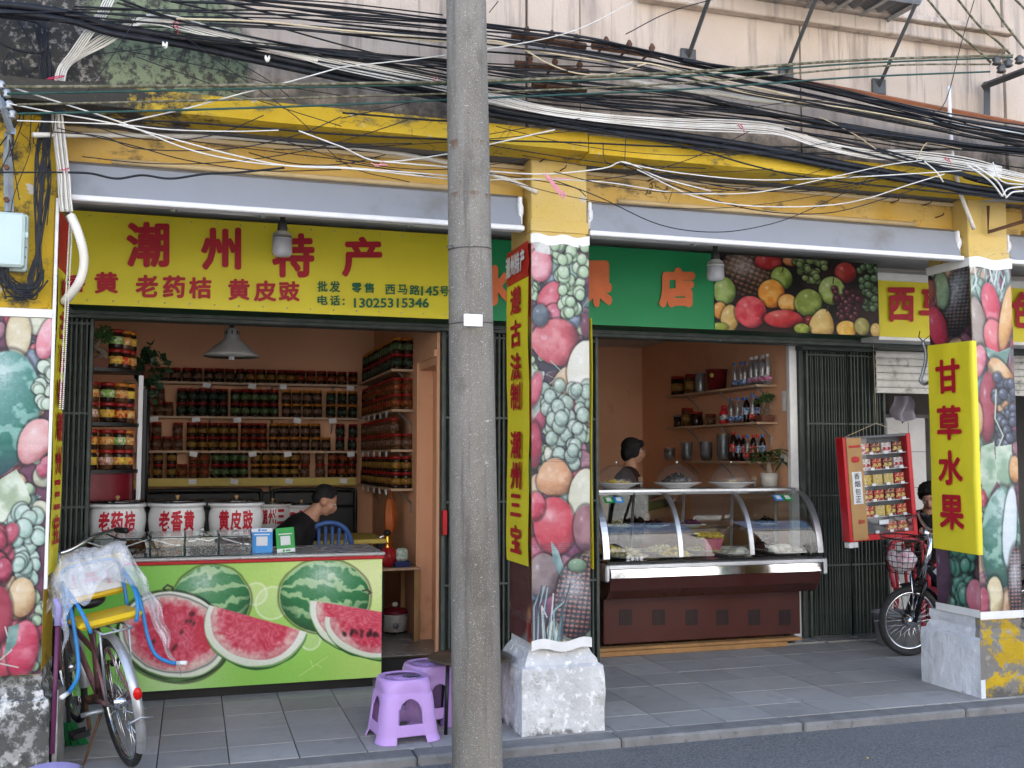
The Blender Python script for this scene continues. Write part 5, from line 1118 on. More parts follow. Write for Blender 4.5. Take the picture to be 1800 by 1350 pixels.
rowspec = [  # runs of jars per shelf: (first px, last px, kind)
 [(262, 430, ('d', 'r', 4)), (432, 520, ('d', 'r', 0)), (520, 628, ('d', 'r', 3))],
 [(256, 305, ('b', 'k', 4)), (312, 400, ('d', 'k', 5)), (406, 490, ('d', 'r', 1)), (496, 566, ('d', 'o', 4)), (574, 628, ('d', 'o', 5))],
 [(250, 322, ('b', 'r', 4)), (330, 420, ('d', 'r', 0)), (424, 470, ('d', 'r', 3)), (474, 582, ('d', 'o', 4)), (590, 628, ('d', 'k', 5))],
 [(250, 312, ('d', 'r', 0)), (316, 370, ('b', 'r', 3)), (374, 438, ('d', 'r', 1)), (444, 528, ('d', 'o', 0)), (530, 572, ('b', 'r', 4)), (578, 628, ('d', 'r', 3))]]
for r in range(4):
    z = ZS[r]; t = thing('wall_shelf', '%s long pale shelf of preserve jars on the back wall of the preserves shop' % ords[r], 'shelf', (.5, 10.2, z-.02))
    mb = MB(); mb.box(-.62, 1.54 if r < 3 else 1.52, 10.085, 10.278, z-.022, z, 0, .002); mb.build('board', M['shelf_wood'], t)
    for x in (-.42, .15, .72, 1.3): mb = MB(); mb.tube([(x, 10.11, z-.024), (x, 10.27, z-.15), (x, 10.272, z-.024)], .006, 4, smooth=False); mb.build('bracket', M['galv'], t)
    if r == 3: mb = MB(); mb.box(-.62, 1.52, 10.070, 10.084, z-.075, z-.004); mb.build('yellow_edge', M['yellow_edge'], t)
    for k in range(5):
        px = 270+k*82+jr.uniform(-20, 20); c = at_y(px, 700, 10.07); mb = MB(); mb.box(-.035, .035, -.002, .002, -.045, .0, 0); o = mb.build('price_tag', M['white_paint']); o.location = (c.x, 10.062, z-.012); o.rotation_euler = (0, jr.uniform(-.2, .2), 0)
        tag(o, 'small white price tag clipped to the %s back wall shelf' % ords[r], 'price tag', 'price tags on the %s back shelf' % ords[r])
    for x0, x1, kind in rowspec[r]:
        a, b = at_y(x0+8, 700, 10.15).x, at_y(x1-8, 700, 10.15).x; n = max(2, int(round((b-a)/.096))+1)
        for i in range(n):
            for lay in range(1 if r == 0 else 2):
                if lay and jr.random() < .05: continue
                if r == 1 and x0 == 256 and lay == 1 and i == n-1: continue
                jar(kind, (a+(b-a)*i/(n-1)+jr.uniform(-.004, .004), 10.15+jr.uniform(-.012, .012), z+.0005+lay*.1305), '%s-lidded jar with %s label on the %s back wall shelf' % (LIDN[kind[1]], LBN[kind[2]], ords[r]), '%s-lidded %s-label jars on the %s back shelf' % (LIDN[kind[1]], LBN[kind[2]], ords[r]))
# side wall shelves
ZW = [at_x(725, 646, 1.72).z-.02, at_x(725, 716, 1.72).z-.02, at_x(725, 786, 1.72).z-.02, at_x(725, 854, 1.72).z-.02]
sk = [(('d', 'o', 1), ('d', 'r', 5)), (('b', 'r', 3), ('b', 'r', 3)), (('b', 'r', 4), ('b', 'r', 4)), (('d', 'r', 0), ('d', 'r', 0))]
for r in range(4):
    z = ZW[r]; y0 = 8.30; t = thing('wall_shelf', '%s side shelf of jars on the wall beside the doorway recess' % ords[r], 'shelf', (1.63, 9.2, z-.02))
    mb = MB(); mb.box(1.535, 1.719, y0, 10.07, z-.02, z, 0, .002); mb.build('board', M['shelf_wood'], t)
    for y in (8.36, 9.2, 9.9): mb = MB(); mb.tube([(1.60, y, z-.022), (1.712, y, z-.12), (1.714, y, z-.20)], .007, 4, smooth=False); mb.build('bracket', M['galv'], t)
    ka, kb = sk[r]
    for col_ in range(2):
        n = 15 if col_ == 0 else 2
        for i in range(n):
            y = y0+.06+i*.112; x = 1.592 if col_ == 0 else 1.678
            for lay in range(2):
                if r == 2 and lay == 1 and (i == 0 or col_ == 1): continue
                k = ka if (lay or r) else kb
                jar(k, (x+jr.uniform(-.004, .004), y, z+.0005+lay*.1305), '%s-lidded jar with %s label on the %s side shelf by the doorway recess' % (LIDN[k[1]], LBN[k[2]], ords[r]), '%s-lidded %s-label jars on the %s side shelf' % (LIDN[k[1]], LBN[k[2]], ords[r]))
    for k in range(5):
        if r in (0,): continue
        o = put('price_tag', bpy.data.objects['price_tag'].data, None, (1.530, 8.5+k*.3, z-.012)); o.rotation_euler = (0, 0, pi/2); tag(o, 'small white price tag clipped to the %s side shelf' % ords[r], 'price tag', 'price tags on the %s side shelf' % ords[r])
# corner display unit
cx, cy, R = -.745, 8.02, .37
cu = thing('corner_display', 'quarter-round corner display with black shelves and dark red panel', 'display stand', (cx, cy, .12))
CZ = [at_y(195, 646, 7.68).z, at_y(195, 742, 7.68).z, at_y(190, 826, 7.68).z]
for z in CZ:
    mb = MB(); P = [(cx, cy)] + [(cx+R*cos(a), cy+R*sin(a)) for a in [-pi/2*i/14 for i in range(15)]]; k = len(P)
    mb.add([(x, y, z) for x, y in P]+[(x, y, z-.025) for x, y in P], [tuple(range(k)), tuple(range(2*k-1, k-1, -1))]+[(i, (i+1) % k, k+(i+1) % k, k+i) for i in range(k)]); mb.build('shelf', M['black'], cu, fix=True)
M['maroon_panel'] = mat('dark_red_panel', (.16, .008, .016), .35)
mb = MB(); mb.lathe([(R-.03, .9), (R-.03, CZ[2]-.026)], 14, 0, Matrix.Translation((cx, cy, 0)), a0=-pi/2, a1=0); mb.build('panel', M['maroon_panel'], cu)
mb = MB(); mb.box(cx, cx+.02, cy-R, cy, .12, 2.6); mb.build('back_panel', M['maroon_panel'], cu)
mb = MB(); mb.box(cx+R-.012, cx+R+.02, cy-.04, cy, 1.0, at_y(240, 660, 8.0).z, 0, .003); mb.build('white_post', M['white_paint'], cu)
mb = MB(); mb.box(cx+R+.02, cx+R+.05, cy-.01, cy+.02, 1.0, 2.05, 0, .004); mb.build('dark_strip', M['black'], cu)
CL = [label_mat('bright_yellow_label', (.66, .50, .05), (.58, .30, .10), (.60, .08, .03)), label_mat('bright_green_label', (.22, .40, .08), (.60, .58, .40), (.10, .26, .06)), label_mat('bright_orange_label', (.62, .26, .06), (.64, .48, .2), (.40, .04, .02)), label_mat('bright_red_label', (.50, .03, .02), (.60, .30, .05), (.62, .5, .1)), label_mat('bright_pink_label', (.46, .2, .15), (.6, .5, .4), (.3, .08, .06)), DIM_LBL[5]]
def big_jar(kind, name='preserve_jar'):
    b, l, t = kind; r0, h = .05, .14
    o = thing(name, 'x', 'jar'); mb = MB(); mb.lathe([(r0*.93, 0), (r0, .008), (r0, .70*h), (r0*.9, .80*h), (r0*.88, .84*h)], 18); mb.build('jar_body', M['jar_dark' if b == 'd' else 'jar_brown'], o, local=True)
    mb = MB(); mb.lathe([(r0*1.02, .25*h), (r0*1.02, .63*h)], 18); mb.build('paper_label', CL[t], o, local=True)
    mb = MB(); mb.lathe([(r0*.97, .83*h), (r0*1.0, .86*h), (r0*1.0, .97*h), (r0*.95, h), (.0005, h)], 18); mb.build('lid', M['lid_red' if l == 'r' else 'lid_orange'], o, local=True)
    return o
BJ = {k: None for k in [('d', 'r', 0), ('d', 'o', 0), ('d', 'r', 1), ('d', 'r', 3), ('b', 'r', 4), ('b', 'o', 2), ('b', 'r', 2)]}
cnames = ['upper', 'middle', 'lower']
for lv, z in enumerate(CZ):
    angs = [-78, -57, -36, -16] if lv else [-46, -30, -14]
    for lay in range(2):
        for i, a in enumerate(angs):
            k = list(BJ)[(i*3+lay*2+lv*4) % len(BJ)]; lab = '%s-lidded jar with %s label, %s layer on the %s corner shelf' % (LIDN[k[1]], LBN[k[2]], 'top' if lay else 'bottom', cnames[lv]); g = 'jars on the %s corner shelf' % cnames[lv]
            if BJ[k] is None: o = BJ[k] = big_jar(k)
            else: o = copy_tree(BJ[k])
            place(o, (cx+(R-.07)*cos(radians(a)), cy+(R-.07)*sin(radians(a)), z+.0005+lay*.1405), jr.uniform(0, 6), lab); o['group'] = g
# bonsai + trailing plant
M['leaf'] = mat('green_leaf', (.035, .085, .022), .45, var=(20, (.055, .13, .03), .35, .7)); M['leaf_dark'] = mat('dark_green_leaf', (.012, .032, .010), .5); M['bark'] = mat('bark', (.16, .12, .085), .9, bump=(40, .6, .008)); M['clay'] = mat('brown_clay_pot', (.15, .055, .032), .6)
def leaf_cloud(mb, c, rad, n, size, rnd, m=0, droop=.3):
    for _ in range(n):
        while True:
            p = Vector((rnd.uniform(-1, 1), rnd.uniform(-1, 1), rnd.uniform(-1, 1)))
            if p.length < 1: break
        q = Vector((c[0]+p.x*rad[0], c[1]+p.y*rad[1], c[2]+p.z*rad[2])); d = Vector((rnd.uniform(-1, 1), rnd.uniform(-1, 1), rnd.uniform(-droop-.5, .5))).normalized(); s = d.orthogonal().normalized(); s.rotate(Matrix.Rotation(rnd.uniform(0, 6), 3, d)); L = size*rnd.uniform(.7, 1.3); w = L*.34; u = d.cross(s)
        mb.add([q, q+d*L*.45+s*w+u*w*.25, q+d*L, q+d*L*.45-s*w+u*w*.25, q+d*L*.5], [(0, 1, 4), (1, 2, 4), (2, 3, 4), (3, 0, 4)], m, False)
def bonsai(loc, label, s=1.0, seed=1):
    t = thing('bonsai_tree', label, 'plant', loc); r = random.Random(seed); x, y, z = loc
    mb = MB(); mb.lathe([(.075*s, 0), (.095*s, .05*s), (.10*s, .055*s), (.088*s, .05*s)], 4, 0, Matrix.Translation((x, y, z+.0005)) @ Matrix.Rotation(pi/4, 4, 'Z'), False); mb.build('pot', M['clay'], t)
    mb = MB(); mb.tube(smooth_path([(x-.02*s, y, z+.04*s), (x+.03*s, y, z+.09*s), (x-.02*s, y, z+.13*s), (x+.015*s, y, z+.18*s)], 4), [.026*s-.0012*s*i for i in range(13)], 8); mb.tube([(x+.03*s, y, z+.04*s), (x+.035*s, y-.01, z+.075*s), (x, y, z+.11*s)], .017*s, 7); mb.build('trunk', M['bark'], t)
    mb = MB()
    for q in range(5): leaf_cloud(mb, (x+r.uniform(-.06, .06)*s, y+r.uniform(-.04, .04)*s, z+(.17+r.uniform(0, .09))*s), (.05*s, .05*s, .03*s), 70, .02*s, r)
    mb.build('crown', M['leaf'], t)
bonsai((cx+.10, cy-.26, CZ[0]), 'bonsai with thick roots on the upper corner shelf', 1.15, 3)
tp = thing('trailing_plant', 'dark trailing plant spilling beside the corner display', 'plant', at_y(265, 650, 8.1)); c = at_y(262, 645, 8.1); r_ = random.Random(9)
mb = MB(); leaf_cloud(mb, (c.x, 8.1, c.z+.02), (.11, .08, .15), 110, .07, r_, 0, .9); leaf_cloud(mb, (c.x+.02, 8.1, c.z-.16), (.05, .04, .09), 35, .06, r_, 0, .9); mb.build('foliage', M['leaf_dark'], tp)
mb = MB(); mb.lathe([(.05, -.06), (.07, .04), (.075, .045)], 14, 0, Matrix.Translation((c.x, 8.12, c.z-.03))); mb.build('pot', M['clay'], tp)
mb = MB(); mb.tube([(c.x, 8.14, c.z-.08), (c.x, 8.14, 1.0)], .012, 8); mb.build('stand', M['black'], tp)

# pendant lamp
pl = thing('pendant_lamp', 'grey metal cone pendant lamp hanging inside the preserves shop', 'lamp', (.27, 8.2, 2.3)); Mx = Matrix.Translation((.27, 8.2, 0)); zr = at_y(405, 627, 8.2).z
M['lamp_grey'] = mat('grey_enamel_shade', (.34, .335, .32), .4); 
mb = MB(); mb.lathe([(.21, zr), (.195, zr+.022), (.12, zr+.085), (.065, zr+.13), (.055, zr+.15), (.048, zr+.215), (.036, zr+.222), (.001, zr+.222)], 32, 0, Mx); mb.lathe([(.207, zr+.002), (.19, zr+.018), (.115, zr+.08), (.06, zr+.125), (.001, zr+.14)], 32, 0, Mx); mb.build('lamp_shade', M['lamp_grey'], pl)
for a in range(8): mb = MB(); q = a*pi/4; mb.box(-.005, .005, .0505, .056, zr+.17, zr+.20, 0, .001, Mx @ Matrix.Rotation(q, 4, 'Z')); mb.build('vent_slot', M['black'], pl)
mb = MB(); mb.cyl((.27, 8.2, zr+.22), (.27, 8.2, zr+.27), .02); mb.cyl((.27, 8.2, zr+.27), (.27, 8.2, 2.82), .004); mb.build('cord', M['black'], pl)
mb = MB()
for a in range(4): q = a*pi/2+.4; mb.tube([(.27+.018*cos(q), 8.2+.018*sin(q), zr+.09), (.27+.018*cos(q), 8.2+.018*sin(q), zr-.022), (.27+.018*cos(q+.8), 8.2+.018*sin(q+.8), zr-.022), (.27+.018*cos(q+.8), 8.2+.018*sin(q+.8), zr+.09)], .006, 6)
mb.build('bulb', M['white_paint'], pl)

# ---- counter with the watermelon print
XC0, XC1 = -.69, 1.25; CT = .905
ct = thing('shop_counter', 'shop counter with a watermelon print on its front', 'counter', ((XC0+XC1)/2, 7.4, 0))
mb = MB(); mb.box(XC0, XC1-.01, 7.07, 7.74, .13, CT-.045); mb.build('carcass', M['wood'], ct)
mb = MB(); mb.box(XC0+.03, XC1-.05, 7.10, 7.70, 0, .13); mb.build('plinth', M['black_step'], ct)
mb = MB(); mb.box(XC0-.005, XC1+.005, 7.035, 7.745, CT-.044, CT-.024, 0, .003); mb.build('red_rim', M['red_header'], ct)
mb = MB(); mb.box(XC0-.01, XC1+.02, 7.03, 7.75, CT-.022, CT, 0, .008); mb.build('steel_top', mat('scuffed_steel_top', (.52, .515, .50), .26, .25, var=(3, (.44, .435, .42), .35, .7)), ct)
def paint_melon():
    c = Canvas(135, 982, 672, 1207, 1.15, '#8cc63e')
    g = np.clip((c.X-135)/537, 0, 1); c.img = H('#6cb83c')*(1-g[..., None]) + H('#c4e470')*g[..., None]
    for x, y, r, cc, a in ((560, 1010, 90, '#e8f0a0', .7), (650, 1020, 60, '#f4f4b8', .8), (300, 1190, 80, '#e4f4c8', .6), (440, 1040, 70, '#d0e874', .6), (160, 1010, 60, '#3c9c28', .6), (480, 1180, 120, '#7cc440', .6)):
        c.blend(np.exp(-((c.X-x)**2+(c.Y-y)**2)/r**2)*a, H(cc))
    for pts in ([(610, 985), (585, 992), (575, 1000)], [(520, 1196), (545, 1180), (572, 1162)], [(545, 1180), (540, 1168)], [(552, 1176), (560, 1182)]): c.line(pts, 1.4, '#d4ec9c', .7)
    for x, y, r in ((440, 1040, 20), (470, 1058, 30), (540, 1130, 18)):
        d = np.hypot(c.X-x, c.Y-y); c.blend(np.clip(1-abs(d-r)/3, 0, 1)*.75, H('#f6fbe0')); c.blend(np.clip((r-d)/2, 0, 1)*.28, H('#f4fad8'))
    c.melon(362, 1053, 68, 68, -12, 12, '#0e3a18', '#1f7038', '#d8ecc8', '#9cc488'); c.melon(566, 1050, 82, 68, 8, 12, '#0e3a18', '#1f7038', '#e8f4e0', '#9cc488')
    c.line([(296, 1032), (286, 1030), (280, 1024), (287, 1018), (295, 1022), (297, 1032), (306, 1036)], 3.5, '#3c3c28'); c.line([(636, 1042), (645, 1040), (651, 1046), (645, 1050)], 3.5, '#3c3c28')
    ns = c.ns(26); ns2 = c.ns(70); ns3 = c.ns(14)
    def flesh(u, v, r):
        k = np.clip((r-.74+.2*(ns2[c._sl]-.5))/.26, 0, 1)[..., None]; q = c._sl; t = np.clip((np.sin(np.arctan2(v, u)*15+ns[q]*26+r*5)*.22+ns2[q]*.9+(ns3[q]-.5)*1.3)-.18, 0, 1)[..., None]
        return (H('#c8203c')*(1-t)+H('#f07888')*t)*(1-k)+H('#f4ecd8')*k
    def half(cx, cy, rx, ry, ang, clip=None, sk=6):
        for d_, a_, b_ in ((sk, '#1c5428', '#0c3418'), (sk*.55, '#8cb868', '#5c8c40')): c.ell(cx+d_*.25, cy+d_*.9, rx+d_*.2, ry+d_*.2, ang, b_, a_, a_, (0, 0), clip=clip, hs=.01)
        c.ell(cx, cy, rx, ry, ang, '#d8e0c0', '#f2f2e6', '#ffffff', (0, -.2), clip=clip, hs=.01)
        c.ell(cx-rx*.01, cy-ry*.02, rx*.88, ry*.88, ang, '#b01c34', '#d83850', '#f08090', (0, -.1), fn=flesh, clip=clip, hs=.01)
    half(300, 1108, 94, 74, 24)
    half(443, 1092, 92, 80, 16, (-.05, 1, -.08)); half(640, 1085, 104, 74, 14, (.05, 1, -.10)); half(668, 1108, 104, 62, 10, (0, 1, -.04))
    for k in range(15):
        x = random.uniform(575, 668); y = 1118+random.uniform(-3, 6)+(x-575)*.05; c.ell(x, y, 1.6, 2.6, random.uniform(-40, 40), '#200808', '#401010', '#602020', hs=.01)
    for k in range(9): c.ell(random.uniform(262, 340), random.uniform(1065, 1150), 1.5, 2.3, 20, '#300808', '#581418', '#702020', hs=.01)
    return c
zb0 = at_y(400, 1207, 7.05).z
paint_melon().finish(.08, .03, '#e0e8d0').panel('printed_front', lambda u, v: (XC0+.006+(XC1-XC0-.006)*u, 7.052-.004*mnoise.noise(Vector((u*8, v*3, 2))), CT-.047-(CT-.047-zb0)*v), M['print_counter'], ct)

# ---- ceramic pots
M['porcelain'] = mat('white_glazed_porcelain', (.62, .615, .60), .12, var=(4, (.56, .555, .54), .4, .7), coat=.3)
pot_prof = [(.115, 0), (.13, .004), (.155, .06), (.182, .15), (.190, .21), (.186, .26), (.176, .292), (.180, .305), (.195, .312), (.197, .325), (.188, .332), (.176, .326), (.172, .30)]
def pot(x, y, z, text, label, s=1.0):
    t = thing('ceramic_pot', label, 'pot', (x, y, z)); T = Matrix.Translation((x, y, z)) @ Matrix.Scale(s, 4)
    mb = MB(); mb.lathe(pot_prof, 36, 0, T); mb.build('bowl', M['porcelain'], t)
    ld = MB(); ld.lathe([(.0005, .336), (.178, .336), (.180, .345), (.176, .350), (.0005, .352)], 28, 0, T); lo = ld.build('lid', thin_glass('dark_glass_lid', (.35, .35, .35), .08) if 'dark_glass_lid' not in bpy.data.materials else bpy.data.materials['dark_glass_lid'], t)
    kb = MB(); kb.lathe([(.010, .353), (.009, .362), (.016, .370), (.015, .380), (.0005, .384)], 14, 0, T); kb.build('knob', M['wood'], lo)
    base = atan2(-y, -x); n = len(text)
    for i, chs in enumerate(text):
        a0 = base - .66 + i*(1.32/n) + .02; a1 = a0 + 1.32/n - .04; mb = MB()
        def fn(u, v, a0=a0, a1=a1):
            zz = .145+.140*v; a = a0+(a1-a0)*u
            for (r0, z0), (r1, z1) in zip(pot_prof[:-1], pot_prof[1:]):
                if z0 <= zz <= z1 and z1 > z0: r = r0+(r1-r0)*(zz-z0)/(z1-z0); break
            r += .0035; return Vector((x+r*s*cos(a), y+r*s*sin(a), z+zz*s))
        letter(mb, chs, .035, fn); mb.build('character', M['red_letter'], t)
for px, tx, lb in ((206, '老药桔', 'white porcelain pot with red characters nearest the dark red panel'), (311, '老香黄', 'white porcelain pot with red characters, middle of the three on the counter'), (415, '黄皮豉', 'white porcelain pot with red characters beside the blue payment card')):
    p = at_y(px, 905, 7.545); pot(p.x, 7.545, CT+.001, tx, lb, 1.0 if px < 400 else .99)
p = at_y(476, 900, 8.5); pot(p.x+.02, 8.6, .897, '潮州三', 'white porcelain pot in the dim shop behind the counter pots', .84); p = at_y(530, 900, 8.6); pot(p.x, 8.62, .897, '宝', 'white porcelain pot half hidden behind the man', .8)
tb = thing('back_bench', 'low dark bench carrying pots at the back of the preserves shop', 'bench', (.9, 8.7, .12))
mb = MB(); mb.box(-.3, 1.5, 8.27, 9.0, .86, .895, 0, .004); mb.build('top', M['yellow_edge'], tb)
for x in (-.26, 1.46):
    for y in (8.31, 8.95): mb = MB(); mb.box(x-.025, x+.025, y-.025, y+.025, .12, .86); mb.build('leg', M['black'], tb)
fb = thing('bunk_rail', 'black tubular metal rail frame under the lowest jar shelf', 'rail', (.5, 9.95, .12))
for x0, x1 in ((-.5, .62), (.72, 1.5)):
    mb = MB(); zt = at_y(400, 862, 9.95).z; mb.tube(smooth_path([(x0, 9.95, .12), (x0, 9.95, zt-.1), (x0+.02, 9.95, zt-.02), (x0+.1, 9.95, zt), (x1-.1, 9.95, zt), (x1-.02, 9.95, zt-.02), (x1, 9.95, zt-.1), (x1, 9.95, .12)], 4), .018, 8); mb.tube([(x0, 9.95, zt-.16), (x1, 9.95, zt-.16)], .014, 8); mb.build('loop', M['black'], fb)
mb = MB(); mb.box(-.55, 1.5, 9.98, 10.25, .12, 1.22, 0, .01); mb.build('dark_box', M['black'], fb)  # plain black box behind the rail frame

# ---- glass bins with preserves
M['raisin'] = mat('dried_fruit', (.06, .020, .012), .85, var=(30, (.10, .035, .02), .4, .7), spec=.2); M['peanut'] = mat('pale_kernel', (.30, .18, .095), .8, spec=.2); M['black_olive'] = mat('black_olive', (.010, .008, .010), .7, spec=.2); M['cherry'] = mat('dark_cherry', (.040, .007, .010), .35, spec=.3)
bx0, bx1 = at_y(138, 985, 7.08).x, at_y(443, 985, 7.08).x; bw = (bx1-bx0)/5
cont = [('black_olive', .011), ('raisin', .008), ('peanut', .0085), ('black_olive', .010), ('cherry', .014)]
cdesc = ['black olives', 'brown dried fruit', 'pale kernels', 'black preserved fruit', 'round dark cherries']
for i in range(5):
    x0 = bx0+i*bw+.004; x1 = x0+bw-.008; y0, y1 = 7.075, 7.29; z0 = CT+.001; zf, zk = z0+.125, z0+.15
    t = thing('glass_bin', 'open glass bin of %s on the counter' % cdesc[i], 'bin', ((x0+x1)/2, 7.18, z0)); th = .004
    mb = MB(); mb.box(x0, x1, y0, y0+th, z0, zf); mb.box(x0, x1, y1-th, y1, z0, zk); mb.box(x0, x0+th, y0+th, y1-th, z0, zf); mb.box(x1-th, x1, y0+th, y1-th, z0, zf); mb.box(x0+th, x1-th, y0+th, y1-th, z0, z0+.005); mb.build('glass_walls', M['glass'], t)
    mb = MB()
    for pts in ([(x0, y0, zf), (x1, y0, zf)], [(x0, y0, z0), (x0, y0, zf)], [(x1, y0, z0), (x1, y0, zf)], [(x0, y0, z0+.002), (x1, y0, z0+.002)], [(x0, y0, zf), (x0, y1, zk)], [(x1, y0, zf), (x1, y1, zk)]): mb.tube(pts, .0032, 5)
    mb.build('edge_strip', mat('dark_green_glass_edge', (.03, .05, .042), .3) if i == 0 else bpy.data.materials['dark_green_glass_edge'], t)
    mb = MB(); lv = .075 if i else .03; m_, rr = cont[i]; r_ = random.Random(i)
    mb.grid(lambda u, v: (x0+th+(x1-x0-2*th)*u, y0+th+(y1-y0-2*th)*v, z0+.02+lv*(.55+.45*v)+.008*mnoise.noise(Vector((u*4, v*4, i)))), 6, 6)
    for _ in range(330 if rr < .012 else 190):
        u, v = r_.random(), r_.random()**1.4; zz = (z0+.02+lv*(.55+.45*v)) if v > .06 else z0+.008+r_.random()*lv*.55
        a = rr*r_.uniform(.8, 1.2); mb.ell((x0+th+a+(x1-x0-2*th-2*a)*u, y0+th+a+(y1-y0-2*th-2*a)*v, zz+r_.uniform(-.003, .004)), (a, a*r_.uniform(.7, 1), a*r_.uniform(.6, .9)), 5)
    tag(mb.build('contents', M[m_], t), kind='stuff')
    mb = MB(); mb.grid(lambda u, v: (x0+.006+(x1-x0-.012)*u, y0+.03+(y1-y0-.03)*v, zf+.008+.022*v), 1, 1); lidp = mb.build('lid_pane', M['glass'], t)
    mb = MB(); xm = (x0+x1)/2; mb.box(xm-.012, xm+.012, y1-.05, y1-.03, zk+.004, zk+.022, 0, .003); mb.build('hinge', M['galv'], lidp)
    if i != 4 or True:
        s = thing('white_spoon', 'white plastic spoon lying in the bin of %s' % cdesc[i], 'spoon', (xm, 7.15, z0+.1)); fl = -1 if i in (1, 3) else 1
        P = smooth_path([(xm-fl*.085, 7.10, z0+.112), (xm-fl*.04, 7.105, z0+.098), (xm+fl*.02, 7.11, z0+.078+.03*(i == 3)), (xm+fl*.055, 7.115, z0+.068+.03*(i == 3))], 4); mb = MB(); mb.tube(P, .005, 6); mb.build('handle', M['white_plastic'], s)
        mb = MB(); mb.ell((xm+fl*.065, 7.115, z0+.068+.03*(i in (1, 3))), (.026, .017, .010), 8); mb.build('bowl', M['white_plastic'], s)
# ---- payment stands (code left blank)
M['pay_blue'] = mat('sky_blue_card', (.02, .25, .62), .35); M['pay_green'] = mat('bright_green_card', (.008, .30, .045), .35); M['pay_white'] = mat('white_card', (.66, .67, .68), .4)
def stand(px, y0, y1, w, m, lean, label, logo):
    Y = 7.17; a = at_y(px, y1, Y); z0 = CT+.001; h = at_y(px, y0, Y).z-z0; t = thing('payment_stand', label, 'card stand', (a.x, Y, z0)); T = Matrix.Translation((a.x, Y, z0)) @ Matrix.Rotation(-.16, 4, 'X') @ Matrix.Rotation(lean, 4, 'Y')
    mb = MB(); mb.box(-w/2, w/2, -.003, .003, 0, h, 0, .003, T); mb.build('card', M[m], t)
    mb = MB(); mb.box(-w*.26, w*.26, -.0048, -.0032, h*.30, h*.66, 0, .0005, T); mb.build('white_square', M['pay_white'], t)
    mb = MB(); mb.box(-w/2+.002, w/2-.002, -.0045, -.0032, h*.84 if m == 'pay_blue' else .003, h*.985 if m == 'pay_blue' else h*.17, 0, .0005, T); mb.build('white_band', M['pay_white'], t)
    mb = MB(); zz = h*.91 if m == 'pay_blue' else h*.09; mb.cyl(T @ Vector((-w*.12, -.0046, zz)), T @ Vector((-w*.12, -.006, zz)), w*.06, n=14); mb.box(-w*.02, w*.24, -.0056, -.0047, zz-.005, zz+.005, 0, 0, T); mb.build('logo', M['pay_blue' if m == 'pay_blue' else 'pay_green'], t)
    mb = MB(); mb.box(-w*.36, w*.36, -.0050, -.0035, h*.72, h*.76, 0, 0, T); mb.build('heading', M['pay_white'], t)
    mb = MB(); mb.box(-w/2-.004, w/2+.004, -.02, .05, 0, .008, 0, .002, Matrix.Translation((a.x, Y, z0))); mb.build('base', M['acrylic'], t)
stand(460, 928, 981, .142, 'pay_blue', 0, 'blue and white payment card stand on the counter', 1); stand(503, 927, 972, .125, 'pay_green', -.06, 'green and white payment card stand on the counter', 2)

# ---- things by the doorway
M['blue_plastic'] = mat('blue_plastic', (.05, .11, .30), .4); M['gold'] = mat('gold_metal', (.62, .36, .06), .22, 1.0); M['orange_film'] = mat('orange_plastic_bag', (.50, .12, .02), .5, trans=.2); M['red_film'] = mat('red_plastic_bag', (.42, .015, .02), .35, trans=.25)
ch_ = thing('plastic_chair', 'blue plastic chair with slatted back beside the man', 'chair', (1.03, 8.13, .12))
for k in range(6): x = .90+k*.048; mb = MB(); mb.tube([(x, 8.16, .58), (x, 8.14, .75), (x+(x-1.02)*.1, 8.10, .97+.045*cos((k-2.5)*.55))], .014, 6); mb.build('back_slat', M['blue_plastic'], ch_)
mb = MB(); mb.tube(smooth_path([(.86, 8.15, .58), (.84, 8.12, .85), (.90, 8.10, 1.0), (1.02, 8.09, 1.045), (1.14, 8.10, 1.0), (1.20, 8.12, .85), (1.18, 8.15, .58)], 5), .02, 8); mb.build('back_frame', M['blue_plastic'], ch_)
mb = MB(); mb.box(.82, 1.22, 8.15, 8.56, .54, .57, 0, .01); mb.build('seat', M['blue_plastic'], ch_)
for x in (.85, 1.19):
    for y in (8.19, 8.53): mb = MB(); mb.cyl((x, y, .121), (x, y, .54), .02, .025); mb.build('leg', M['blue_plastic'], ch_)
ZT = at_y(700, 997, 8.05).z
st_ = thing('side_table', 'narrow wooden side table by the doorway recess', 'table', (1.5, 8.1, .12))
mb = MB(); mb.box(1.33, 1.715, 7.98, 8.6, ZT-.02, ZT, 0, .003); mb.build('top', M['shelf_wood'], st_)
for x in (1.36, 1.69):
    for y in (8.02, 8.56): mb = MB(); mb.box(x-.018, x+.018, y-.018, y+.018, .121, ZT-.02); mb.build('leg', M['wood'], st_)
k0 = at_y(681, 990, 8.4); kt = thing('kettle', 'gold metal kettle with black spout cap on the side table', 'kettle', (k0.x, 8.4, ZT)); T = Matrix.Translation((k0.x, 8.4, ZT+.001))
mb = MB(); mb.lathe([(.055, 0), (.062, .01), (.060, .06), (.040, .17), (.026, .21), (.024, .23)], 24, 0, T); mb.build('body', M['gold'], kt)
mb = MB(); mb.lathe([(.026, .23), (.030, .24), (.024, .26), (.001, .27)], 18, 0, T); mb.build('lid', M['black'], kt)
mb = MB(); mb.tube(smooth_path([T @ Vector(q) for q in ((-.028, 0, .22), (-.065, 0, .20), (-.085, 0, .13), (-.065, 0, .06))], 5), .008, 8); mb.build('handle', M['chrome'], kt)
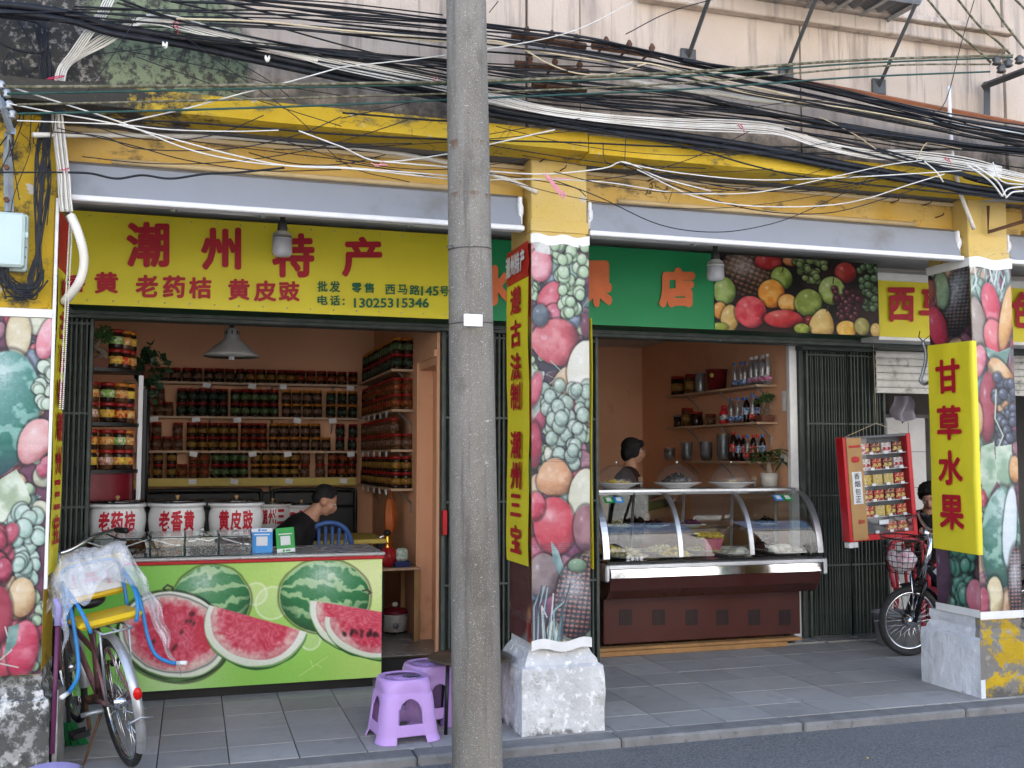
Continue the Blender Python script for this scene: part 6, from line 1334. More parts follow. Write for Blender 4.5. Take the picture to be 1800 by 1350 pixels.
def bag(c, r, h, m, label, name='plastic_bag', n=22):
    t = thing(name, label, 'bag', (c[0], c[1], c[2]-h*.5)); mb = MB(); vs = []; rows = 12
    for j in range(rows+1):
        v = j/rows; rad = r*(sin(pi*min(.98, .12+.80*(1-v)**1.2))**.7); z = c[2]-h*.5+h*v
        for i in range(n): a = 2*pi*i/n; k = 1+.16*sin(a*5+v*4)+.1*mnoise.noise(Vector((cos(a)*3, sin(a)*3, v*6))); vs.append((c[0]+rad*k*cos(a), c[1]+rad*k*sin(a)*.8, z))
    mb.add(vs, [(j*n+i, j*n+(i+1) % n, (j+1)*n+(i+1) % n, (j+1)*n+i) for j in range(rows) for i in range(n)]+[tuple(range(n-1, -1, -1))], 0, True); mb.build('film', M[m], t)
    mb = MB(); mb.tube(smooth_path([(c[0]-r*.3, c[1], c[2]+h*.45), (c[0]-r*.1, c[1], c[2]+h*.75), (c[0]+r*.25, c[1], c[2]+h*.45)], 4), .006, 5); mb.build('tie_handle', M[m], t)
b_ = at_y(683, 978, 8.06); bag((b_.x, 8.08, ZT+.075), .075, .15, 'red_film', 'knotted red plastic bag on the side table')
b_ = at_y(688, 910, 8.5); bag((b_.x, 8.55, b_.z), .05, .30, 'orange_film', 'orange plastic bag hanging from the side shelf bracket')
b_ = at_y(706, 972, 8.06); tq = thing('tissue_pack', 'green and white tissue pack on the side table', 'pack', (b_.x, 8.06, ZT)); mb = MB(); mb.box(b_.x-.045, b_.x+.045, 8.03, 8.10, ZT+.046, ZT+.145, 0, .018); mb.build('wrapper', label_mat('green_white_wrap', (.60, .62, .60), (.25, .45, .30), (.62, .62, .6)), tq)
tq = thing('card_box', 'small dark blue box under the tissue pack', 'box', (b_.x, 8.06, ZT)); mb = MB(); mb.box(b_.x-.06, b_.x+.06, 8.02, 8.11, ZT+.001, ZT+.045, 0, .003); mb.build('carton', mat('navy_card', (.012, .022, .12), .4), tq)
rc = at_z(702, 1096, .12); rk = thing('rice_cooker', 'old white rice cooker on the floor under the side table', 'rice cooker', (1.60, 8.42, .12)); T = Matrix.Translation((1.60, 8.42, .121)); M['cooker'] = mat('scuffed_white_enamel', (.46, .44, .41), .4, dirt=(9, (.2, .15, .1), .6, .75))
mb = MB(); mb.lathe([(.085, .02), (.10, .03), (.105, .14), (.10, .16)], 24, 0, T); mb.build('body', M['cooker'], rk)
mb = MB(); mb.lathe([(.104, .16), (.108, .17), (.09, .20), (.03, .215), (.001, .217)], 24, 0, T); lo_ = mb.build('lid', M['maroon_panel'], rk)
mb = MB(); mb.lathe([(.02, .216), (.025, .235), (.015, .25), (.001, .252)], 12, 0, T); mb.build('knob', M['white_plastic'], lo_)
mb = MB(); mb.cyl(T @ Vector((-.01, -.100, .075)), T @ Vector((-.01, -.112, .075)), .024, n=14); mb.build('dial', M['galv'], rk)
for a in range(3): mb = MB(); q = a*2.1+.4; mb.cyl(T @ Vector((.075*cos(q), .075*sin(q), 0)), T @ Vector((.075*cos(q), .075*sin(q), .022)), .010, n=8); mb.build('foot', M['black'], rk)

# ---- folding gates
def gate(x0, x1, label, n, y=7.415, amp=.022, ztop=2.473):
    t = thing('folding_gate', label, 'gate', ((x0+x1)/2, y, 0)); w = (x1-x0)/n; mb = MB()
    prof = [(0, amp), (w*.18, amp), (w*.30, -amp), (w*.62, -amp), (w*.74, amp), (w*.98, amp)]
    vs = [(px, py, zz) for zz in (0.004, 2.473) for (px, py) in prof]; k = len(prof)
    vs += [(px, py+.012, zz) for zz in (0.004, 2.473) for (px, py) in prof]
    fs = [(i, i+1, k+i+1, k+i) for i in range(k-1)]+[(2*k+i+1, 2*k+i, 3*k+i, 3*k+i+1) for i in range(k-1)]; me_mb = MB(); me_mb.add(vs, fs); me = me_mb.mesh('gate_slat', M['gate'])
    for i in range(n): put('gate_slat', me, t, (x0+i*w-(x0+x1)/2, jr.uniform(-.008, .008), 0))
    for z in (.02, .62, 1.22, 1.84, 2.44): mb = MB(); mb.box(x0, x1, y-amp-.008, y-amp-.003, z-.008, z+.008); mb.build('rivet_bar', M['gate'], t)
    for x in (x0-.012, x1+.002): mb = MB(); mb.box(x, x+.022, y-.035, y+.035, .002, 2.473, 0, .002); mb.build('end_post', M['gate_frame'], t)
    return t
gate(-.90, at_y(152, 800, 7.4).x, 'dark green folding gate pushed back behind the bicycle', 7)
g2 = gate(at_y(778, 800, 7.4).x, 2.95, 'dark green folding gate pushed back behind the concrete pole', 32)
mb = MB(); a, b = at_y(777, 940, 7.37), at_y(783, 896, 7.37); mb.box(a.x-.005, b.x+.005, 7.33, 7.37, a.z, b.z, 0, .004); mb.build('pull_handle', M['red_header'], g2)
gate(5.075, at_y(1488, 900, 7.8).x, 'dark green folding gate beside the display case', 15, 7.80)
gate(at_y(1490, 900, 7.8).x, at_y(1553, 900, 7.8).x, 'dark green folding gate behind the cigarette board', 10, 7.80)
# ================================================================ RIGHT SHOP: display case
M['case_brown'] = mat('maroon_brown_steel', (.070, .020, .014), .3, var=(2, (.058, .016, .012), .35, .7)); M['case_lip'] = mat('glossy_brown_lip', (.050, .015, .012), .18)
M['mirror_panel'] = mat('polished_steel_panel', (.62, .62, .63), .07, 1.0)
CX0, CX1 = 3.04, 4.925
cs = thing('display_case', 'refrigerated display case with curved glass front on timber battens', 'display case', (3.97, 7.7, .1))
zl = .085
def part(name, m, fn, parent=None): mb = MB(); fn(mb); return mb.build(name, M[m] if isinstance(m, str) else m, parent or cs)
zb1, zb2 = at_y(1250, 1050, 7.62).z, at_y(1250, 1036, 7.5).z
part('cabinet', 'case_brown', lambda mb: mb.box(CX0+.06, CX1-.06, 7.62, 8.22, zl, zb1+.12, 0, .006))
def skirt(mb):
    pr = [(7.62, zb1+.02), (7.47, zb1+.04), (7.385, zb2+.035), (7.375, .625), (7.62, .63)]
    k = len(pr); mb.add([(x, y, z) for x in (CX0+.02, CX1-.02) for y, z in pr], [(i, (i+1) % k, k+(i+1) % k, k+i) for i in range(k)]+[tuple(range(k)), tuple(range(2*k-1, k-1, -1))])
part('skirt', 'case_lip', skirt)
part('mirror_strip', 'mirror_panel', lambda mb: mb.add([(CX0+.02, 7.358, .628), (CX1-.02, 7.358, .628), (CX1-.02, 7.366, .692), (CX0+.02, 7.366, .692)], [(0, 1, 2, 3)]))
part('sill', 'alu', lambda mb: mb.box(CX0-.0, CX1, 7.345, 7.42, .694, .732, 0, .006))
part('upper_body', 'case_brown', lambda mb: mb.box(CX0+.02, CX1-.02, 7.43, 8.22, .635, .70))
part('corner_cap', 'alu', lambda mb: mb.box(CX1-.005, CX1+.03, 7.34, 7.50, .60, .735, 0, .012)); part('corner_cap', 'alu', lambda mb: mb.box(CX0-.03, CX0+.005, 7.34, 7.50, .60, .735, 0, .012))
part('deck', 'black_panel', lambda mb: mb.box(CX0+.02, CX1-.02, 7.43, 8.12, .702, .745, 0, .003))
part('top_shelf', 'alu', lambda mb: mb.box(CX0, CX1, 7.74, 8.16, 1.262, 1.290, 0, .005))
part('back_frame', 'alu', lambda mb: (mb.box(CX0, CX1, 8.13, 8.17, .745, .775), mb.box(CX0, CX1, 8.13, 8.17, 1.23, 1.261)))
for x in (CX0+.02, 3.50, 3.97, 4.44, CX1-.05): part('slanted_post', 'alu', lambda mb: mb.tube([(x, 8.00, .78), (x+.10, 8.14, 1.255)], .013, 4, smooth=False))
part('back_pane', 'case_glass', lambda mb: mb.add([(CX0, 8.15, .775), (CX1, 8.15, .775), (CX1, 8.15, 1.23), (CX0, 8.15, 1.23)], [(0, 1, 2, 3)]))
def arc(t):                                  # glass profile from sill to top
    a = radians(4+82*t); return (7.40+.36*(1-cos(a))*1.0, .734+.535*sin(a)/sin(radians(86)))
N = 18
for i in range(3):
    xa, xb = CX0+(CX1-CX0)*i/3+.012, CX0+(CX1-CX0)*(i+1)/3-.012
    part('curved_pane', 'case_glass', lambda mb: mb.grid(lambda u, v: (xa+(xb-xa)*u, arc(v)[0], arc(v)[1]), 2, N))
for i in range(4):
    x = CX0+(CX1-CX0)*i/3; P = [arc(t/N) for t in range(N+1)]; w = .019 if i in (1, 2) else .026
    def rib(mb, x=x, w=w):
        vs = []; 
        for (y, z) in P: vs += [(x-w, y-.006, z), (x+w, y-.006, z), (x+w, y+.02, z-.004), (x-w, y+.02, z-.004)]
        mb.add(vs, [(4*j+q, 4*j+(q+1) % 4, 4*(j+1)+(q+1) % 4, 4*(j+1)+q) for j in range(N) for q in range(4)])
    part('curved_rib', 'alu', rib)
    if i in (0, 3): part('side_pane', 'case_glass', lambda mb: mb.add([(x, y, z) for y, z in P]+[(x, 8.14, 1.262), (x, 8.14, .745), (x, 7.43, .745)], [tuple(range(N+4))]))
for k, px in enumerate((1100, 1158, 1216, 1270, 1326, 1380)):
    c = at_y(px, 1085, 7.619)
    o = part('vent_grille', 'black', lambda mb: [mb.box(c.x-.053+q*.019, c.x-.042+q*.019, 7.6165, 7.6195, c.z-.062, c.z+.062) for q in range(6)]); o['kind'] = 'stuff'
for i, s in enumerate('正冰冷柜'): part('character', 'white_letter', lambda mb: letter(mb, s, .02, lambda u, v: Vector((3.20+.037*i+.032*u, 7.394, .752+.036*v))))
for x in (CX0+.14, CX1-.14):
    for y in (7.70, 8.12): part('castor', 'black', lambda mb: mb.cyl((x-.02, y, zl-.018), (x+.02, y, zl-.018), .02, n=10))
# stickers (code squares left blank)
for x, a, b in ((3.10, 'pay_green', 'pay_blue'), (4.62, 'pay_blue', 'pay_green')):
    for q, m_ in ((0, a), (1, b)):
        x0 = x+q*.085
        def st(mb, x0=x0): mb.grid(lambda u, v: (x0+.08*u, arc(.66+.13*v)[0]-.004, arc(.66+.13*v)[1]+.002), 2, 4)
        so = part('payment_sticker', m_, st)
        part('white_square', 'pay_white', lambda mb: mb.grid(lambda u, v: (x0+.018+.044*u, arc(.685+.08*v)[0]-.0065, arc(.685+.08*v)[1]+.004), 2, 2), so)
bt = thing('timber_battens', 'pair of bare timber battens under the display case', 'battens', (3.9, 7.7, 0))
part('batten', 'pallet', lambda mb: mb.box(2.98, 4.70, 7.555, 7.66, .002, .040, 0, .003), bt); part('batten', 'pallet', lambda mb: mb.box(2.98, 4.84, 7.565, 7.66, .042, .066, 0, .003), bt); part('batten', 'pallet', lambda mb: mb.box(2.98, 4.80, 8.08, 8.16, .014, .066, 0, .003), bt)
# ---- dishes in the case
M['dish'] = mat('white_dish', (.62, .62, .61), .2); M['yellow_fruit'] = mat('yellow_cut_fruit', (.68, .50, .06), .4, var=(20, (.40, .30, .08), .4, .7)); M['pale_fruit'] = mat('pale_cut_fruit', (.60, .54, .32), .4, var=(20, (.50, .42, .2), .4, .7)); M['bun'] = mat('white_bun', (.66, .62, .54), .5); M['green_fruit'] = mat('green_olives', (.30, .30, .06), .35, var=(16, (.42, .33, .05), .4, .7)); M['pink_tub'] = mat('pink_plastic', (.50, .12, .20), .35); M['purple_fruit'] = mat('purple_preserve', (.10, .02, .06), .3)
def dish(x, y, z, r, m, n, rr, label, tall=1.0, seed=0):
    t = thing('fruit_dish', label, 'dish', (x, y, z)); T = Matrix.Translation((x, y, z)); mb = MB(); mb.lathe([(r*.5, 0), (r*.55, .004), (r*.95, .022), (r, .026), (r*.96, .027), (r*.55, .010), (.001, .009)], 28, 0, T); mb.build('plate', M['dish'], t)
    q = random.Random(seed); mb = MB()
    for _ in range(n):
        d = r*.72*sqrt(q.random()); a = q.uniform(0, 6.28); h = .018+tall*.05*(1-(d/(r*.75))**2)*q.random(); s = rr*q.uniform(.75, 1.2)
        mb.ell((0, 0, 0), (s, s*q.uniform(.6, .9), s*q.uniform(.4, .7)), 6, 0, Matrix.Translation((x+d*cos(a), y+d*sin(a), z+h)) @ Matrix.Rotation(q.uniform(0, 3), 4, 'Z') @ Matrix.Rotation(q.uniform(-.5, .5), 4, 'X'))
    tag(mb.build('food', M[m], t), kind='stuff')
zd = .7465
spec = [(1075, 940, 'yellow_fruit', 40, .026, 'dish of orange-yellow cut fruit in the display case', .16), (1105, 962, 'pale_fruit', 24, .026, 'dish of pale dumplings at the front of the display case', .15), (1160, 942, 'pale_fruit', 50, .022, 'dish of pale yellow fruit pieces in the display case', .15), (1186, 962, 'yellow_fruit', 46, .022, 'dish of cut starfruit by the first glass rib', .14),
 (1240, 946, 'green_fruit', 70, .018, 'dish of green-yellow olives in the middle of the display case', .16), (1292, 962, 'bun', 9, .045, 'dish of round white buns in the display case', .14), (1345, 945, 'cherry', 110, .017, 'heaped dish of dark cherries in the display case', .17), (1392, 962, 'bun', 8, .050, 'dish of white buns at the end of the display case', .16)]
for k, (px, py, m_, n_, rr, lb, r_) in enumerate(spec):
    n_ = int(n_*1.5); r_ *= 1.08
    Y = 7.62 if py > 955 else 7.93; p = at_y(px, py, Y); dish(min(max(p.x, CX0+.19), CX1-.19), Y, zd if py > 955 else zd+.0005, r_, m_, n_, rr, lb, 1.2 if m_ != 'cherry' else 2.4, k)
part('glass_shelf', 'glass', lambda mb: mb.box(CX0+.03, CX1-.03, 7.80, 8.10, .955, .962, 0, .002))
for k, (px, m_, n_, rr, lb) in enumerate(((1085, 'pale_fruit', 40, .02, 'dish of pale cut fruit on the glass shelf of the display case'), (1150, 'cherry', 70, .016, 'dish of dark red fruit on the glass shelf of the display case'), (1215, 'purple_fruit', 60, .017, 'dish of purple preserves on the glass shelf of the display case'), (1345, 'black_olive', 80, .016, 'dish of black fruit on the glass shelf of the display case'))):
    p = at_y(px, 905, 7.95); dish(p.x, 7.95, .9625, .13, m_, n_, rr, lb, 1.1, 20+k)
tb_ = thing('pink_tub', 'pink plastic tub heaped with yellow fruit in the display case', 'tub', (4.22, 7.86, zd)); T = Matrix.Translation((4.18, 7.88, zd+.002)); 
# (tub stands on the deck between the dishes)
mb = MB(); mb.lathe([(.10, 0), (.145, .115), (.155, .12), (.15, .125)], 4, 0, T @ Matrix.Rotation(pi/4, 4, 'Z') @ Matrix.Diagonal((1.1, .75, 1, 1)), False); mb.build('tub', M['pink_tub'], tb_)
mb = MB(); q = random.Random(3)
for _ in range(60): mb.ell((0, 0, 0), (.03, .016, .012), 6, 0, T @ Matrix.Translation((q.uniform(-.1, .1), q.uniform(-.06, .06), .105+q.random()*.06)) @ Matrix.Rotation(q.uniform(0, 3), 4, 'Z'))
tag(mb.build('fruit', M['yellow_fruit'], tb_), kind='stuff')
# ---- domed plates on top
def domed(px, m, n, rr, label, seed, tall=1.0):
    Y = 7.93; p = at_y(px, 850, Y); z = 1.2905; t = thing('domed_platter', label, 'platter', (p.x, Y, z)); T = Matrix.Translation((p.x, Y, z)); r = .205
    mb = MB(); mb.lathe([(.10, 0), (.105, .006), (r*.93, .040), (r, .047), (r*.98, .050), (.12, .016), (.001, .014)], 36, 0, T); mb.build('plate', M['dish'], t)
    R = .168; mb = MB(); mb.lathe([(R*cos(a), .045+.150*sin(a)) for a in [pi/2*i/14 for i in range(14)]]+[(.006, .1955)], 36, 0, T); mb.lathe([(R*1.03, .044), (R*1.03, .048), (R, .048)], 36, 0, T); d = mb.build('dome', M['acrylic'], t)
    mb = MB(); mb.lathe([(.006, .195), (.006, .205), (.013, .213), (.012, .225), (.001, .229)], 12, 0, T); mb.build('knob', M['chrome'], d)
    q = random.Random(seed); mb = MB()
    for _ in range(n):
        d_ = .13*sqrt(q.random()); a = q.uniform(0, 6.28); h = .03+tall*.08*(1-(d_/.14)**2)*q.random(); s = rr*q.uniform(.8, 1.2); mb.ell((0, 0, 0), (s, s*.8, s*.7), 6, 0, T @ Matrix.Translation((d_*cos(a), d_*sin(a), h)) @ Matrix.Rotation(q.uniform(0, 3), 4, 'Z'))
    if n: tag(mb.build('food', M[m], t), kind='stuff')
domed(1083, 'yellow_fruit', 26, .022, 'domed platter of yellow fruit on the display case', 1, .5); domed(1190, 'black_olive', 190, .017, 'domed platter heaped with black fruit on the display case', 2, 1.2); domed(1285, 'pale_fruit', 7, .022, 'nearly empty domed platter beside the potted plant', 3, .3)
for px, lb in ((1127, 'cup of toothpicks between the yellow and black fruit platters'), (1327, 'cup of toothpicks beside the potted plant')):
    p = at_y(px, 850, 8.05); t = thing('toothpick_cup', lb, 'cup', (p.x, 8.06, 1.2905)); T = Matrix.Translation((p.x, 8.06, 1.291)); mb = MB(); mb.lathe([(.022, 0), (.026, .06), (.024, .06)], 14, 0, T); mb.build('cup', M['pet'], t)
    mb = MB()
    for k in range(26): a = k*2.4; r = .018*sqrt((k+.5)/26); mb.cyl(T @ Vector((r*cos(a)*.8, r*sin(a)*.8, .004)), T @ Vector((r*cos(a)*1.25, r*sin(a)*1.25, .092)), .0016, n=4)
    tag(mb.build('toothpicks', M['shelf_wood'], t), kind='stuff')
# ---- money tree
pp = at_y(1352, 850, 8.03); pt = thing('potted_plant', 'money tree in a ribbed cream pot on the display case', 'plant', (pp.x, 8.03, 1.2905)); T = Matrix.Translation((pp.x, 8.03, 1.291))
mb = MB(); n = 48; prof = [(.055, 0), (.068, .012), (.074, .07), (.072, .118), (.066, .12), (.064, .105)]
vs = [((r*(1+.025*cos(24*2*pi*i/n*1)))*cos(2*pi*i/n), (r*(1+.025*cos(24*2*pi*i/n)))*sin(2*pi*i/n), z) for r, z in prof for i in range(n)]
mb.add(vs, [(j*n+i, j*n+(i+1) % n, (j+1)*n+(i+1) % n, (j+1)*n+i) for j in range(len(prof)-1) for i in range(n)]+[tuple(range(n-1, -1, -1))], 0, True, T); mb.build('pot', mat('ribbed_cream_ceramic', (.50, .47, .42), .55), pt)
mb = MB(); mb.lathe([(.064, .100), (.001, .106)], 16, 0, T); mb.build('soil', M['bark'], pt)
mb = MB(); mb.tube([T @ Vector(p_) for p_ in ((0, 0, .10), (.006, 0, .13), (-.002, 0, .17), (.0, 0, .215))], [.026, .034, .024, .016], 10); mb.build('trunk', mat('pale_rough_bark', (.26, .20, .14), .9, bump=(60, .8, .008)), pt)
q = random.Random(8)
for k in range(11):
    a = k*2.4; el = q.uniform(.15, 1.1); L = q.uniform(.10, .20); o = T @ Vector((0, 0, .20)); d = Vector((cos(a)*cos(el), sin(a)*cos(el), sin(el))); tip = o+d*L
    mb = MB(); mb.tube([o, o+d*L*.5+Vector((0, 0, .01)), tip], .0025, 5); stem = mb.build('stem', M['leaf'], pt)
    mb = MB()
    for w in range(6):
        b = w*1.05+q.uniform(-.2, .2); e = Vector((cos(b), sin(b), -.35+q.uniform(-.3, .25))).normalized(); e = (e+d*.5).normalized(); l = q.uniform(.075, .115); s = e.cross(Vector((0, 0, 1))).normalized(); wd = l*.17
        def bl(u, v): t_ = u; ww = wd*sin(pi*min(1, .08+.92*t_))**.8; return tip+e*l*t_+s*ww*(2*v-1)+Vector((0, 0, -.03*t_*t_+abs(2*v-1)*.004))
        mb.grid(bl, 5, 2)
    mb.build('leaflet_fan', M['leaf'], stem)

# ---- shelves on the right wall
sz = [at_x(1333, 675, 4.77).z, at_x(1333, 741, 4.77).z, at_x(1333, 811, 4.77).z]; sn = ['top', 'middle', 'lowest']
for k, z in enumerate(sz):
    t = thing('wall_shelf', '%s pale shelf of drinks on the apricot wall above the display case' % sn[k], 'shelf', (4.87, 9.0, z-.02)); y1 = 9.95 if k < 2 else 9.7
    mb = MB(); mb.box(4.77, 4.979, 8.10, y1, z-.02, z, 0, .002); mb.build('board', M['shelf_wood'], t)
    for y in (8.2, 8.9, 9.6): mb = MB(); mb.tube([(4.84, y, z-.022), (4.97, y, z-.13), (4.973, y, z-.21)], .007, 4, smooth=False); mb.build('bracket', M['galv'], t)
def sy(px, X=4.87): return at_x(px, 740, X).y
CAPS = {'blue': mat('blue_cap', (.03, .14, .45), .35), 'white': mat('white_cap', (.62, .62, .64), .35), 'red': mat('red_cap', (.45, .015, .02), .35)}
M['cola'] = mat('dark_cola', (.015, .006, .005), .08); M['water_label'] = label_mat('blue_bottle_label', (.04, .14, .40), (.45, .50, .60), (.03, .06, .2)); M['pink_label_b'] = label_mat('pink_bottle_label', (.45, .10, .20), (.55, .45, .55), (.35, .03, .08)); M['red_label_b'] = label_mat('red_bottle_label', (.42, .02, .02), (.5, .06, .04), (.6, .5, .5))
bprof = [(.028, 0), (.033, .006), (.032, .05), (.030, .09), (.033, .12), (.032, .155), (.022, .195), (.012, .212), (.012, .228)]
BM = {}
def bottle(px, k, cap, body, lab, desc, X=4.87, s=1.0):
    key = (cap, body, lab)
    if key not in BM:
        o = thing('drink_bottle', 'x', 'bottle'); mb = MB(); mb.lathe(bprof, 14); mb.build('bottle_body', M[body], o, local=True)
        mb = MB(); mb.lathe([(.0136, .215), (.0142, .218), (.0142, .238), (.013, .241), (.001, .2415)], 12); mb.build('cap', CAPS[cap], o, local=True)
        mb = MB(); mb.lathe([(.0328, .075), (.0312, .092), (.0338, .118), (.0332, .14)] if body == 'cola' else [(.0335, .03), (.0335, .07)], 14); mb.build('paper_label', M[lab], o, local=True); BM[key] = o
    else: o = copy_tree(BM[key])
    place(o, (X+jr.uniform(-.012, .012), sy(px, X), sz[k]+.0006), jr.uniform(0, 6), '%s on the %s shelf above the display case' % (desc, sn[k])); o.scale = (s, s, s); o['group'] = 'bottles on the %s drinks shelf' % sn[k]
for px in (1293, 1302, 1311): bottle(px, 0, 'blue', 'pet', 'water_label', 'blue-capped water bottle')
for px in (1321, 1331, 1342, 1352): bottle(px, 0, 'white', 'pet', 'pink_label_b', 'white-capped clear bottle', s=1.12)
for px in (1326, 1338): bottle(px, 0, 'white', 'pet', 'pink_label_b', 'white-capped clear bottle', 4.93, 1.15)
for px in (1287, 1297, 1305): bottle(px, 1, 'blue', 'pet', 'water_label', 'blue-capped water bottle')
bottle(1312, 1, 'blue', 'cola', 'water_label', 'blue-capped dark drink bottle'); bottle(1323, 1, 'blue', 'pet', 'red_label_b', 'blue-capped bottle with red label', s=1.1); bottle(1331, 1, 'blue', 'cola', 'water_label', 'blue-capped dark drink bottle', 4.92)
bottle(1288, 2, 'red', 'cola', 'red_label_b', 'red-capped cola bottle', s=1.15); bottle(1297, 2, 'blue', 'cola', 'water_label', 'blue-capped dark drink bottle'); bottle(1306, 2, 'red', 'cola', 'red_label_b', 'red-capped cola bottle', 4.91); bottle(1313, 2, 'blue', 'pet', 'red_label_b', 'blue-capped bottle with red label'); bottle(1322, 2, 'red', 'cola', 'red_label_b', 'red-capped cola bottle'); bottle(1332, 2, 'red', 'pet', 'red_label_b', 'red-capped clear bottle', 4.91); bottle(1341, 2, 'blue', 'cola', 'water_label', 'blue-capped dark drink bottle')
def tub(px, k, r, h, mb_, ml, label, lid=True, taper=1.0, name='storage_jar', cat='jar', lab=None):
    X = 4.87; t = thing(name, label, cat, (X, sy(px), sz[k]+.0006)); T = Matrix.Translation((X, sy(px), sz[k]+.0006)); mb = MB(); mb.lathe([(r*taper*.95, 0), (r*taper, .005), (r, h*.86), (r*.93, h*.88)], 20, 0, T); mb.build('jar_body', M[mb_], t)
    if lid: mb = MB(); mb.lathe([(r*.99, h*.86), (r*1.0, h*.99), (r*.95, h), (.001, h)], 20, 0, T); mb.build('lid', ml, t)
    if lab: mb = MB(); mb.lathe([(r*1.012, h*.22), (r*1.012, h*.62)], 20, 0, T); mb.build('paper_label', lab, t)
tub(1192, 0, .07, .20, 'jar_dark', M['lid_red'], 'red-lidded storage jar with yellow label on the top drinks shelf', lab=DIM_LBL[0]); tub(1216, 0, .065, .20, 'jar_brown', M['lid_red'], 'red-lidded jar beside the steel canister on the top drinks shelf', lab=DIM_LBL[0]); tub(1232, 0, .05, .20, 'galv', M['galv'], 'plain steel canister on the top drinks shelf', name='steel_canister', cat='canister')
M['bucket'] = mat('dark_red_plastic', (.11, .008, .010), .35); bk = thing('red_bucket', 'dark red plastic bucket on the top drinks shelf', 'bucket', (4.86, sy(1262), sz[0])); T = Matrix.Translation((4.86, sy(1262), sz[0]+.0006))
mb = MB(); mb.lathe([(.08, 0), (.105, .19), (.112, .195), (.112, .205), (.104, .205), (.085, .02), (.001, .015)], 28, 0, T); mb.build('shell', M['bucket'], bk)
mb = MB(); dr = Vector((-cos(.6), -sin(.6)*0-.6, 0)).normalized(); c = T @ Vector((dr.x*.101, dr.y*.101, .145)); mb.cyl(c, c+dr*.003, .022, n=10); mb.build('yellow_sticker', M['yellow_edge'], bk)
tub(1193, 1, .055, .12, 'jar_dark', M['galv'], 'steel-lidded black jar on the middle drinks shelf'); tub(1208, 1, .06, .19, 'jar_brown', M['lid_red'], 'tall red-lidded jar on the middle drinks shelf', lab=DIM_LBL[0]); tub(1224, 1, .065, .14, 'jar_dark', M['lid_red'], 'wide red-lidded black jar on the middle drinks shelf'); tub(1249, 1, .05, .11, 'jar_brown', M['lid_dull'], 'short jar beside the ketchup bottle on the middle drinks shelf', lab=DIM_LBL[4])
kb_ = thing('sauce_bottle', 'red squeeze sauce bottle on the middle drinks shelf', 'bottle', (4.86, sy(1274), sz[1])); T = Matrix.Translation((4.86, sy(1274), sz[1]+.0006)); mb = MB(); mb.lathe([(.042, 0), (.046, .01), (.046, .10), (.034, .13), (.022, .145)], 18, 0, T); mb.build('squeeze_body', CAPS['red'], kb_)
mb = MB(); mb.lathe([(.024, .145), (.024, .175), (.02, .18), (.001, .18)], 14, 0, T); mb.build('cap', CAPS['red'], kb_); mb = MB(); mb.lathe([(.0468, .035), (.0468, .09)], 18, 0, T); mb.build('paper_label', label_mat('white_black_label', (.55, .55, .55), (.03, .03, .03), (.5, .5, .5)), kb_)
bonsai((4.86, sy(1346), sz[1]), 'small bonsai in a brown tray on the middle drinks shelf', 1.0, 6)
for px, n_, lb in ((1178, 9, 'shortest stack of clear plastic bowls on the lowest drinks shelf'), (1208, 14, 'wide stack of clear plastic bowls on the lowest drinks shelf'), (1242, 14, 'stack of clear plastic bowls in torn film on the lowest drinks shelf'), (1272, 20, 'tallest stack of clear plastic bowls beside the cola bottles')):
    t = thing('bowl_stack', lb, 'bowls', (4.86, sy(px), sz[2])); T = Matrix.Translation((4.86, sy(px), sz[2]+.0006))
    for k in range(n_): mb = MB(); mb.lathe([(.045, k*.011), (.062, k*.011+.05), (.066, k*.011+.052)], 16, 0, T); mb.build('bowl', M['pet'], t)
# switch, socket, cable on the wall end
ws = thing('wall_switch', 'white wall switch beside the shop jamb', 'switch', (4.97, 7.62, 2.0)); a = at_x(1380, 705, 4.98); mb = MB(); mb.box(4.965, 4.98, a.y-.03, a.y+.03, a.z-.09, a.z+.09, 0, .003); mb.build('plate', M['white_plastic'], ws); mb = MB(); mb.box(4.958, 4.965, a.y-.012, a.y+.012, a.z-.03, a.z+.03, 0, .002); mb.build('rocker', M['white_plastic'], ws)
ws = thing('wall_socket', 'white wall socket behind the potted plant', 'socket', (4.97, 7.62, 1.5)); a = at_x(1378, 808, 4.98); mb = MB(); mb.box(4.965, 4.98, a.y-.045, a.y+.045, a.z-.045, a.z+.045, 0, .003); mb.build('plate', M['white_plastic'], ws); mb = MB(); mb.box(4.961, 4.965, a.y-.02, a.y+.02, a.z-.012, a.z+.012); mb.build('outlet', M['black'], ws)

# ================================================================ cigarette board
cg = thing('cigarette_board', 'hanging red-framed board of cigarette packs with a tan card strip', 'display board', (5.40, 7.27, .86)); Wb, Hb, Db = .655, .845, .10
TB = Matrix.Translation((5.066, 7.20, .865)) @ Matrix.Rotation(-.062, 4, 'Y')
M['board_red'] = mat('glossy_red_frame', (.50, .010, .018), .35); M['tan_card'] = mat('tan_card', (.42, .24, .09), .55); M['board_back'] = mat('grey_board_back', (.13, .13, .14), .5)
def bpart(name, m, fn, par=None): mb = MB(); fn(mb); return mb.build(name, M[m] if isinstance(m, str) else m, par or cg)
bpart('back_panel', 'board_back', lambda mb: mb.box(0, Wb, Db-.008, Db, 0, Hb, 0, 0, TB))
for x0, x1, z0, z1 in ((-.0, .03, 0, Hb), (Wb-.04, Wb, 0, Hb), (.03, Wb-.04, 0, .045)): bpart('frame_side', 'board_red', lambda mb: mb.box(x0, x1, -.004, Db-.009, z0, z1, 0, .003, TB))
bpart('frame_top', 'board_back', lambda mb: mb.box(.03, Wb-.04, 0, Db-.009, Hb-.02, Hb, 0, .003, TB))
ts = bpart('card_strip', 'tan_card', lambda mb: mb.box(.032, .175, -.008, .0, .01, Hb-.01, 0, .002, TB))
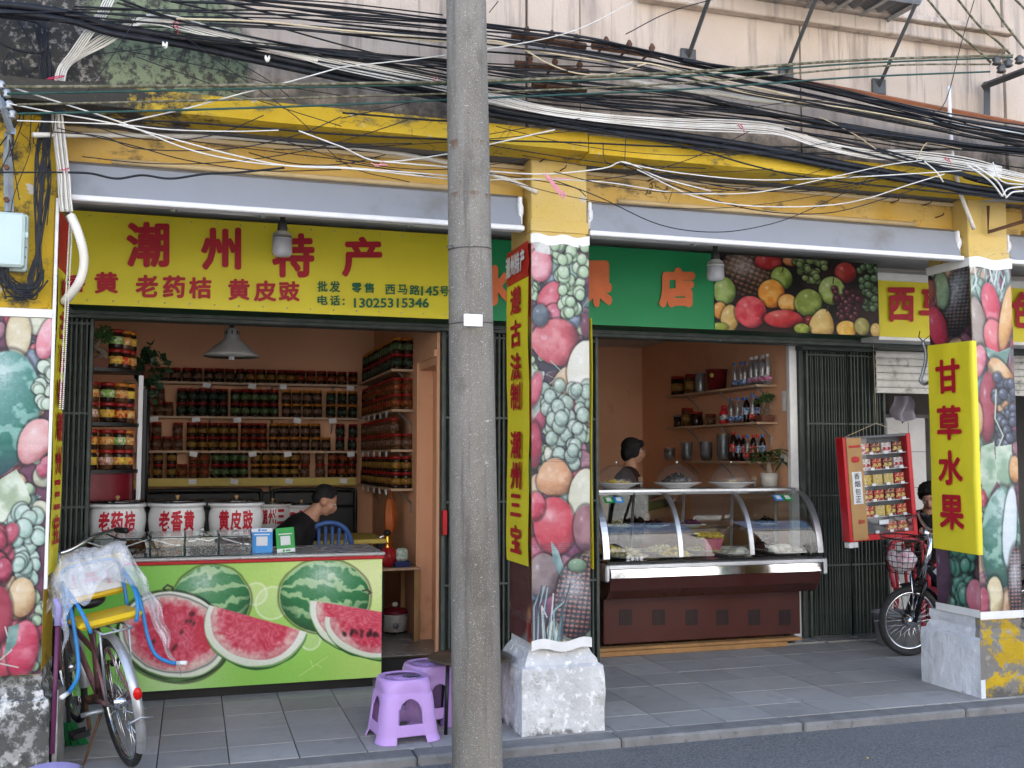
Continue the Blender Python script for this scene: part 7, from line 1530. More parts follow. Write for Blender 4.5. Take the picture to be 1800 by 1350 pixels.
bpart('hand_lettered_card', 'pay_white', lambda mb: mb.box(.060, .150, -.011, -.0085, .30, .56, 0, .001, TB), ts)
lp = bpart('lantern_emblem', 'red_header', lambda mb: (mb.lathe([(.001, -.026), (.034, -.02), (.040, 0), (.034, .02), (.001, .026)], 16, 0, TB @ Matrix.Translation((.104, -.0095, .66)) @ Matrix.Diagonal((1, .04, 1, 1)))), ts)
bpart('ribbon', 'red_header', lambda mb: mb.box(.05, .16, -.0105, -.0085, .755, .775, 0, .001, TB), ts)
for i, s in enumerate('香烟包正'): bpart('character', 'black', lambda mb: letter(mb, s, .004, lambda u, v: TB @ Vector((.078+.052*u, -.0125, .50-.062*i+.05*v))), ts)
bpart('character', 'red_letter', lambda mb: letter(mb, '金01', .02, lambda u, v: TB @ Vector((.085+.065*u, -.0100, .14+.04*v))), ts)
rows = 6; rz = [.055+i*.128 for i in range(6)]
for z in rz[1:]: bpart('shelf', 'galv', lambda mb: mb.box(.176, Wb-.041, .012, Db-.009, z-.006, z, 0, 0, TB))
bpart('front_pane', 'glass', lambda mb: mb.add([TB @ Vector(p) for p in ((.176, .002, .046), (Wb-.041, .002, .046), (Wb-.041, .002, Hb-.021), (.176, .002, Hb-.021))], [(0, 1, 2, 3)]))
PK = {'red': (label_mat('red_pack', (.45, .02, .03), (.38, .012, .02), (.62, .45, .2)), 'red'), 'gold': (label_mat('gold_pack', (.48, .32, .10), (.55, .40, .16), (.6, .5, .3)), 'gold'), 'white': (label_mat('white_pack', (.58, .56, .53), (.52, .5, .48), (.45, .05, .05)), 'white'), 'maroon': (label_mat('maroon_pack', (.20, .02, .03), (.14, .012, .02), (.55, .4, .15)), 'maroon'), 'yellow': (label_mat('yellow_pack', (.60, .42, .03), (.52, .36, .05), (.4, .05, .02)), 'yellow')}
rowk = [['x', 'x', 'x', 'x', 'red', 'red', 'red', 'red'], ['red', 'red', 'gold', 'gold', 'yellow', 'maroon', 'red', 'red'], ['maroon', 'red', 'red', 'red', 'maroon', 'maroon', 'red', 'red'], ['yellow', 'yellow', 'gold', 'gold', 'gold', 'gold', 'red', 'red'], ['white', 'white', 'red', 'red', 'maroon', 'maroon', 'white', 'white'], ['white', 'red', 'maroon', 'maroon', 'white', 'white', 'maroon', 'maroon']]
rown = ['lowest', 'second lowest', 'third lowest', 'third highest', 'second highest', 'highest']; pm_ = {}
for r in range(6):
    for i, k in enumerate(rowk[r]):
        if k == 'x': continue
        if k not in pm_:
            mb = MB(); mb.box(-.023, .023, -.011, .011, 0, .085, 0, .002); mb.box(-.0235, .0235, -.0115, .0115, .062, .0635, 1); mb.box(-.012, .012, -.0122, -.011, .02, .048, 1); pm_[k] = mb.mesh('cigarette_pack', [PK[k][0], M['yellow_edge'] if k != 'white' else M['red_letter']])
        o = put('cigarette_pack', pm_[k]); c = TB @ Vector((.207+i*.0525, .042+.012*(i % 2), rz[r]+.0005)); o.location = c; o.rotation_euler = (0, -.062, jr.uniform(-.06, .06)); o.scale = (1, 1, 1.0 if r else .9)
        tag(o, '%s cigarette pack in the %s row of the hanging board' % (PK[k][1], rown[r]), 'cigarette pack', '%s packs in the %s row' % (PK[k][1], rown[r]))
    for i in range(3): bpart('price_tag', 'pay_white', lambda mb: mb.box(.25+i*.14, .285+i*.14, -.002, .001, rz[r]-.004, rz[r]+.018, 0, 0, TB))
bpart('price_label', 'pay_white', lambda mb: mb.box(.29, .38, .0, .0015, .12, .155, 0, 0, TB @ Matrix.Translation((0, -.004, 0))))
cord_top = at_y(1540, 744, 7.33); mb = MB(); mb.tube(smooth_path([TB @ Vector((.06, .05, Hb)), cord_top, TB @ Vector((Wb-.03, .05, Hb))], 1), .003, 5); mb.tube([cord_top, Vector((cord_top.x, 7.34, 2.50))], .0025, 5); mb.build('hanging_cord', M['cream_cable'], cg)
for x in (.0, .035): bpart('foot_block', 'white_plastic', lambda mb: mb.box(x-.02, x+.03, -.02, .05, -.045, -.002, 0, .004, TB))

# ================================================================ neighbour's doorway
rs = thing('roller_shutter', 'grimy white roller shutter half raised behind the far pillar', 'shutter', (6.6, 7.9, 2.3)); za_, zb_2 = at_y(1600, 618, 7.7).z, at_y(1600, 682, 7.7).z; n_ = 5
for i in range(n_): z0 = zb_2+(za_-zb_2)*i/n_; mb = MB(); mb.grid(lambda u, v: (5.72+5.0*u, 7.70-.012*sin(pi*v), z0+.002+((za_-zb_2)/n_-.004)*v), 2, 6); mb.build('slat', M['shutter_white'], rs)
mb = MB(); mb.box(5.72, 10.7, 7.69, 7.72, zb_2-.05, zb_2-.002, 0, .004); mb.build('bottom_rail', M['shutter_white'], rs)
mb = MB(); mb.box(5.7, 10.8, 7.6, 7.8, za_+.004, za_+.35); mb.build('roll_box', M['gate_frame'], rs)
bp('white_tile_wall', M['white_tile'], lambda mb: mb.box(6.12, 6.95, 8.6, 8.7, 0, at_y(1640, 735, 8.6).z))
bp('tile_coping', M['dark_wall'], lambda mb: mb.box(6.10, 7.0, 8.58, 8.72, at_y(1640, 735, 8.6).z+.002, at_y(1640, 735, 8.6).z+.03))
for k in range(5): bp('tile_joint', M['grout'], lambda mb: mb.box(6.12, 6.95, 8.5975, 8.6005, .35*k+.2, .35*k+.205))
for k in range(3): bp('tile_joint', M['grout'], lambda mb: mb.box(6.25+k*.25, 6.254+k*.25, 8.5972, 8.6005, 0, 1.9))
hk = thing('hanging_hook', 'grey hooked pipe hanging beside the far pillar', 'hook', at_y(1620, 640, 6.1)); mb = MB(); mb.tube(smooth_path([at_y(1622, 600, 6.1), at_y(1628, 625, 6.1), at_y(1622, 655, 6.1), at_y(1618, 668, 6.1), at_y(1624, 675, 6.1), at_y(1634, 672, 6.1)], 5), .012, 8); mb.build('pipe', M['galv'], hk); mb = MB(); mb.tube([at_y(1622, 600, 6.1), at_y(1615, 592, 6.1), at_y(1617, 582, 6.1)], .004, 5); mb.tube([at_y(1622, 600, 6.1), at_y(1634, 590, 6.1), at_y(1640, 583, 6.1)], .003, 5); mb.build('wire', M['black'], hk)
tbx = at_z(1582, 1138, 0); gb = thing('steel_tub', 'galvanised steel tub on the pavement behind the electric bicycle', 'tub', (tbx.x-.02, 7.40, 0)); T = Matrix.Translation((5.62, 7.36, .001)); mb = MB(); mb.lathe([(.155, 0), (.16, .01), (.195, .25), (.205, .255), (.205, .265), (.19, .265), (.16, .02), (.001, .015)], 32, 0, T); mb.build('shell', M['galv'], gb)
for s_ in (-1, 1): mb = MB(); mb.tube(smooth_path([T @ Vector((s_*.196, -.03, .21)), T @ Vector((s_*.225, 0, .20)), T @ Vector((s_*.196, .03, .21))], 4), .005, 6); mb.build('handle', M['galv'], gb)
M['red_plastic'] = mat('faded_red_plastic', (.42, .035, .05), .45)
rc_ = thing('plastic_chair', 'faded red plastic chair behind the electric bicycle', 'chair', (5.98, 7.45, 0)); T = Matrix.Translation((5.98, 7.45, 0))
mb = MB(); mb.box(-.19, .19, -.19, .19, .40, .43, 0, .01, T); mb.build('seat', M['red_plastic'], rc_)
for x in (-.17, .17):
    for y in (-.17, .17): mb = MB(); mb.cyl(T @ Vector((x*1.1, y*1.1, .001)), T @ Vector((x*.95, y*.95, .40)), .018, .022); mb.build('leg', M['red_plastic'], rc_)
for k in range(4): x = -.14+k*.093; mb = MB(); mb.tube([T @ Vector((x, .18, .43)), T @ Vector((x*1.05, .22, .80))], .014, 6); mb.build('back_slat', M['red_plastic'], rc_)
mb = MB(); mb.tube(smooth_path([T @ Vector(p_) for p_ in ((-.18, .18, .43), (-.20, .215, .7), (-.12, .225, .82), (.12, .225, .82), (.20, .215, .7), (.18, .18, .43))], 4), .018, 8); mb.build('back_frame', M['red_plastic'], rc_)
cbx = thing('cardboard_box', 'brown cardboard box low behind the bicycle wheel', 'box', (5.80, 7.3, 0)); mb = MB(); mb.box(5.88, 6.12, 7.16, 7.24, .001, .17, 0, .003); mb.build('carton', M['tan_card'], cbx)
bgb = thing('hung_cloth', 'pale crumpled bag hanging in the dim doorway behind the far pillar', 'bag', at_y(1590, 720, 8.2)); c = at_y(1588, 715, 8.2); mb = MB(); mb.grid(lambda u, v: (c.x-.10+.2*u+.02*sin(v*7), 8.2+.05*sin(u*9+v*3), c.z+.10-.26*v*(1-.35*abs(u-.4))), 10, 8); mb.build('cloth', mat('pale_lilac_cloth', (.34, .31, .36), .8), bgb)
# ================================================================ STOOLS AND TABLE
M['lilac'] = mat('lilac_plastic', (.50, .31, .64), .35, var=(5, (.46, .28, .59), .35, .7), dirt=(9, (.36, .24, .45), .62, .8))
def stool_mesh():
    n, rows = 144, 64; Hs = .325; vs = []; keep = []
    def prof(t):                       # half width of the rounded-square section, 0 bottom .. 1 top
        z = t*Hs; w = .172-.040*t
        if t < .10: w += .010*(1-t/.10)
        if t > .80: w = .140+.002*sin((t-.8)*15)
        return w, z
    def sec(w, a, t):
        e = 4.6 - 2.2*max(0, (t-.7)/.3); c, s_ = cos(a), sin(a); r = w/((abs(c)**e+abs(s_)**e)**(1/e)); return r*c, r*s_
    mb = MB()
    for j in range(rows+1):
        t = j/rows; w, z = prof(t)
        for i in range(n):
            a = 2*pi*i/n; x, y = sec(w, a, t); da = ((a+pi/4) % (pi/2)) - pi/4; rib = .006*(abs(da) > .40)*(t < .78)*1.0
            mb.v.append(Vector((x*(1+rib/w), y*(1+rib/w), z)))
    fs = []
    for j in range(rows):
        for i in range(n):
            a = 2*pi*(i+.5)/n; t = (j+.5)/rows; da = ((a+pi/4) % (pi/2)) - pi/4; u = abs(da)/(pi/4)
            lim = .50
            hole = (.30 < t < .70 and u < lim*sqrt(max(0, 1-max(0, (t-.50)/.20)**2))) or (t < .115 and u < .58-.9*max(0, t-.07))
            if not hole: fs.append((j*n+i, j*n+(i+1) % n, (j+1)*n+(i+1) % n, (j+1)*n+i))
    b = rows*n; cidx = len(mb.v); w, z = prof(1.0)
    for k, sc in enumerate((.94, .86, .84)):
        for i in range(n): p = mb.v[b+i]; mb.v.append(Vector((p.x*sc, p.y*sc, Hs+(.006, .006, .002)[k])))
    for k in range(3):
        o0 = b if k == 0 else cidx+(k-1)*n; o1 = cidx+k*n
        fs += [(o0+i, o0+(i+1) % n, o1+(i+1) % n, o1+i) for i in range(n)]
    fs.append(tuple(range(cidx+2*n, cidx+3*n))); mb.f = fs; mb.mi = [0]*len(fs); mb.sm = [True]*len(fs)
    return mb
sm = stool_mesh()
def stool(x, y, rz, label, print_=False):
    t = thing('plastic_stool', label, 'stool', (x, y, 0.001), rz, 'lilac plastic stools by the round table')
    global STOOL_ME
    if 'STOOL_ME' not in globals():
        o = sm.build('shell', M['lilac'], t, local=True); md = o.modifiers.new('s', 'SOLIDIFY'); md.thickness = .005; md.offset = -1; apply_mods(o); STOOL_ME = o.data
    else: put('shell', STOOL_ME, t)
    mb = MB(); mb.lathe([(.10, .3272), (.10, .3285), (.001, .3286)], 28); sd = mb.build('seat_sticker', label_mat('printed_seat_sticker', (.42, .26, .57), (.40, .24, .54), (.16, .12, .26)) if 'printed_seat_sticker' not in bpy.data.materials else bpy.data.materials['printed_seat_sticker'], t, local=True)
    if print_:
        mb = MB(); mb.lathe([(.05, .3287), (.05, .3297), (.001, .3298)], 24, 0, Matrix.Translation((.042, -.03, 0)) @ Matrix.Diagonal((1.05, .75, 1, 1))); mb.build('dark_oval', mat('dark_print', (.03, .02, .06), .4), t, local=True)
        ir = Matrix.Rotation(-rz, 4, 'Z')
        for s, x0, y0, w, h, m in (('Trendy', .00, -.042, .085, .022, 'white_letter'), ('Dailylife', -.085, .035, .10, .022, 'black')):
            mb = MB(); letter(mb, s, .02, lambda u, v: t.matrix_basis @ Vector((x0+w*u, y0+h*v, .3305))); mb.build('lettering', M[m], t)
stool(1.15, 5.80, .10, 'lilac plastic stool with printed seat standing clear of the round table', True)
stool(1.37, 6.12, .25, 'lilac plastic stool tucked against the round table leg')
stool(1.60, 6.06, -.1, 'lilac plastic stool mostly hidden behind the concrete pole')
rt_ = thing('round_table', 'low round table with a dark brown top behind the pole', 'table', (1.555, 5.87, 0)); tz = .405
mb = MB(); mb.lathe([(.001, tz-.018), (.235, tz-.018), (.243, tz-.012), (.243, tz-.003), (.238, tz), (.001, tz)], 40, 0, Matrix.Translation((1.555, 5.87, 0))); mb.build('top', mat('worn_brown_top', (.075, .058, .040), .35, var=(5, (.055, .042, .03), .35, .7)), rt_)
for a in (.6, 2.2, 3.75, 5.3): mb = MB(); x, y = 1.555+.19*cos(a), 5.87+.19*sin(a); mb.tube([(x, y, tz-.018), (1.555+.205*cos(a), 5.87+.205*sin(a), .001)], .011, 8); mb.build('leg', M['black'], rt_)

# ================================================================ BICYCLES
M['blue_tube'] = mat('blue_painted_tube', (.030, .20, .46), .35); M['yellow_plastic'] = mat('yellow_plastic', (.68, .44, .012), .35); M['frame_pink'] = mat('faded_maroon_frame', (.24, .12, .125), .45, .2, dirt=(14, (.10, .05, .04), .55, .7)); M['fender'] = mat('dull_chrome_fender', (.46, .46, .46), .35, .6, dirt=(10, (.28, .25, .22), .55, .7)); M['reflector'] = mat('red_reflector', (.55, .010, .008), .2)
M['ebike_black'] = mat('glossy_black_paint', (.010, .010, .012), .2); M['grey_paint'] = mat('grey_paint', (.22, .22, .23), .4)
def wheel(name, T, R, tyre, parent, nsp=28, hub=.03, rimm='chrome', spm='chrome'):
    """wheel in the local xz plane"""
    mb = MB(); mb.tube([T @ Vector((R*cos(a), 0, R*sin(a))) for a in [2*pi*i/48 for i in range(48)]], tyre, 10, 0, closed=True); w = mb.build(name, M['rubber'], parent)
    mb = MB(); mb.tube([T @ Vector(((R-tyre-.004)*cos(a), 0, (R-tyre-.004)*sin(a))) for a in [2*pi*i/48 for i in range(48)]], .010, 6, 0, closed=True); mb.build('rim', M[rimm], w)
    mb = MB(); mb.cyl(T @ Vector((0, -hub*1.1, 0)), T @ Vector((0, hub*1.1, 0)), hub, n=14); mb.build('hub', M[rimm], w)
    mb = MB()
    for i in range(nsp): a = 2*pi*i/nsp; b = a+(.35 if i % 2 else -.35); s_ = hub*.8*(1 if i % 4 < 2 else -1); mb.cyl(T @ Vector((hub*cos(b), s_, hub*sin(b))), T @ Vector(((R-tyre-.008)*cos(a), 0, (R-tyre-.008)*sin(a))), .0015, n=4)
    tag(mb.build('spokes', M[spm], w), kind='stuff'); return w
def fender(T, R, a0, a1, w, m, name, parent, th=.02):
    mb = MB(); mb.grid(lambda u, v: T @ Vector(((R+.012-.02*(2*v-1)**2)*cos(a0+(a1-a0)*u), w*(2*v-1), (R+.012-.02*(2*v-1)**2)*sin(a0+(a1-a0)*u))), 24, 6); return mb.build(name, M[m], parent)
# ---- old bicycle with child seat: local x forward, origin at rear contact
rear = Vector((-.275, 5.665, 0)); head = Vector((-.62, 6.68, 0)) - rear; hd = atan2(head.y, head.x)
bi = thing('bicycle', 'old bicycle with blue and yellow child seat parked by the watermelon counter', 'bicycle', rear)
TBi = Matrix.Translation(rear) @ Matrix.Rotation(hd, 4, 'Z') @ Matrix.Rotation(radians(-9), 4, 'X')
def L(*p): return TBi @ Vector(p)
def bpt(name, m, fn, par=None): mb = MB(); fn(mb); return mb.build(name, M[m], par or bi)
R = .325; rw = TBi @ Matrix.Translation((0, 0, R)); fw_ = TBi @ Matrix.Translation((1.06, 0, R))
wheel('rear_wheel', rw, R-.019, .019, bi); wheel('front_wheel', fw_, R-.019, .019, bi)
fender(rw, R+.012, radians(18), radians(215), .024, 'fender', 'rear_fender', bi); fender(fw_, R+.012, radians(30), radians(190), .03, 'fender', 'front_fender', bi)
a_ = radians(188); Rp = rw @ Vector(((R+.03)*cos(a_-.12), 0, (R+.03)*sin(a_-.12))); mb = MB()
mb.lathe([(.001, .012), (.020, .010), (.022, 0), (.020, -.006)], 16, 0, rw @ Matrix.Translation(((R+.036)*cos(radians(163)), 0, (R+.036)*sin(radians(163)))) @ Matrix.Rotation(radians(-100), 4, 'Y') @ Matrix.Diagonal((1.45, .95, 1, 1))); mb.build('reflector', M['reflector'], bi)
bpt('stay_clip', 'galv', lambda mb: mb.tube([rw @ Vector((-.33, -.06, -.03)), rw @ Vector((-.345, 0, -.01)), rw @ Vector((-.33, .06, -.03))], .006, 6))
bpt('fender_stay', 'galv', lambda mb: (mb.tube([rw @ Vector((0, -.06, 0)), rw @ Vector((-.335, -.03, .02))], .003, 5), mb.tube([rw @ Vector((0, .06, 0)), rw @ Vector((-.335, .03, .02))], .003, 5)))
bb = (.44, 0, .27); st = (.36, 0, .72); hdt = (.93, 0, .82); hdb = (.97, 0, .62)
for nm, a, b, r in (('seat_tube', bb, st, .015), ('top_tube', (.38, 0, .52), hdb, .015), ('down_tube', bb, hdb, .016), ('head_tube', hdt, hdb, .019)): bpt(nm, 'frame_pink', lambda mb: mb.tube([L(*a), L(*b)], r, 10))
for s_ in (-1, 1):
    bpt('chain_stay', 'frame_pink', lambda mb: mb.tube([L(.44, .03*s_, .27), L(0, .06*s_, R)], .010, 8)); bpt('seat_stay', 'frame_pink', lambda mb: mb.tube([L(.37, .02*s_, .66), L(0, .062*s_, R)], .009, 8)); bpt('fork_blade', 'frame_pink', lambda mb: mb.tube(smooth_path([L(.975, .035*s_, .62), L(1.0, .05*s_, .48), L(1.06, .052*s_, R)], 4), .011, 8))
bpt('chain_guard', 'fender', lambda mb: mb.box(.02, .50, -.075, -.06, .24, .33, 0, .006, TBi))
def crank(mb): mb.tube([L(.44, -.07, .27), L(.30, -.085, .17)], .009, 6)
bpt('crank', 'rust', lambda mb: (mb.tube([L(.44, .07, .27), L(.33, .09, .14)], .010, 6), mb.tube([L(.44, .07, .27), L(.44, -.07, .27)], .02, 8))); bpt('crank', 'rust', lambda mb: mb.tube([L(.44, -.07, .27), L(.55, -.09, .40)], .010, 6))
bpt('pedal', 'black', lambda mb: (mb.box(.28, .38, .10, .19, .125, .133, 0, .003, TBi), mb.box(.28, .295, .10, .19, .12, .15, 0, .003, TBi), mb.box(.365, .38, .10, .19, .12, .15, 0, .003, TBi), mb.box(.28, .38, .175, .19, .12, .15, 0, .003, TBi))); bpt('pedal', 'black', lambda mb: mb.box(.50, .60, -.19, -.10, .39, .41, 0, .004, TBi))
bpt('kick_stand', 'rust', lambda mb: mb.tube([L(.12, .07, .27), L(.16, .17, .035), L(.14, .20, .012)], .008, 6)); bpt('foot_rest', 'galv', lambda mb: mb.tube([L(.06, .07, .29), L(.10, .17, .285)], .012, 8))
bpt('handlebar', 'chrome', lambda mb: mb.tube(smooth_path([L(.62, .30, 1.10), L(.76, .28, 1.10), L(.90, .20, 1.07), L(.935, .08, 1.02), L(.93, 0, 1.01), L(.935, -.08, 1.02), L(.90, -.20, 1.07), L(.76, -.28, 1.10), L(.62, -.30, 1.10)], 4), .011, 8)); bpt('stem', 'chrome', lambda mb: mb.tube([L(.935, 0, .80), L(.925, 0, 1.02)], .012, 8))
for s_ in (-1, 1): bpt('grip', 'black', lambda mb: mb.tube([L(.60, .303*s_, 1.10), L(.74, .285*s_, 1.10)], .017, 10)); bpt('brake_lever', 'steel_dark', lambda mb: mb.tube(smooth_path([L(.86, .25*s_, 1.08), L(.80, .29*s_, 1.05), L(.68, .31*s_, 1.04)], 3), .005, 6))
bpt('brake_cable', 'black', lambda mb: mb.tube(smooth_path([L(.86, .25, 1.08), L(.98, .20, 1.06), L(1.0, .05, .85), L(.97, .03, .66)], 5), .003, 5))
bpt('saddle', 'black', lambda mb: (mb.ell((0, 0, 0), (.14, .085, .04), 10, 0, TBi @ Matrix.Translation((.38, 0, .80))),))
# front basket: wire
def wbasket(mb, T, w, d, h, n=7):
    for k in range(5): z = h*k/4; s_ = .78+.22*k/4; P = [(-d/2*s_, -w/2*s_), (d/2*s_, -w/2*s_), (d/2*s_, w/2*s_), (-d/2*s_, w/2*s_)]; mb.tube([T @ Vector((x, y, z)) for x, y in P], .003 if k < 4 else .005, 5, 0, closed=True)
    for k in range(n+1):
        t_ = -.5+k/n
        for (x0, y0) in ((t_*d, -w/2), (t_*d, w/2), (-d/2, t_*w), (d/2, t_*w)): mb.tube([T @ Vector((x0*.78, y0*.78, 0)), T @ Vector((x0, y0, h))], .002, 4)
        mb.tube([T @ Vector((t_*d*.78, -w/2*.78, 0)), T @ Vector((t_*d*.78, w/2*.78, 0))], .002, 4); mb.tube([T @ Vector((-d/2*.78, t_*w*.78, 0)), T @ Vector((d/2*.78, t_*w*.78, 0))], .002, 4)
bpt('front_basket', 'galv', lambda mb: wbasket(mb, TBi @ Matrix.Translation((1.10, 0, .68)), .32, .26, .22))
# rack and child seat
bpt('rear_rack', 'galv', lambda mb: [mb.tube([L(-.14, y, .705), L(.30, y, .705)], .006, 6) for y in (-.07, 0, .07)] + [mb.tube([L(x, -.07, .705), L(x, .07, .705)], .006, 6) for x in (-.14, .08, .30)] + [mb.tube([L(-.08, s_*.07, .70), L(0, s_*.065, R)], .006, 6) for s_ in (-1, 1)])
cs_ = bpt('child_seat', 'yellow_plastic', lambda mb: mb.box(-.06, .20, -.155, .155, .728, .765, 0, .016, TBi))
bpt('seat_frame', 'blue_tube', lambda mb: [mb.tube(smooth_path([L(-.08, s_*.11, .715), L(-.07, s_*.13, .80), L(.03, s_*.145, .88), L(.22, s_*.15, .93)], 5), .0095, 8) for s_ in (-1, 1)] + [mb.tube(smooth_path([L(.20, s_*.15, .95), L(.02, s_*.165, .82), L(-.02, s_*.17, .62), L(-.05, s_*.19, .52), L(-.10, s_*.24, .475), L(-.14, s_*.27, .47)], 5), .0100, 8) for s_ in (-1, 1)] + [mb.tube([L(.21, -.15, .74), L(.21, .15, .74)], .013, 8)], cs_)
for s_ in (-1, 1): bpt('tube_cap', 'white_plastic', lambda mb: mb.tube([L(-.135, s_*.266, .47), L(-.175, s_*.30, .468)], .0115, 8), cs_)
def back(mb, x=.25, w=.15, z0=.86, z1=1.03, r=.035, m=0): pass
bpt('backrest', 'yellow_plastic', lambda mb: mb.box(.235, .265, -.175, .175, .845, 1.055, 0, .012, TBi @ Matrix.Rotation(.12, 4, 'Y') @ Matrix.Translation((-.10, 0, 0))), cs_)
bpt('printed_panel', 'white_plastic', lambda mb: mb.box(.225, .233, -.145, .145, .875, 1.03, 0, .004, TBi @ Matrix.Rotation(.12, 4, 'Y') @ Matrix.Translation((-.10, 0, 0))), cs_)
bpt('panel_print', 'pink_tie', lambda mb: [mb.box(.222, .2245, y0, y1, z0, z1, 0, 0, TBi @ Matrix.Rotation(.12, 4, 'Y') @ Matrix.Translation((-.10, 0, 0))) for y0, y1, z0, z1 in ((-.05, .05, .935, .955), (-.02, .03, .96, .985), (-.09, -.075, .91, .98), (.08, .095, .92, .99))], cs_)['kind'] = 'stuff'
bpt('back_frame', 'blue_tube', lambda mb: mb.tube(smooth_path([TBi @ Matrix.Rotation(.12, 4, 'Y') @ Vector(p) for p in ((.115, -.15, .74), (.115, -.15, .98), (.115, -.125, 1.02), (.115, -.09, 1.035), (.115, .09, 1.035), (.115, .125, 1.02), (.115, .15, .98), (.115, .15, .74))], 4), .0095, 8), cs_)
# clear plastic bag draped over the seat
def drape(u, v):
    a = (u-.5)*2; b = v                                           # a across (-1 the side by the plinth), b from behind the backrest over its top and forward
    side = max(0, abs(a)-.52)/.48; y = -a*.20 if side == 0 else -(a/abs(a))*(.52*.20*1.0+.085*side)*1.0
    y = -a*(.27+.06*max(0, a))*(1-.12*side)
    if b < .3: t = b/.3; x = .20-.01*t; z = .90+.19*t
    elif b < .5: t = (b-.3)/.2; x = .19-.10*t; z = 1.09+.012*sin(pi*t)
    else: t = (b-.5)/.5; x = .09-.12*t; z = 1.09-.20*t-.03*t*t
    hang = (.22 if a < 0 else .50)*side*(.45+.75*b); z -= hang; x += side*(-.05*b)
    f = .014*sin(a*13+b*4)+.010*sin(a*23-b*11)+.018*mnoise.noise(Vector((a*3, b*5, 1)))
    x += f*(.35+side); z += .012*sin(a*11+b*9)*(.3+b)+.008*mnoise.noise(Vector((a*12, b*12, 4)))
    z += (.10*(.5+.5*sin(a*6.5+1.0)))*max(0, b-.7)/.3; y += .012*sin(z*40)*side
    return TBi @ Vector((x, y, z))
bgf = thing('plastic_cover', 'crumpled clear plastic bag draped over the bicycle child seat', 'bag', L(.1, 0, .75)); mb = MB(); mb.grid(drape, 70, 50); mb.build('film', M['bag_film'], bgf)

# ---- electric bicycle
ex, ey = 5.395, 6.93; eb = thing('electric_bicycle', 'black electric bicycle with a wire basket parked behind the far pillar', 'bicycle', (ex, ey, 0))
TE = Matrix.Translation((ex, ey, 0)) @ Matrix.Rotation(radians(-4), 4, 'Z') @ Matrix.Rotation(radians(4), 4, 'X')
def E(*p): return TE @ Vector(p)
def ept(name, m, fn, par=None): mb = MB(); fn(mb); return mb.build(name, M[m], par or eb)
Rw = .275; T1_ = TE @ Matrix.Translation((0, 0, Rw)); T2_ = TE @ Matrix.Translation((1.10, 0, Rw))
wheel('front_wheel', T1_, Rw-.026, .026, eb, 36, .045); wheel('rear_wheel', T2_, Rw-.026, .026, eb, 36, .07)
fender(T1_, Rw+.014, radians(-25), radians(110), .04, 'ebike_black', 'front_fender', eb); fender(T2_, Rw+.014, radians(-20), radians(160), .04, 'ebike_black', 'rear_fender', eb)
for s_ in (-1, 1): ept('fork_leg', 'ebike_black', lambda mb: mb.tube([E(.0, .058*s_, Rw), E(.085, .058*s_, .55), E(.10, .05*s_, .60)], [.020, .019, .014], 8)); ept('fender_stay', 'chrome', lambda mb: mb.tube([E(0, .06*s_, Rw), E(.26, .04*s_, .30)], .003, 5)); ept('basket_stay', 'chrome', lambda mb: mb.tube([E(0, .065*s_, Rw), E(-.06, .09*s_, .66)], .004, 5))
ept('steering_column', 'chrome', lambda mb: mb.tube([E(.10, 0, .60), E(.155, 0, .80), E(.175, 0, .95)], [.026, .024, .016], 12)); ept('handlebar', 'chrome', lambda mb: mb.tube(smooth_path([E(.33, -.30, 1.05), E(.24, -.26, 1.08), E(.18, -.12, 1.02), E(.175, 0, .98), E(.18, .12, 1.02), E(.24, .26, 1.08), E(.33, .30, 1.05)], 5), .012, 8))
for s_ in (-1, 1): ept('grip', 'black', lambda mb: mb.tube([E(.26, .275*s_, 1.075), E(.36, .31*s_, 1.045)], .017, 8)); ept('brake_lever', 'steel_dark', lambda mb: mb.tube(smooth_path([E(.22, .24*s_, 1.07), E(.14, .27*s_, 1.03), E(.20, .30*s_, .985)], 3), .007, 6))
ept('head_lamp', 'chrome', lambda mb: mb.lathe([(.02, 0), (.045, .02), (.05, .05), (.001, .055)], 16, 0, TE @ Matrix.Translation((.15, 0, .96)) @ Matrix.Rotation(radians(-100), 4, 'Y')))
ept('bell', 'steel_dark', lambda mb: mb.ell((0, 0, 0), (.03, .03, .022), 8, 0, TE @ Matrix.Translation((.19, -.16, 1.06))))
def down(mb):
    pr = [(.13, .70), (.20, .74), (.64, .36), (.66, .26), (.52, .24)]; k = len(pr); mb.add([E(x, y, z) for y in (-.055, .055) for x, z in pr], [tuple(range(k)), tuple(range(2*k-1, k-1, -1))]+[(i, (i+1) % k, k+(i+1) % k, k+i) for i in range(k)])
bat = ept('battery_frame', 'ebike_black', down)
ept('grey_band', 'grey_paint', lambda mb: mb.add([E(.155, -.057, .665), E(.185, -.057, .69), E(.60, -.057, .315), E(.57, -.057, .285)], [(0, 1, 2, 3)]), bat)
ept('lettering', 'white_letter', lambda mb: letter(mb, 'SUN', .05, lambda u, v: E(.225+.22*u+.055*v, -.0585, .675-.19*u+.075*v-.01)), bat)
ept('red_stripe', 'red_header', lambda mb: mb.add([E(.16, -.0575, .715), E(.20, -.0575, .738), E(.40, -.0575, .565), E(.385, -.0575, .56)], [(0, 1, 2, 3)]), bat)
ept('seat_post', 'steel_dark', lambda mb: mb.tube([E(.62, 0, .30), E(.72, 0, .78)], .02, 8)); ept('saddle', 'black', lambda mb: mb.ell((0, 0, 0), (.15, .11, .045), 12, 0, TE @ Matrix.Translation((.74, 0, .82))))
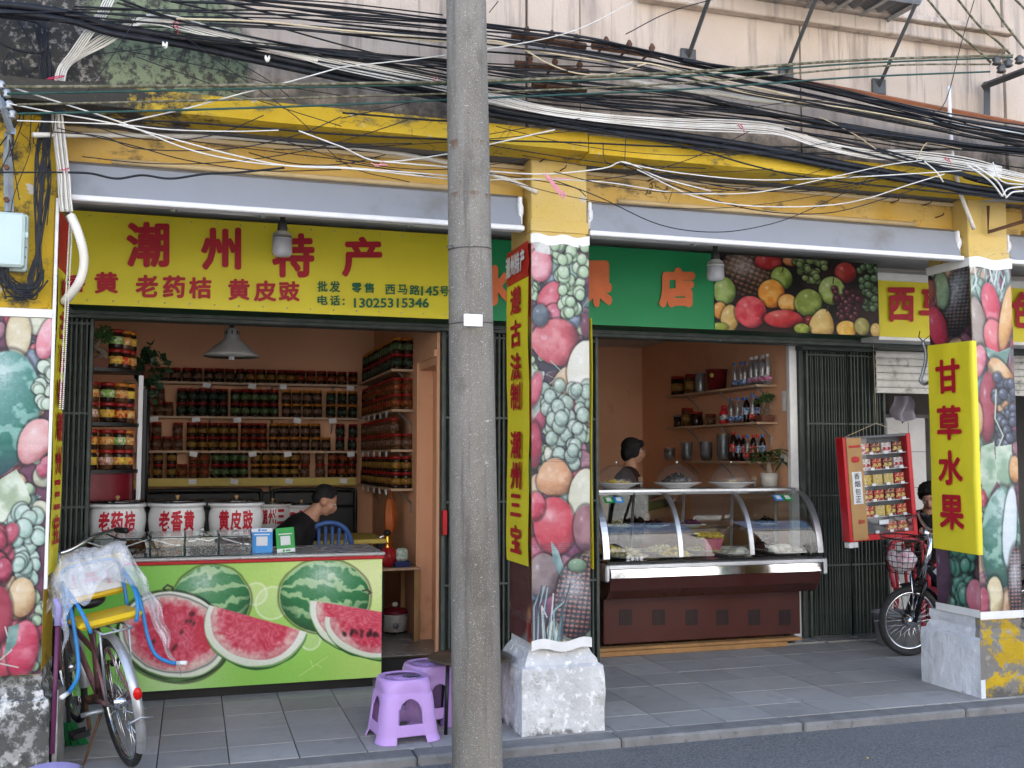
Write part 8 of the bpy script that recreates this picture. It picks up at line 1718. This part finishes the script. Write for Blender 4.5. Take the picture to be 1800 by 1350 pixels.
for s_ in (-1, 1): ept('rear_stay', 'ebike_black', lambda mb: mb.tube([E(.62, .05*s_, .30), E(1.10, .08*s_, Rw)], .014, 8)); ept('rack_stay', 'ebike_black', lambda mb: mb.tube([E(.68, .05*s_, .66), E(1.30, .06*s_, .68), E(1.10, .08*s_, Rw)], .010, 8))
ept('pedal', 'black', lambda mb: mb.box(.55, .65, -.20, -.11, .16, .18, 0, .004, TE)); ept('crank', 'steel_dark', lambda mb: mb.tube([E(.60, -.06, .27), E(.60, -.10, .17)], .010, 6)); ept('kick_stand', 'steel_dark', lambda mb: mb.tube([E(.95, .07, .25), E(.92, .16, .022)], .010, 6))
def ebask(mb):
    T = TE @ Matrix.Translation((-.075, 0, .66)); h = .27
    for k in range(7): z = h*k/6; r = .10+.055*k/6; mb.tube([T @ Vector((r*1.05*cos(a), r*1.15*sin(a), z)) for a in [2*pi*i/24 for i in range(24)]], .003 if k < 6 else .006, 5, 0, closed=True)
    for i in range(20): a = 2*pi*i/20; mb.tube([T @ Vector((.10*1.05*cos(a), .10*1.15*sin(a), 0)), T @ Vector((.155*1.05*cos(a), .155*1.15*sin(a), h))], .0022, 4)
    for i in range(5): t_ = -.08+.04*i; mb.tube([T @ Vector((t_, -.09, 0)), T @ Vector((t_, .09, 0))], .0022, 4)
ept('wire_basket', 'black', ebask)
sb = thing('shopping_bag', 'white and pink printed plastic bag in the electric bicycle basket', 'bag', E(-.075, 0, .67)); mb = MB(); c = E(-.075, 0, .735); vs = []; n, rws = 24, 10
for j in range(rws+1):
    v = j/rws; rad = .105*sin(pi*min(.97, .18+.70*(1-v)))**.6
    for i in range(n): a = 2*pi*i/n; k = 1+.12*sin(a*4+v*5)+.12*mnoise.noise(Vector((cos(a)*2, sin(a)*2, v*5))); vs.append((c.x+rad*k*cos(a), c.y+rad*k*sin(a), c.z-.065+.15*v+.02*sin(a*3)*v))
mb.add(vs, [(j*n+i, j*n+(i+1) % n, (j+1)*n+(i+1) % n, (j+1)*n+i) for j in range(rws) for i in range(n)]+[tuple(range(n-1, -1, -1)), tuple(range(rws*n, rws*n+n))], 0, True); mb.build('film', label_mat('pink_printed_film', (.62, .60, .60), (.60, .28, .34), (.62, .60, .6)), sb)

# ================================================================ DUSTPAN, BROOM, BOARD at the left plinth
M['purple_dark'] = mat('plum_plastic', (.12, .025, .075), .4); M['lavender'] = mat('lavender_plastic', (.30, .27, .50), .35); M['broom_green'] = mat('green_bristles', (.02, .22, .06), .6)
dp = thing('dustpan', 'long-handled lavender dustpan with plum handle leaning on the left plinth', 'dustpan', at_z(120, 1370, 0)); b0 = at_y(92, 1325, 5.50); t0 = at_y(102, 1085, 5.535)
mb = MB(); mb.tube([b0, t0], .011, 10); mb.build('handle', M['purple_dark'], dp); mb = MB(); dd = (t0-b0).normalized(); mb.tube([t0-dd*.04, t0+dd*.05, t0+dd*.09+Vector((-.015, 0, 0))], [.017, .016, .012], 10); mb.tube([t0+dd*.0+Vector((.012, 0, 0)), t0-dd*.05+Vector((.03, -.01, 0))], .006, 6); mb.build('grip', M['lavender'], dp)
pc = Vector((b0.x+.005, 5.43, 0)); mb = MB(); mb.grid(lambda u, v: (pc.x-.12+.24*u, 5.50-.20*v, .03+.0*u+.055*(1-v)*sin(pi*(.1+.8*u))**.5+.004), 16, 8); mb.grid(lambda u, v: (pc.x-.12+.24*u, 5.50, .004+.075*sin(pi*(.08+.84*u))**.5*v), 16, 3); mb.build('pan', M['lavender'], dp)
br = thing('broom', 'green bristle broom head tucked behind the left plinth', 'broom', at_z(122, 1300, 0)); c = at_z(120, 1310, 0); mb = MB(); q = random.Random(2)
for _ in range(120): a, r = q.uniform(0, 6.28), sqrt(q.random()); mb.tube([(c.x+.03*r*cos(a), c.y+.02*r*sin(a), .12), (c.x+.02+.055*r*cos(a), c.y+.03*r*sin(a), .055), (c.x+.04+.07*r*cos(a), c.y+.04*r*sin(a), .002)], .0025, 4)
tag(mb.build('bristles', M['broom_green'], br), kind='stuff'); mb = MB(); mb.tube([(c.x, c.y, .11), (c.x-.06, c.y+.03, 1.0)], .011, 8); mb.build('handle', M['steel_dark'], br)
wb = thing('wooden_board', 'grey weathered board propped against the left plinth', 'board', at_z(100, 1330, 0)); mb = MB(); mb.grid(lambda u, v: (-.628+.004*sin(v*9), 5.60+.28*u, .0+.42*v*(1-.12*u)+.01*sin(u*12)*v), 6, 10); mb.grid(lambda u, v: (-.605+.004*sin(v*9), 5.60+.28*u, .0+.42*v*(1-.12*u)+.01*sin(u*12)*v), 6, 10); mb.box(-.628, -.605, 5.598, 5.602, 0, .41); mb.build('plank', M['old_wood'], wb)

# ---- bits of litter on the ground
for i, (px, py, m_, lb) in enumerate(((1684, 1217, 'yellow_plastic', 'tiny yellow petal on the pavement by the far plinth'), (1525, 1334, 'yellow_plastic', 'tiny yellow petal on the road asphalt'), (788, 1342, 'tan_card', 'dry brown leaf on the road beside the concrete pole'), (935, 1300, 'tan_card', 'dry brown leaf at the foot of the white plinth'), (1410, 1232, 'black', 'dark bent twig on the pavement tiles'), (1690, 1226, 'pay_white', 'pale straw bit on the pavement by the far plinth'))):
    c = at_z(px, py, -.05 if py > 1300 else 0.0); mb = MB(); L_ = .022 if m_ != 'black' else .05; mb.grid(lambda u, v: (L_*(u-.5), (.010 if m_ != 'black' else .004)*(v-.5)*sin(pi*(.1+.8*u)), .003+.006*sin(pi*u)), 5, 2); o = mb.build('litter_scrap', M[m_]); o.location = c; o.rotation_euler = (0, 0, i*1.1); tag(o, lb, 'litter')
# ================================================================ PEOPLE
def blob_mesh(name, prims, mat_, parent, voxel=.012, smooth=6):
    """one continuous surface from overlapping tapered limbs"""
    mb = MB()
    for p in prims:
        if p[0] == 't': _, pts, rad = p; mb.tube([Vector(q) for q in pts], rad, 14); [mb.ell(pts[i], (rad[i],)*3, 8) for i in (0, len(pts)-1)]
        else: _, c, r, rot = p; mb.ell((0, 0, 0), r, 14, 0, Matrix.Translation(c) @ rot)
    o = mb.build(name, mat_, parent, fix=True)
    md = o.modifiers.new('r', 'REMESH'); md.mode = 'VOXEL'; md.voxel_size = voxel; md.use_smooth_shade = True
    ms = o.modifiers.new('s', 'SMOOTH'); ms.iterations = smooth; ms.factor = .5
    return apply_mods(o)
I4 = Matrix.Identity(4)
def head_prims(C, F, U):
    """C head centre, F facing, U up -> skin primitives with brow, nose, mouth, ears, neck start"""
    F = F.normalized(); S = F.cross(U).normalized(); U = S.cross(F).normalized(); Rm = Matrix((S, F, U)).transposed().to_4x4()
    P = lambda s, f, u: C + S*s + F*f + U*u
    e = [('e', P(0, -.008, .022), (.072, .088, .090), Rm), ('e', P(0, .020, -.035), (.058, .068, .075), Rm), ('e', P(0, .045, -.078), (.034, .034, .028), Rm), ('e', P(0, .074, .018), (.052, .018, .014), Rm),
         ('e', P(0, .094, -.022), (.015, .020, .026), Rm), ('e', P(0, .086, -.058), (.026, .014, .010), Rm), ('e', P(.074, -.005, -.015), (.012, .024, .033), Rm), ('e', P(-.074, -.005, -.015), (.012, .024, .033), Rm),
         ('e', P(.036, .066, -.030), (.024, .020, .024), Rm), ('e', P(-.036, .066, -.030), (.024, .020, .024), Rm)]
    return e, P, Rm, S, F, U
def hand_prims(w, d, n, s=1.0):
    """five fingers, gently curled; w wrist, d forearm direction, n palm normal"""
    d = d.normalized(); n = (n-d*n.dot(d)).normalized(); k = d.cross(n); out = [('t', [w, w+d*.05*s, w+d*.09*s], [.022*s, .030*s, .028*s])]
    for i, (o, l) in enumerate(((-.027, .070), (-.009, .080), (.009, .074), (.026, .058))):
        b = w+d*.085*s+k*o*s; out.append(('t', [b, b+d*l*.5*s+n*.012*s, b+d*l*.85*s+n*.034*s], [.0088*s, .0082*s, .0072*s]))
    b = w+d*.03*s-k*.026*s; out.append(('t', [b, b+d*.03*s-k*.022*s+n*.01*s, b+d*.058*s-k*.028*s+n*.022*s], [.011*s, .010*s, .0085*s])); return out
def person(label, base, J, skinm, shirt, hairfn, glasses=False, sleeve=.55, curly=False):
    t = thing('person', label, 'person', base); V = lambda k: Vector(J[k])
    hp, P, Rm, S, F, U = head_prims(V('head'), V('face'), V('up'))
    prims = list(hp) + [('t', [V('neck'), V('head')-U*.06-F*.02], [.058, .052]), ('t', [V('pelvis'), V('chest'), V('neck')], [.135, .14, .07])]
    for s in 'lr':
        prims.append(('t', [V('sh'+s), V('el'+s), V('wr'+s)], [.052, .042, .027])); prims += hand_prims(V('wr'+s), V('wr'+s)-V('el'+s), Vector((0, 0, -1)) if abs((V('wr'+s)-V('el'+s)).normalized().z) < .8 else F)
        prims.append(('t', [V('hip'+s), V('kn'+s), V('an'+s)], [.085, .058, .040])); prims.append(('t', [V('an'+s), V('an'+s)+Vector((J['toe'][0]*.17, J['toe'][1]*.17, -.045))], [.042, .03]))
    body = blob_mesh('body', prims, skinm, t, .0105, 4)
    sp = [('t', [V('pelvis')-Vector((0, 0, .02)), V('chest'), V('chest')*.35+V('neck')*.65, V('neck')-U*.0], [.165, .168, .125, .066]), ('t', [V('shl'), V('chest')*.3+V('neck')*.7, V('shr')], [.068, .095, .068])]
    for s in 'lr': e = V('sh'+s).lerp(V('el'+s), sleeve if sleeve < 1 else 1); sp.append(('t', [V('sh'+s), e], [.072, .062]) if sleeve <= 1 else ('t', [V('sh'+s), V('el'+s), V('el'+s).lerp(V('wr'+s), .85)], [.072, .056, .042]))
    blob_mesh('shirt', sp, shirt, t, .013, 5)
    blob_mesh('trousers', [('t', [V('hip'+s), V('kn'+s), V('an'+s)+Vector((0, 0, .03))], [.105, .078, .062]) for s in 'lr']+[('t', [V('hipl'), V('pelvis'), V('hipr')], [.11, .15, .11])], M['trousers'], t, .015, 4)
    for s in 'lr': mb = MB(); a = V('an'+s); mb.ell(a+Vector((J['toe'][0]*.08, J['toe'][1]*.08, -.042)), (.06+.07*abs(J['toe'][0]), .06+.07*abs(J['toe'][1]), .035), 10); mb.build('shoe', M['black'], t)
    hair = blob_mesh('hair', hairfn(P, Rm), M['hair'], t, .008, 3)
    md = hair.modifiers.new('d', 'DISPLACE'); tx = bpy.data.textures.new('curl', 'CLOUDS'); tx.noise_scale = .02 if curly else .009; md.texture = tx; md.strength = .024 if curly else .012; apply_mods(hair)
    for s in (-1, 1):
        mb = MB(); mb.ell(P(s*.032, .077, .006), (.011, .007, .008), 8); mb.build('eye', mat('eye_white', (.55, .53, .50), .3) if 'eye_white' not in bpy.data.materials else bpy.data.materials['eye_white'], t)
        mb = MB(); mb.ell(P(s*.032, .0838, .006), (.005, .003, .005), 6); mb.build('iris', M['hair'], t); mb = MB(); mb.tube([P(s*.018, .090, .024), P(s*.034, .086, .029), P(s*.052, .074, .024)], .0032, 5); mb.build('eyebrow', M['hair'], t)
    mb = MB(); mb.tube([P(-.024, .096, -.058), P(0, .102, -.056), P(.024, .096, -.058)], [.003, .005, .003], 6); mb.build('lips', mat('lips', (.30, .10, .08), .45) if 'lips' not in bpy.data.materials else bpy.data.materials['lips'], t)
    if glasses:
        g = MB()
        for s in (-1, 1): g.tube([P(s*.034+.023*cos(a), .098, .004+.018*sin(a)) for a in [2*pi*i/16 for i in range(16)]], .0016, 5, 0, closed=True); g.tube([P(s*.057, .097, .008), P(s*.078, .03, .008), P(s*.080, -.01, .0)], .0016, 5)
        g.tube([P(-.011, .099, .006), P(.011, .099, .006)], .0016, 5); g.build('glasses', M['galv'], t)
    return t
def hair_short(P, Rm): return [('e', P(0, -.022, .045), (.081, .090, .078), Rm), ('e', P(0, -.055, .0), (.072, .055, .060), Rm), ('e', P(0, .030, .094), (.054, .030, .018), Rm)]
def hair_bob(P, Rm): return [('e', P(0, -.018, .045), (.090, .098, .082), Rm), ('e', P(0, -.050, -.02), (.086, .064, .085), Rm), ('e', P(.064, .0, .0), (.026, .058, .066), Rm), ('e', P(-.064, .0, .0), (.026, .058, .066), Rm), ('e', P(0, .058, .075), (.066, .038, .034), Rm)]
def hair_curl(P, Rm): return [('e', P(0, -.02, .05), (.092, .098, .082), Rm), ('e', P(0, -.055, -.01), (.088, .062, .08), Rm), ('e', P(.068, -.01, .02), (.028, .055, .06), Rm), ('e', P(-.068, -.01, .02), (.028, .055, .06), Rm), ('e', P(0, .05, .085), (.070, .04, .03), Rm)]
# man bowed over the bench in the left shop, facing right
hc = at_y(572, 880, 8.12) + Vector((0, 0, 0)); h0 = Vector((hc.x, 8.13, hc.z))
person('man with short dark hair in a black T-shirt bowing his head behind the counter', (h0.x-.25, 8.15, .12), dict(head=h0, face=(.88, -.10, -.46), up=(.46, .0, .88), neck=h0+Vector((-.11, .01, -.12)), chest=h0+Vector((-.25, .02, -.30)), pelvis=h0+Vector((-.36, .04, -.60)), shl=h0+Vector((-.17, .20, -.22)), shr=h0+Vector((-.23, -.16, -.22)),
   ell=h0+Vector((.02, .26, -.40)), wrl=h0+Vector((.20, .16, -.44)), elr=h0+Vector((-.30, -.24, -.44)), wrr=h0+Vector((-.10, -.30, -.46)), hipl=h0+Vector((-.36, .13, -.66)), hipr=h0+Vector((-.36, -.06, -.66)), knl=(h0.x-.30, 8.27, .55), knr=(h0.x-.30, 8.06, .55), anl=(h0.x-.36, 8.27, .20), anr=(h0.x-.36, 8.06, .20), toe=(1, 0)), M['skin'], M['shirt_black'], hair_short, sleeve=.6)
# woman behind the display case, facing right
hc = at_y(1113, 793, 8.75); h0 = Vector((hc.x, 8.75, hc.z))
person('woman with a black bob and glasses in dark maroon behind the display case', (h0.x-.1, 8.75, .012), dict(head=h0, face=(.93, -.36, -.08), up=(.05, 0, 1), neck=h0+Vector((-.03, .01, -.16)), chest=h0+Vector((-.06, .02, -.38)), pelvis=h0+Vector((-.07, .02, -.74)), shl=h0+Vector((.0, .19, -.24)), shr=h0+Vector((-.12, -.17, -.24)),
   ell=h0+Vector((.20, .22, -.44)), wrl=h0+Vector((.36, .10, -.36)), elr=h0+Vector((.02, -.24, -.50)), wrr=h0+Vector((.26, -.20, -.46)), hipl=h0+Vector((-.05, .11, -.80)), hipr=h0+Vector((-.09, -.08, -.80)), knl=(h0.x-.05, 8.86, .50), knr=(h0.x-.06, 8.66, .50), anl=(h0.x-.08, 8.86, .09), anr=(h0.x-.09, 8.66, .09), toe=(1, -.2)), M['skin'], M['shirt_maroon'], hair_bob, True, sleeve=1.2)
# woman bowed over behind the cigarette board, facing left
hc = at_y(1630, 872, 7.95); h0 = Vector((hc.x+.02, 7.95, hc.z))
person('woman with curly dark hair and glasses bowing her head behind the electric bicycle', (h0.x+.1, 7.95, .012), dict(head=h0, face=(-.62, -.66, -.42), up=(-.30, -.25, .92), neck=h0+Vector((.06, .07, -.14)), chest=h0+Vector((.12, .12, -.34)), pelvis=h0+Vector((.14, .16, -.68)), shl=h0+Vector((-.02, .25, -.22)), shr=h0+Vector((.22, -.08, -.22)),
   ell=h0+Vector((-.10, .18, -.46)), wrl=h0+Vector((-.12, -.04, -.36)), elr=h0+Vector((.16, -.20, -.48)), wrr=h0+Vector((-.06, -.20, -.40)), hipl=h0+Vector((.10, .22, -.74)), hipr=h0+Vector((.20, .08, -.74)), knl=(h0.x-.12, 7.98, .46), knr=(h0.x+.05, 7.78, .46), anl=(h0.x-.06, 8.02, .09), anr=(h0.x+.12, 7.84, .09), toe=(-.7, -.7)), M['skin'], M['shirt_black'], hair_curl, True, sleeve=.6, curly=True)
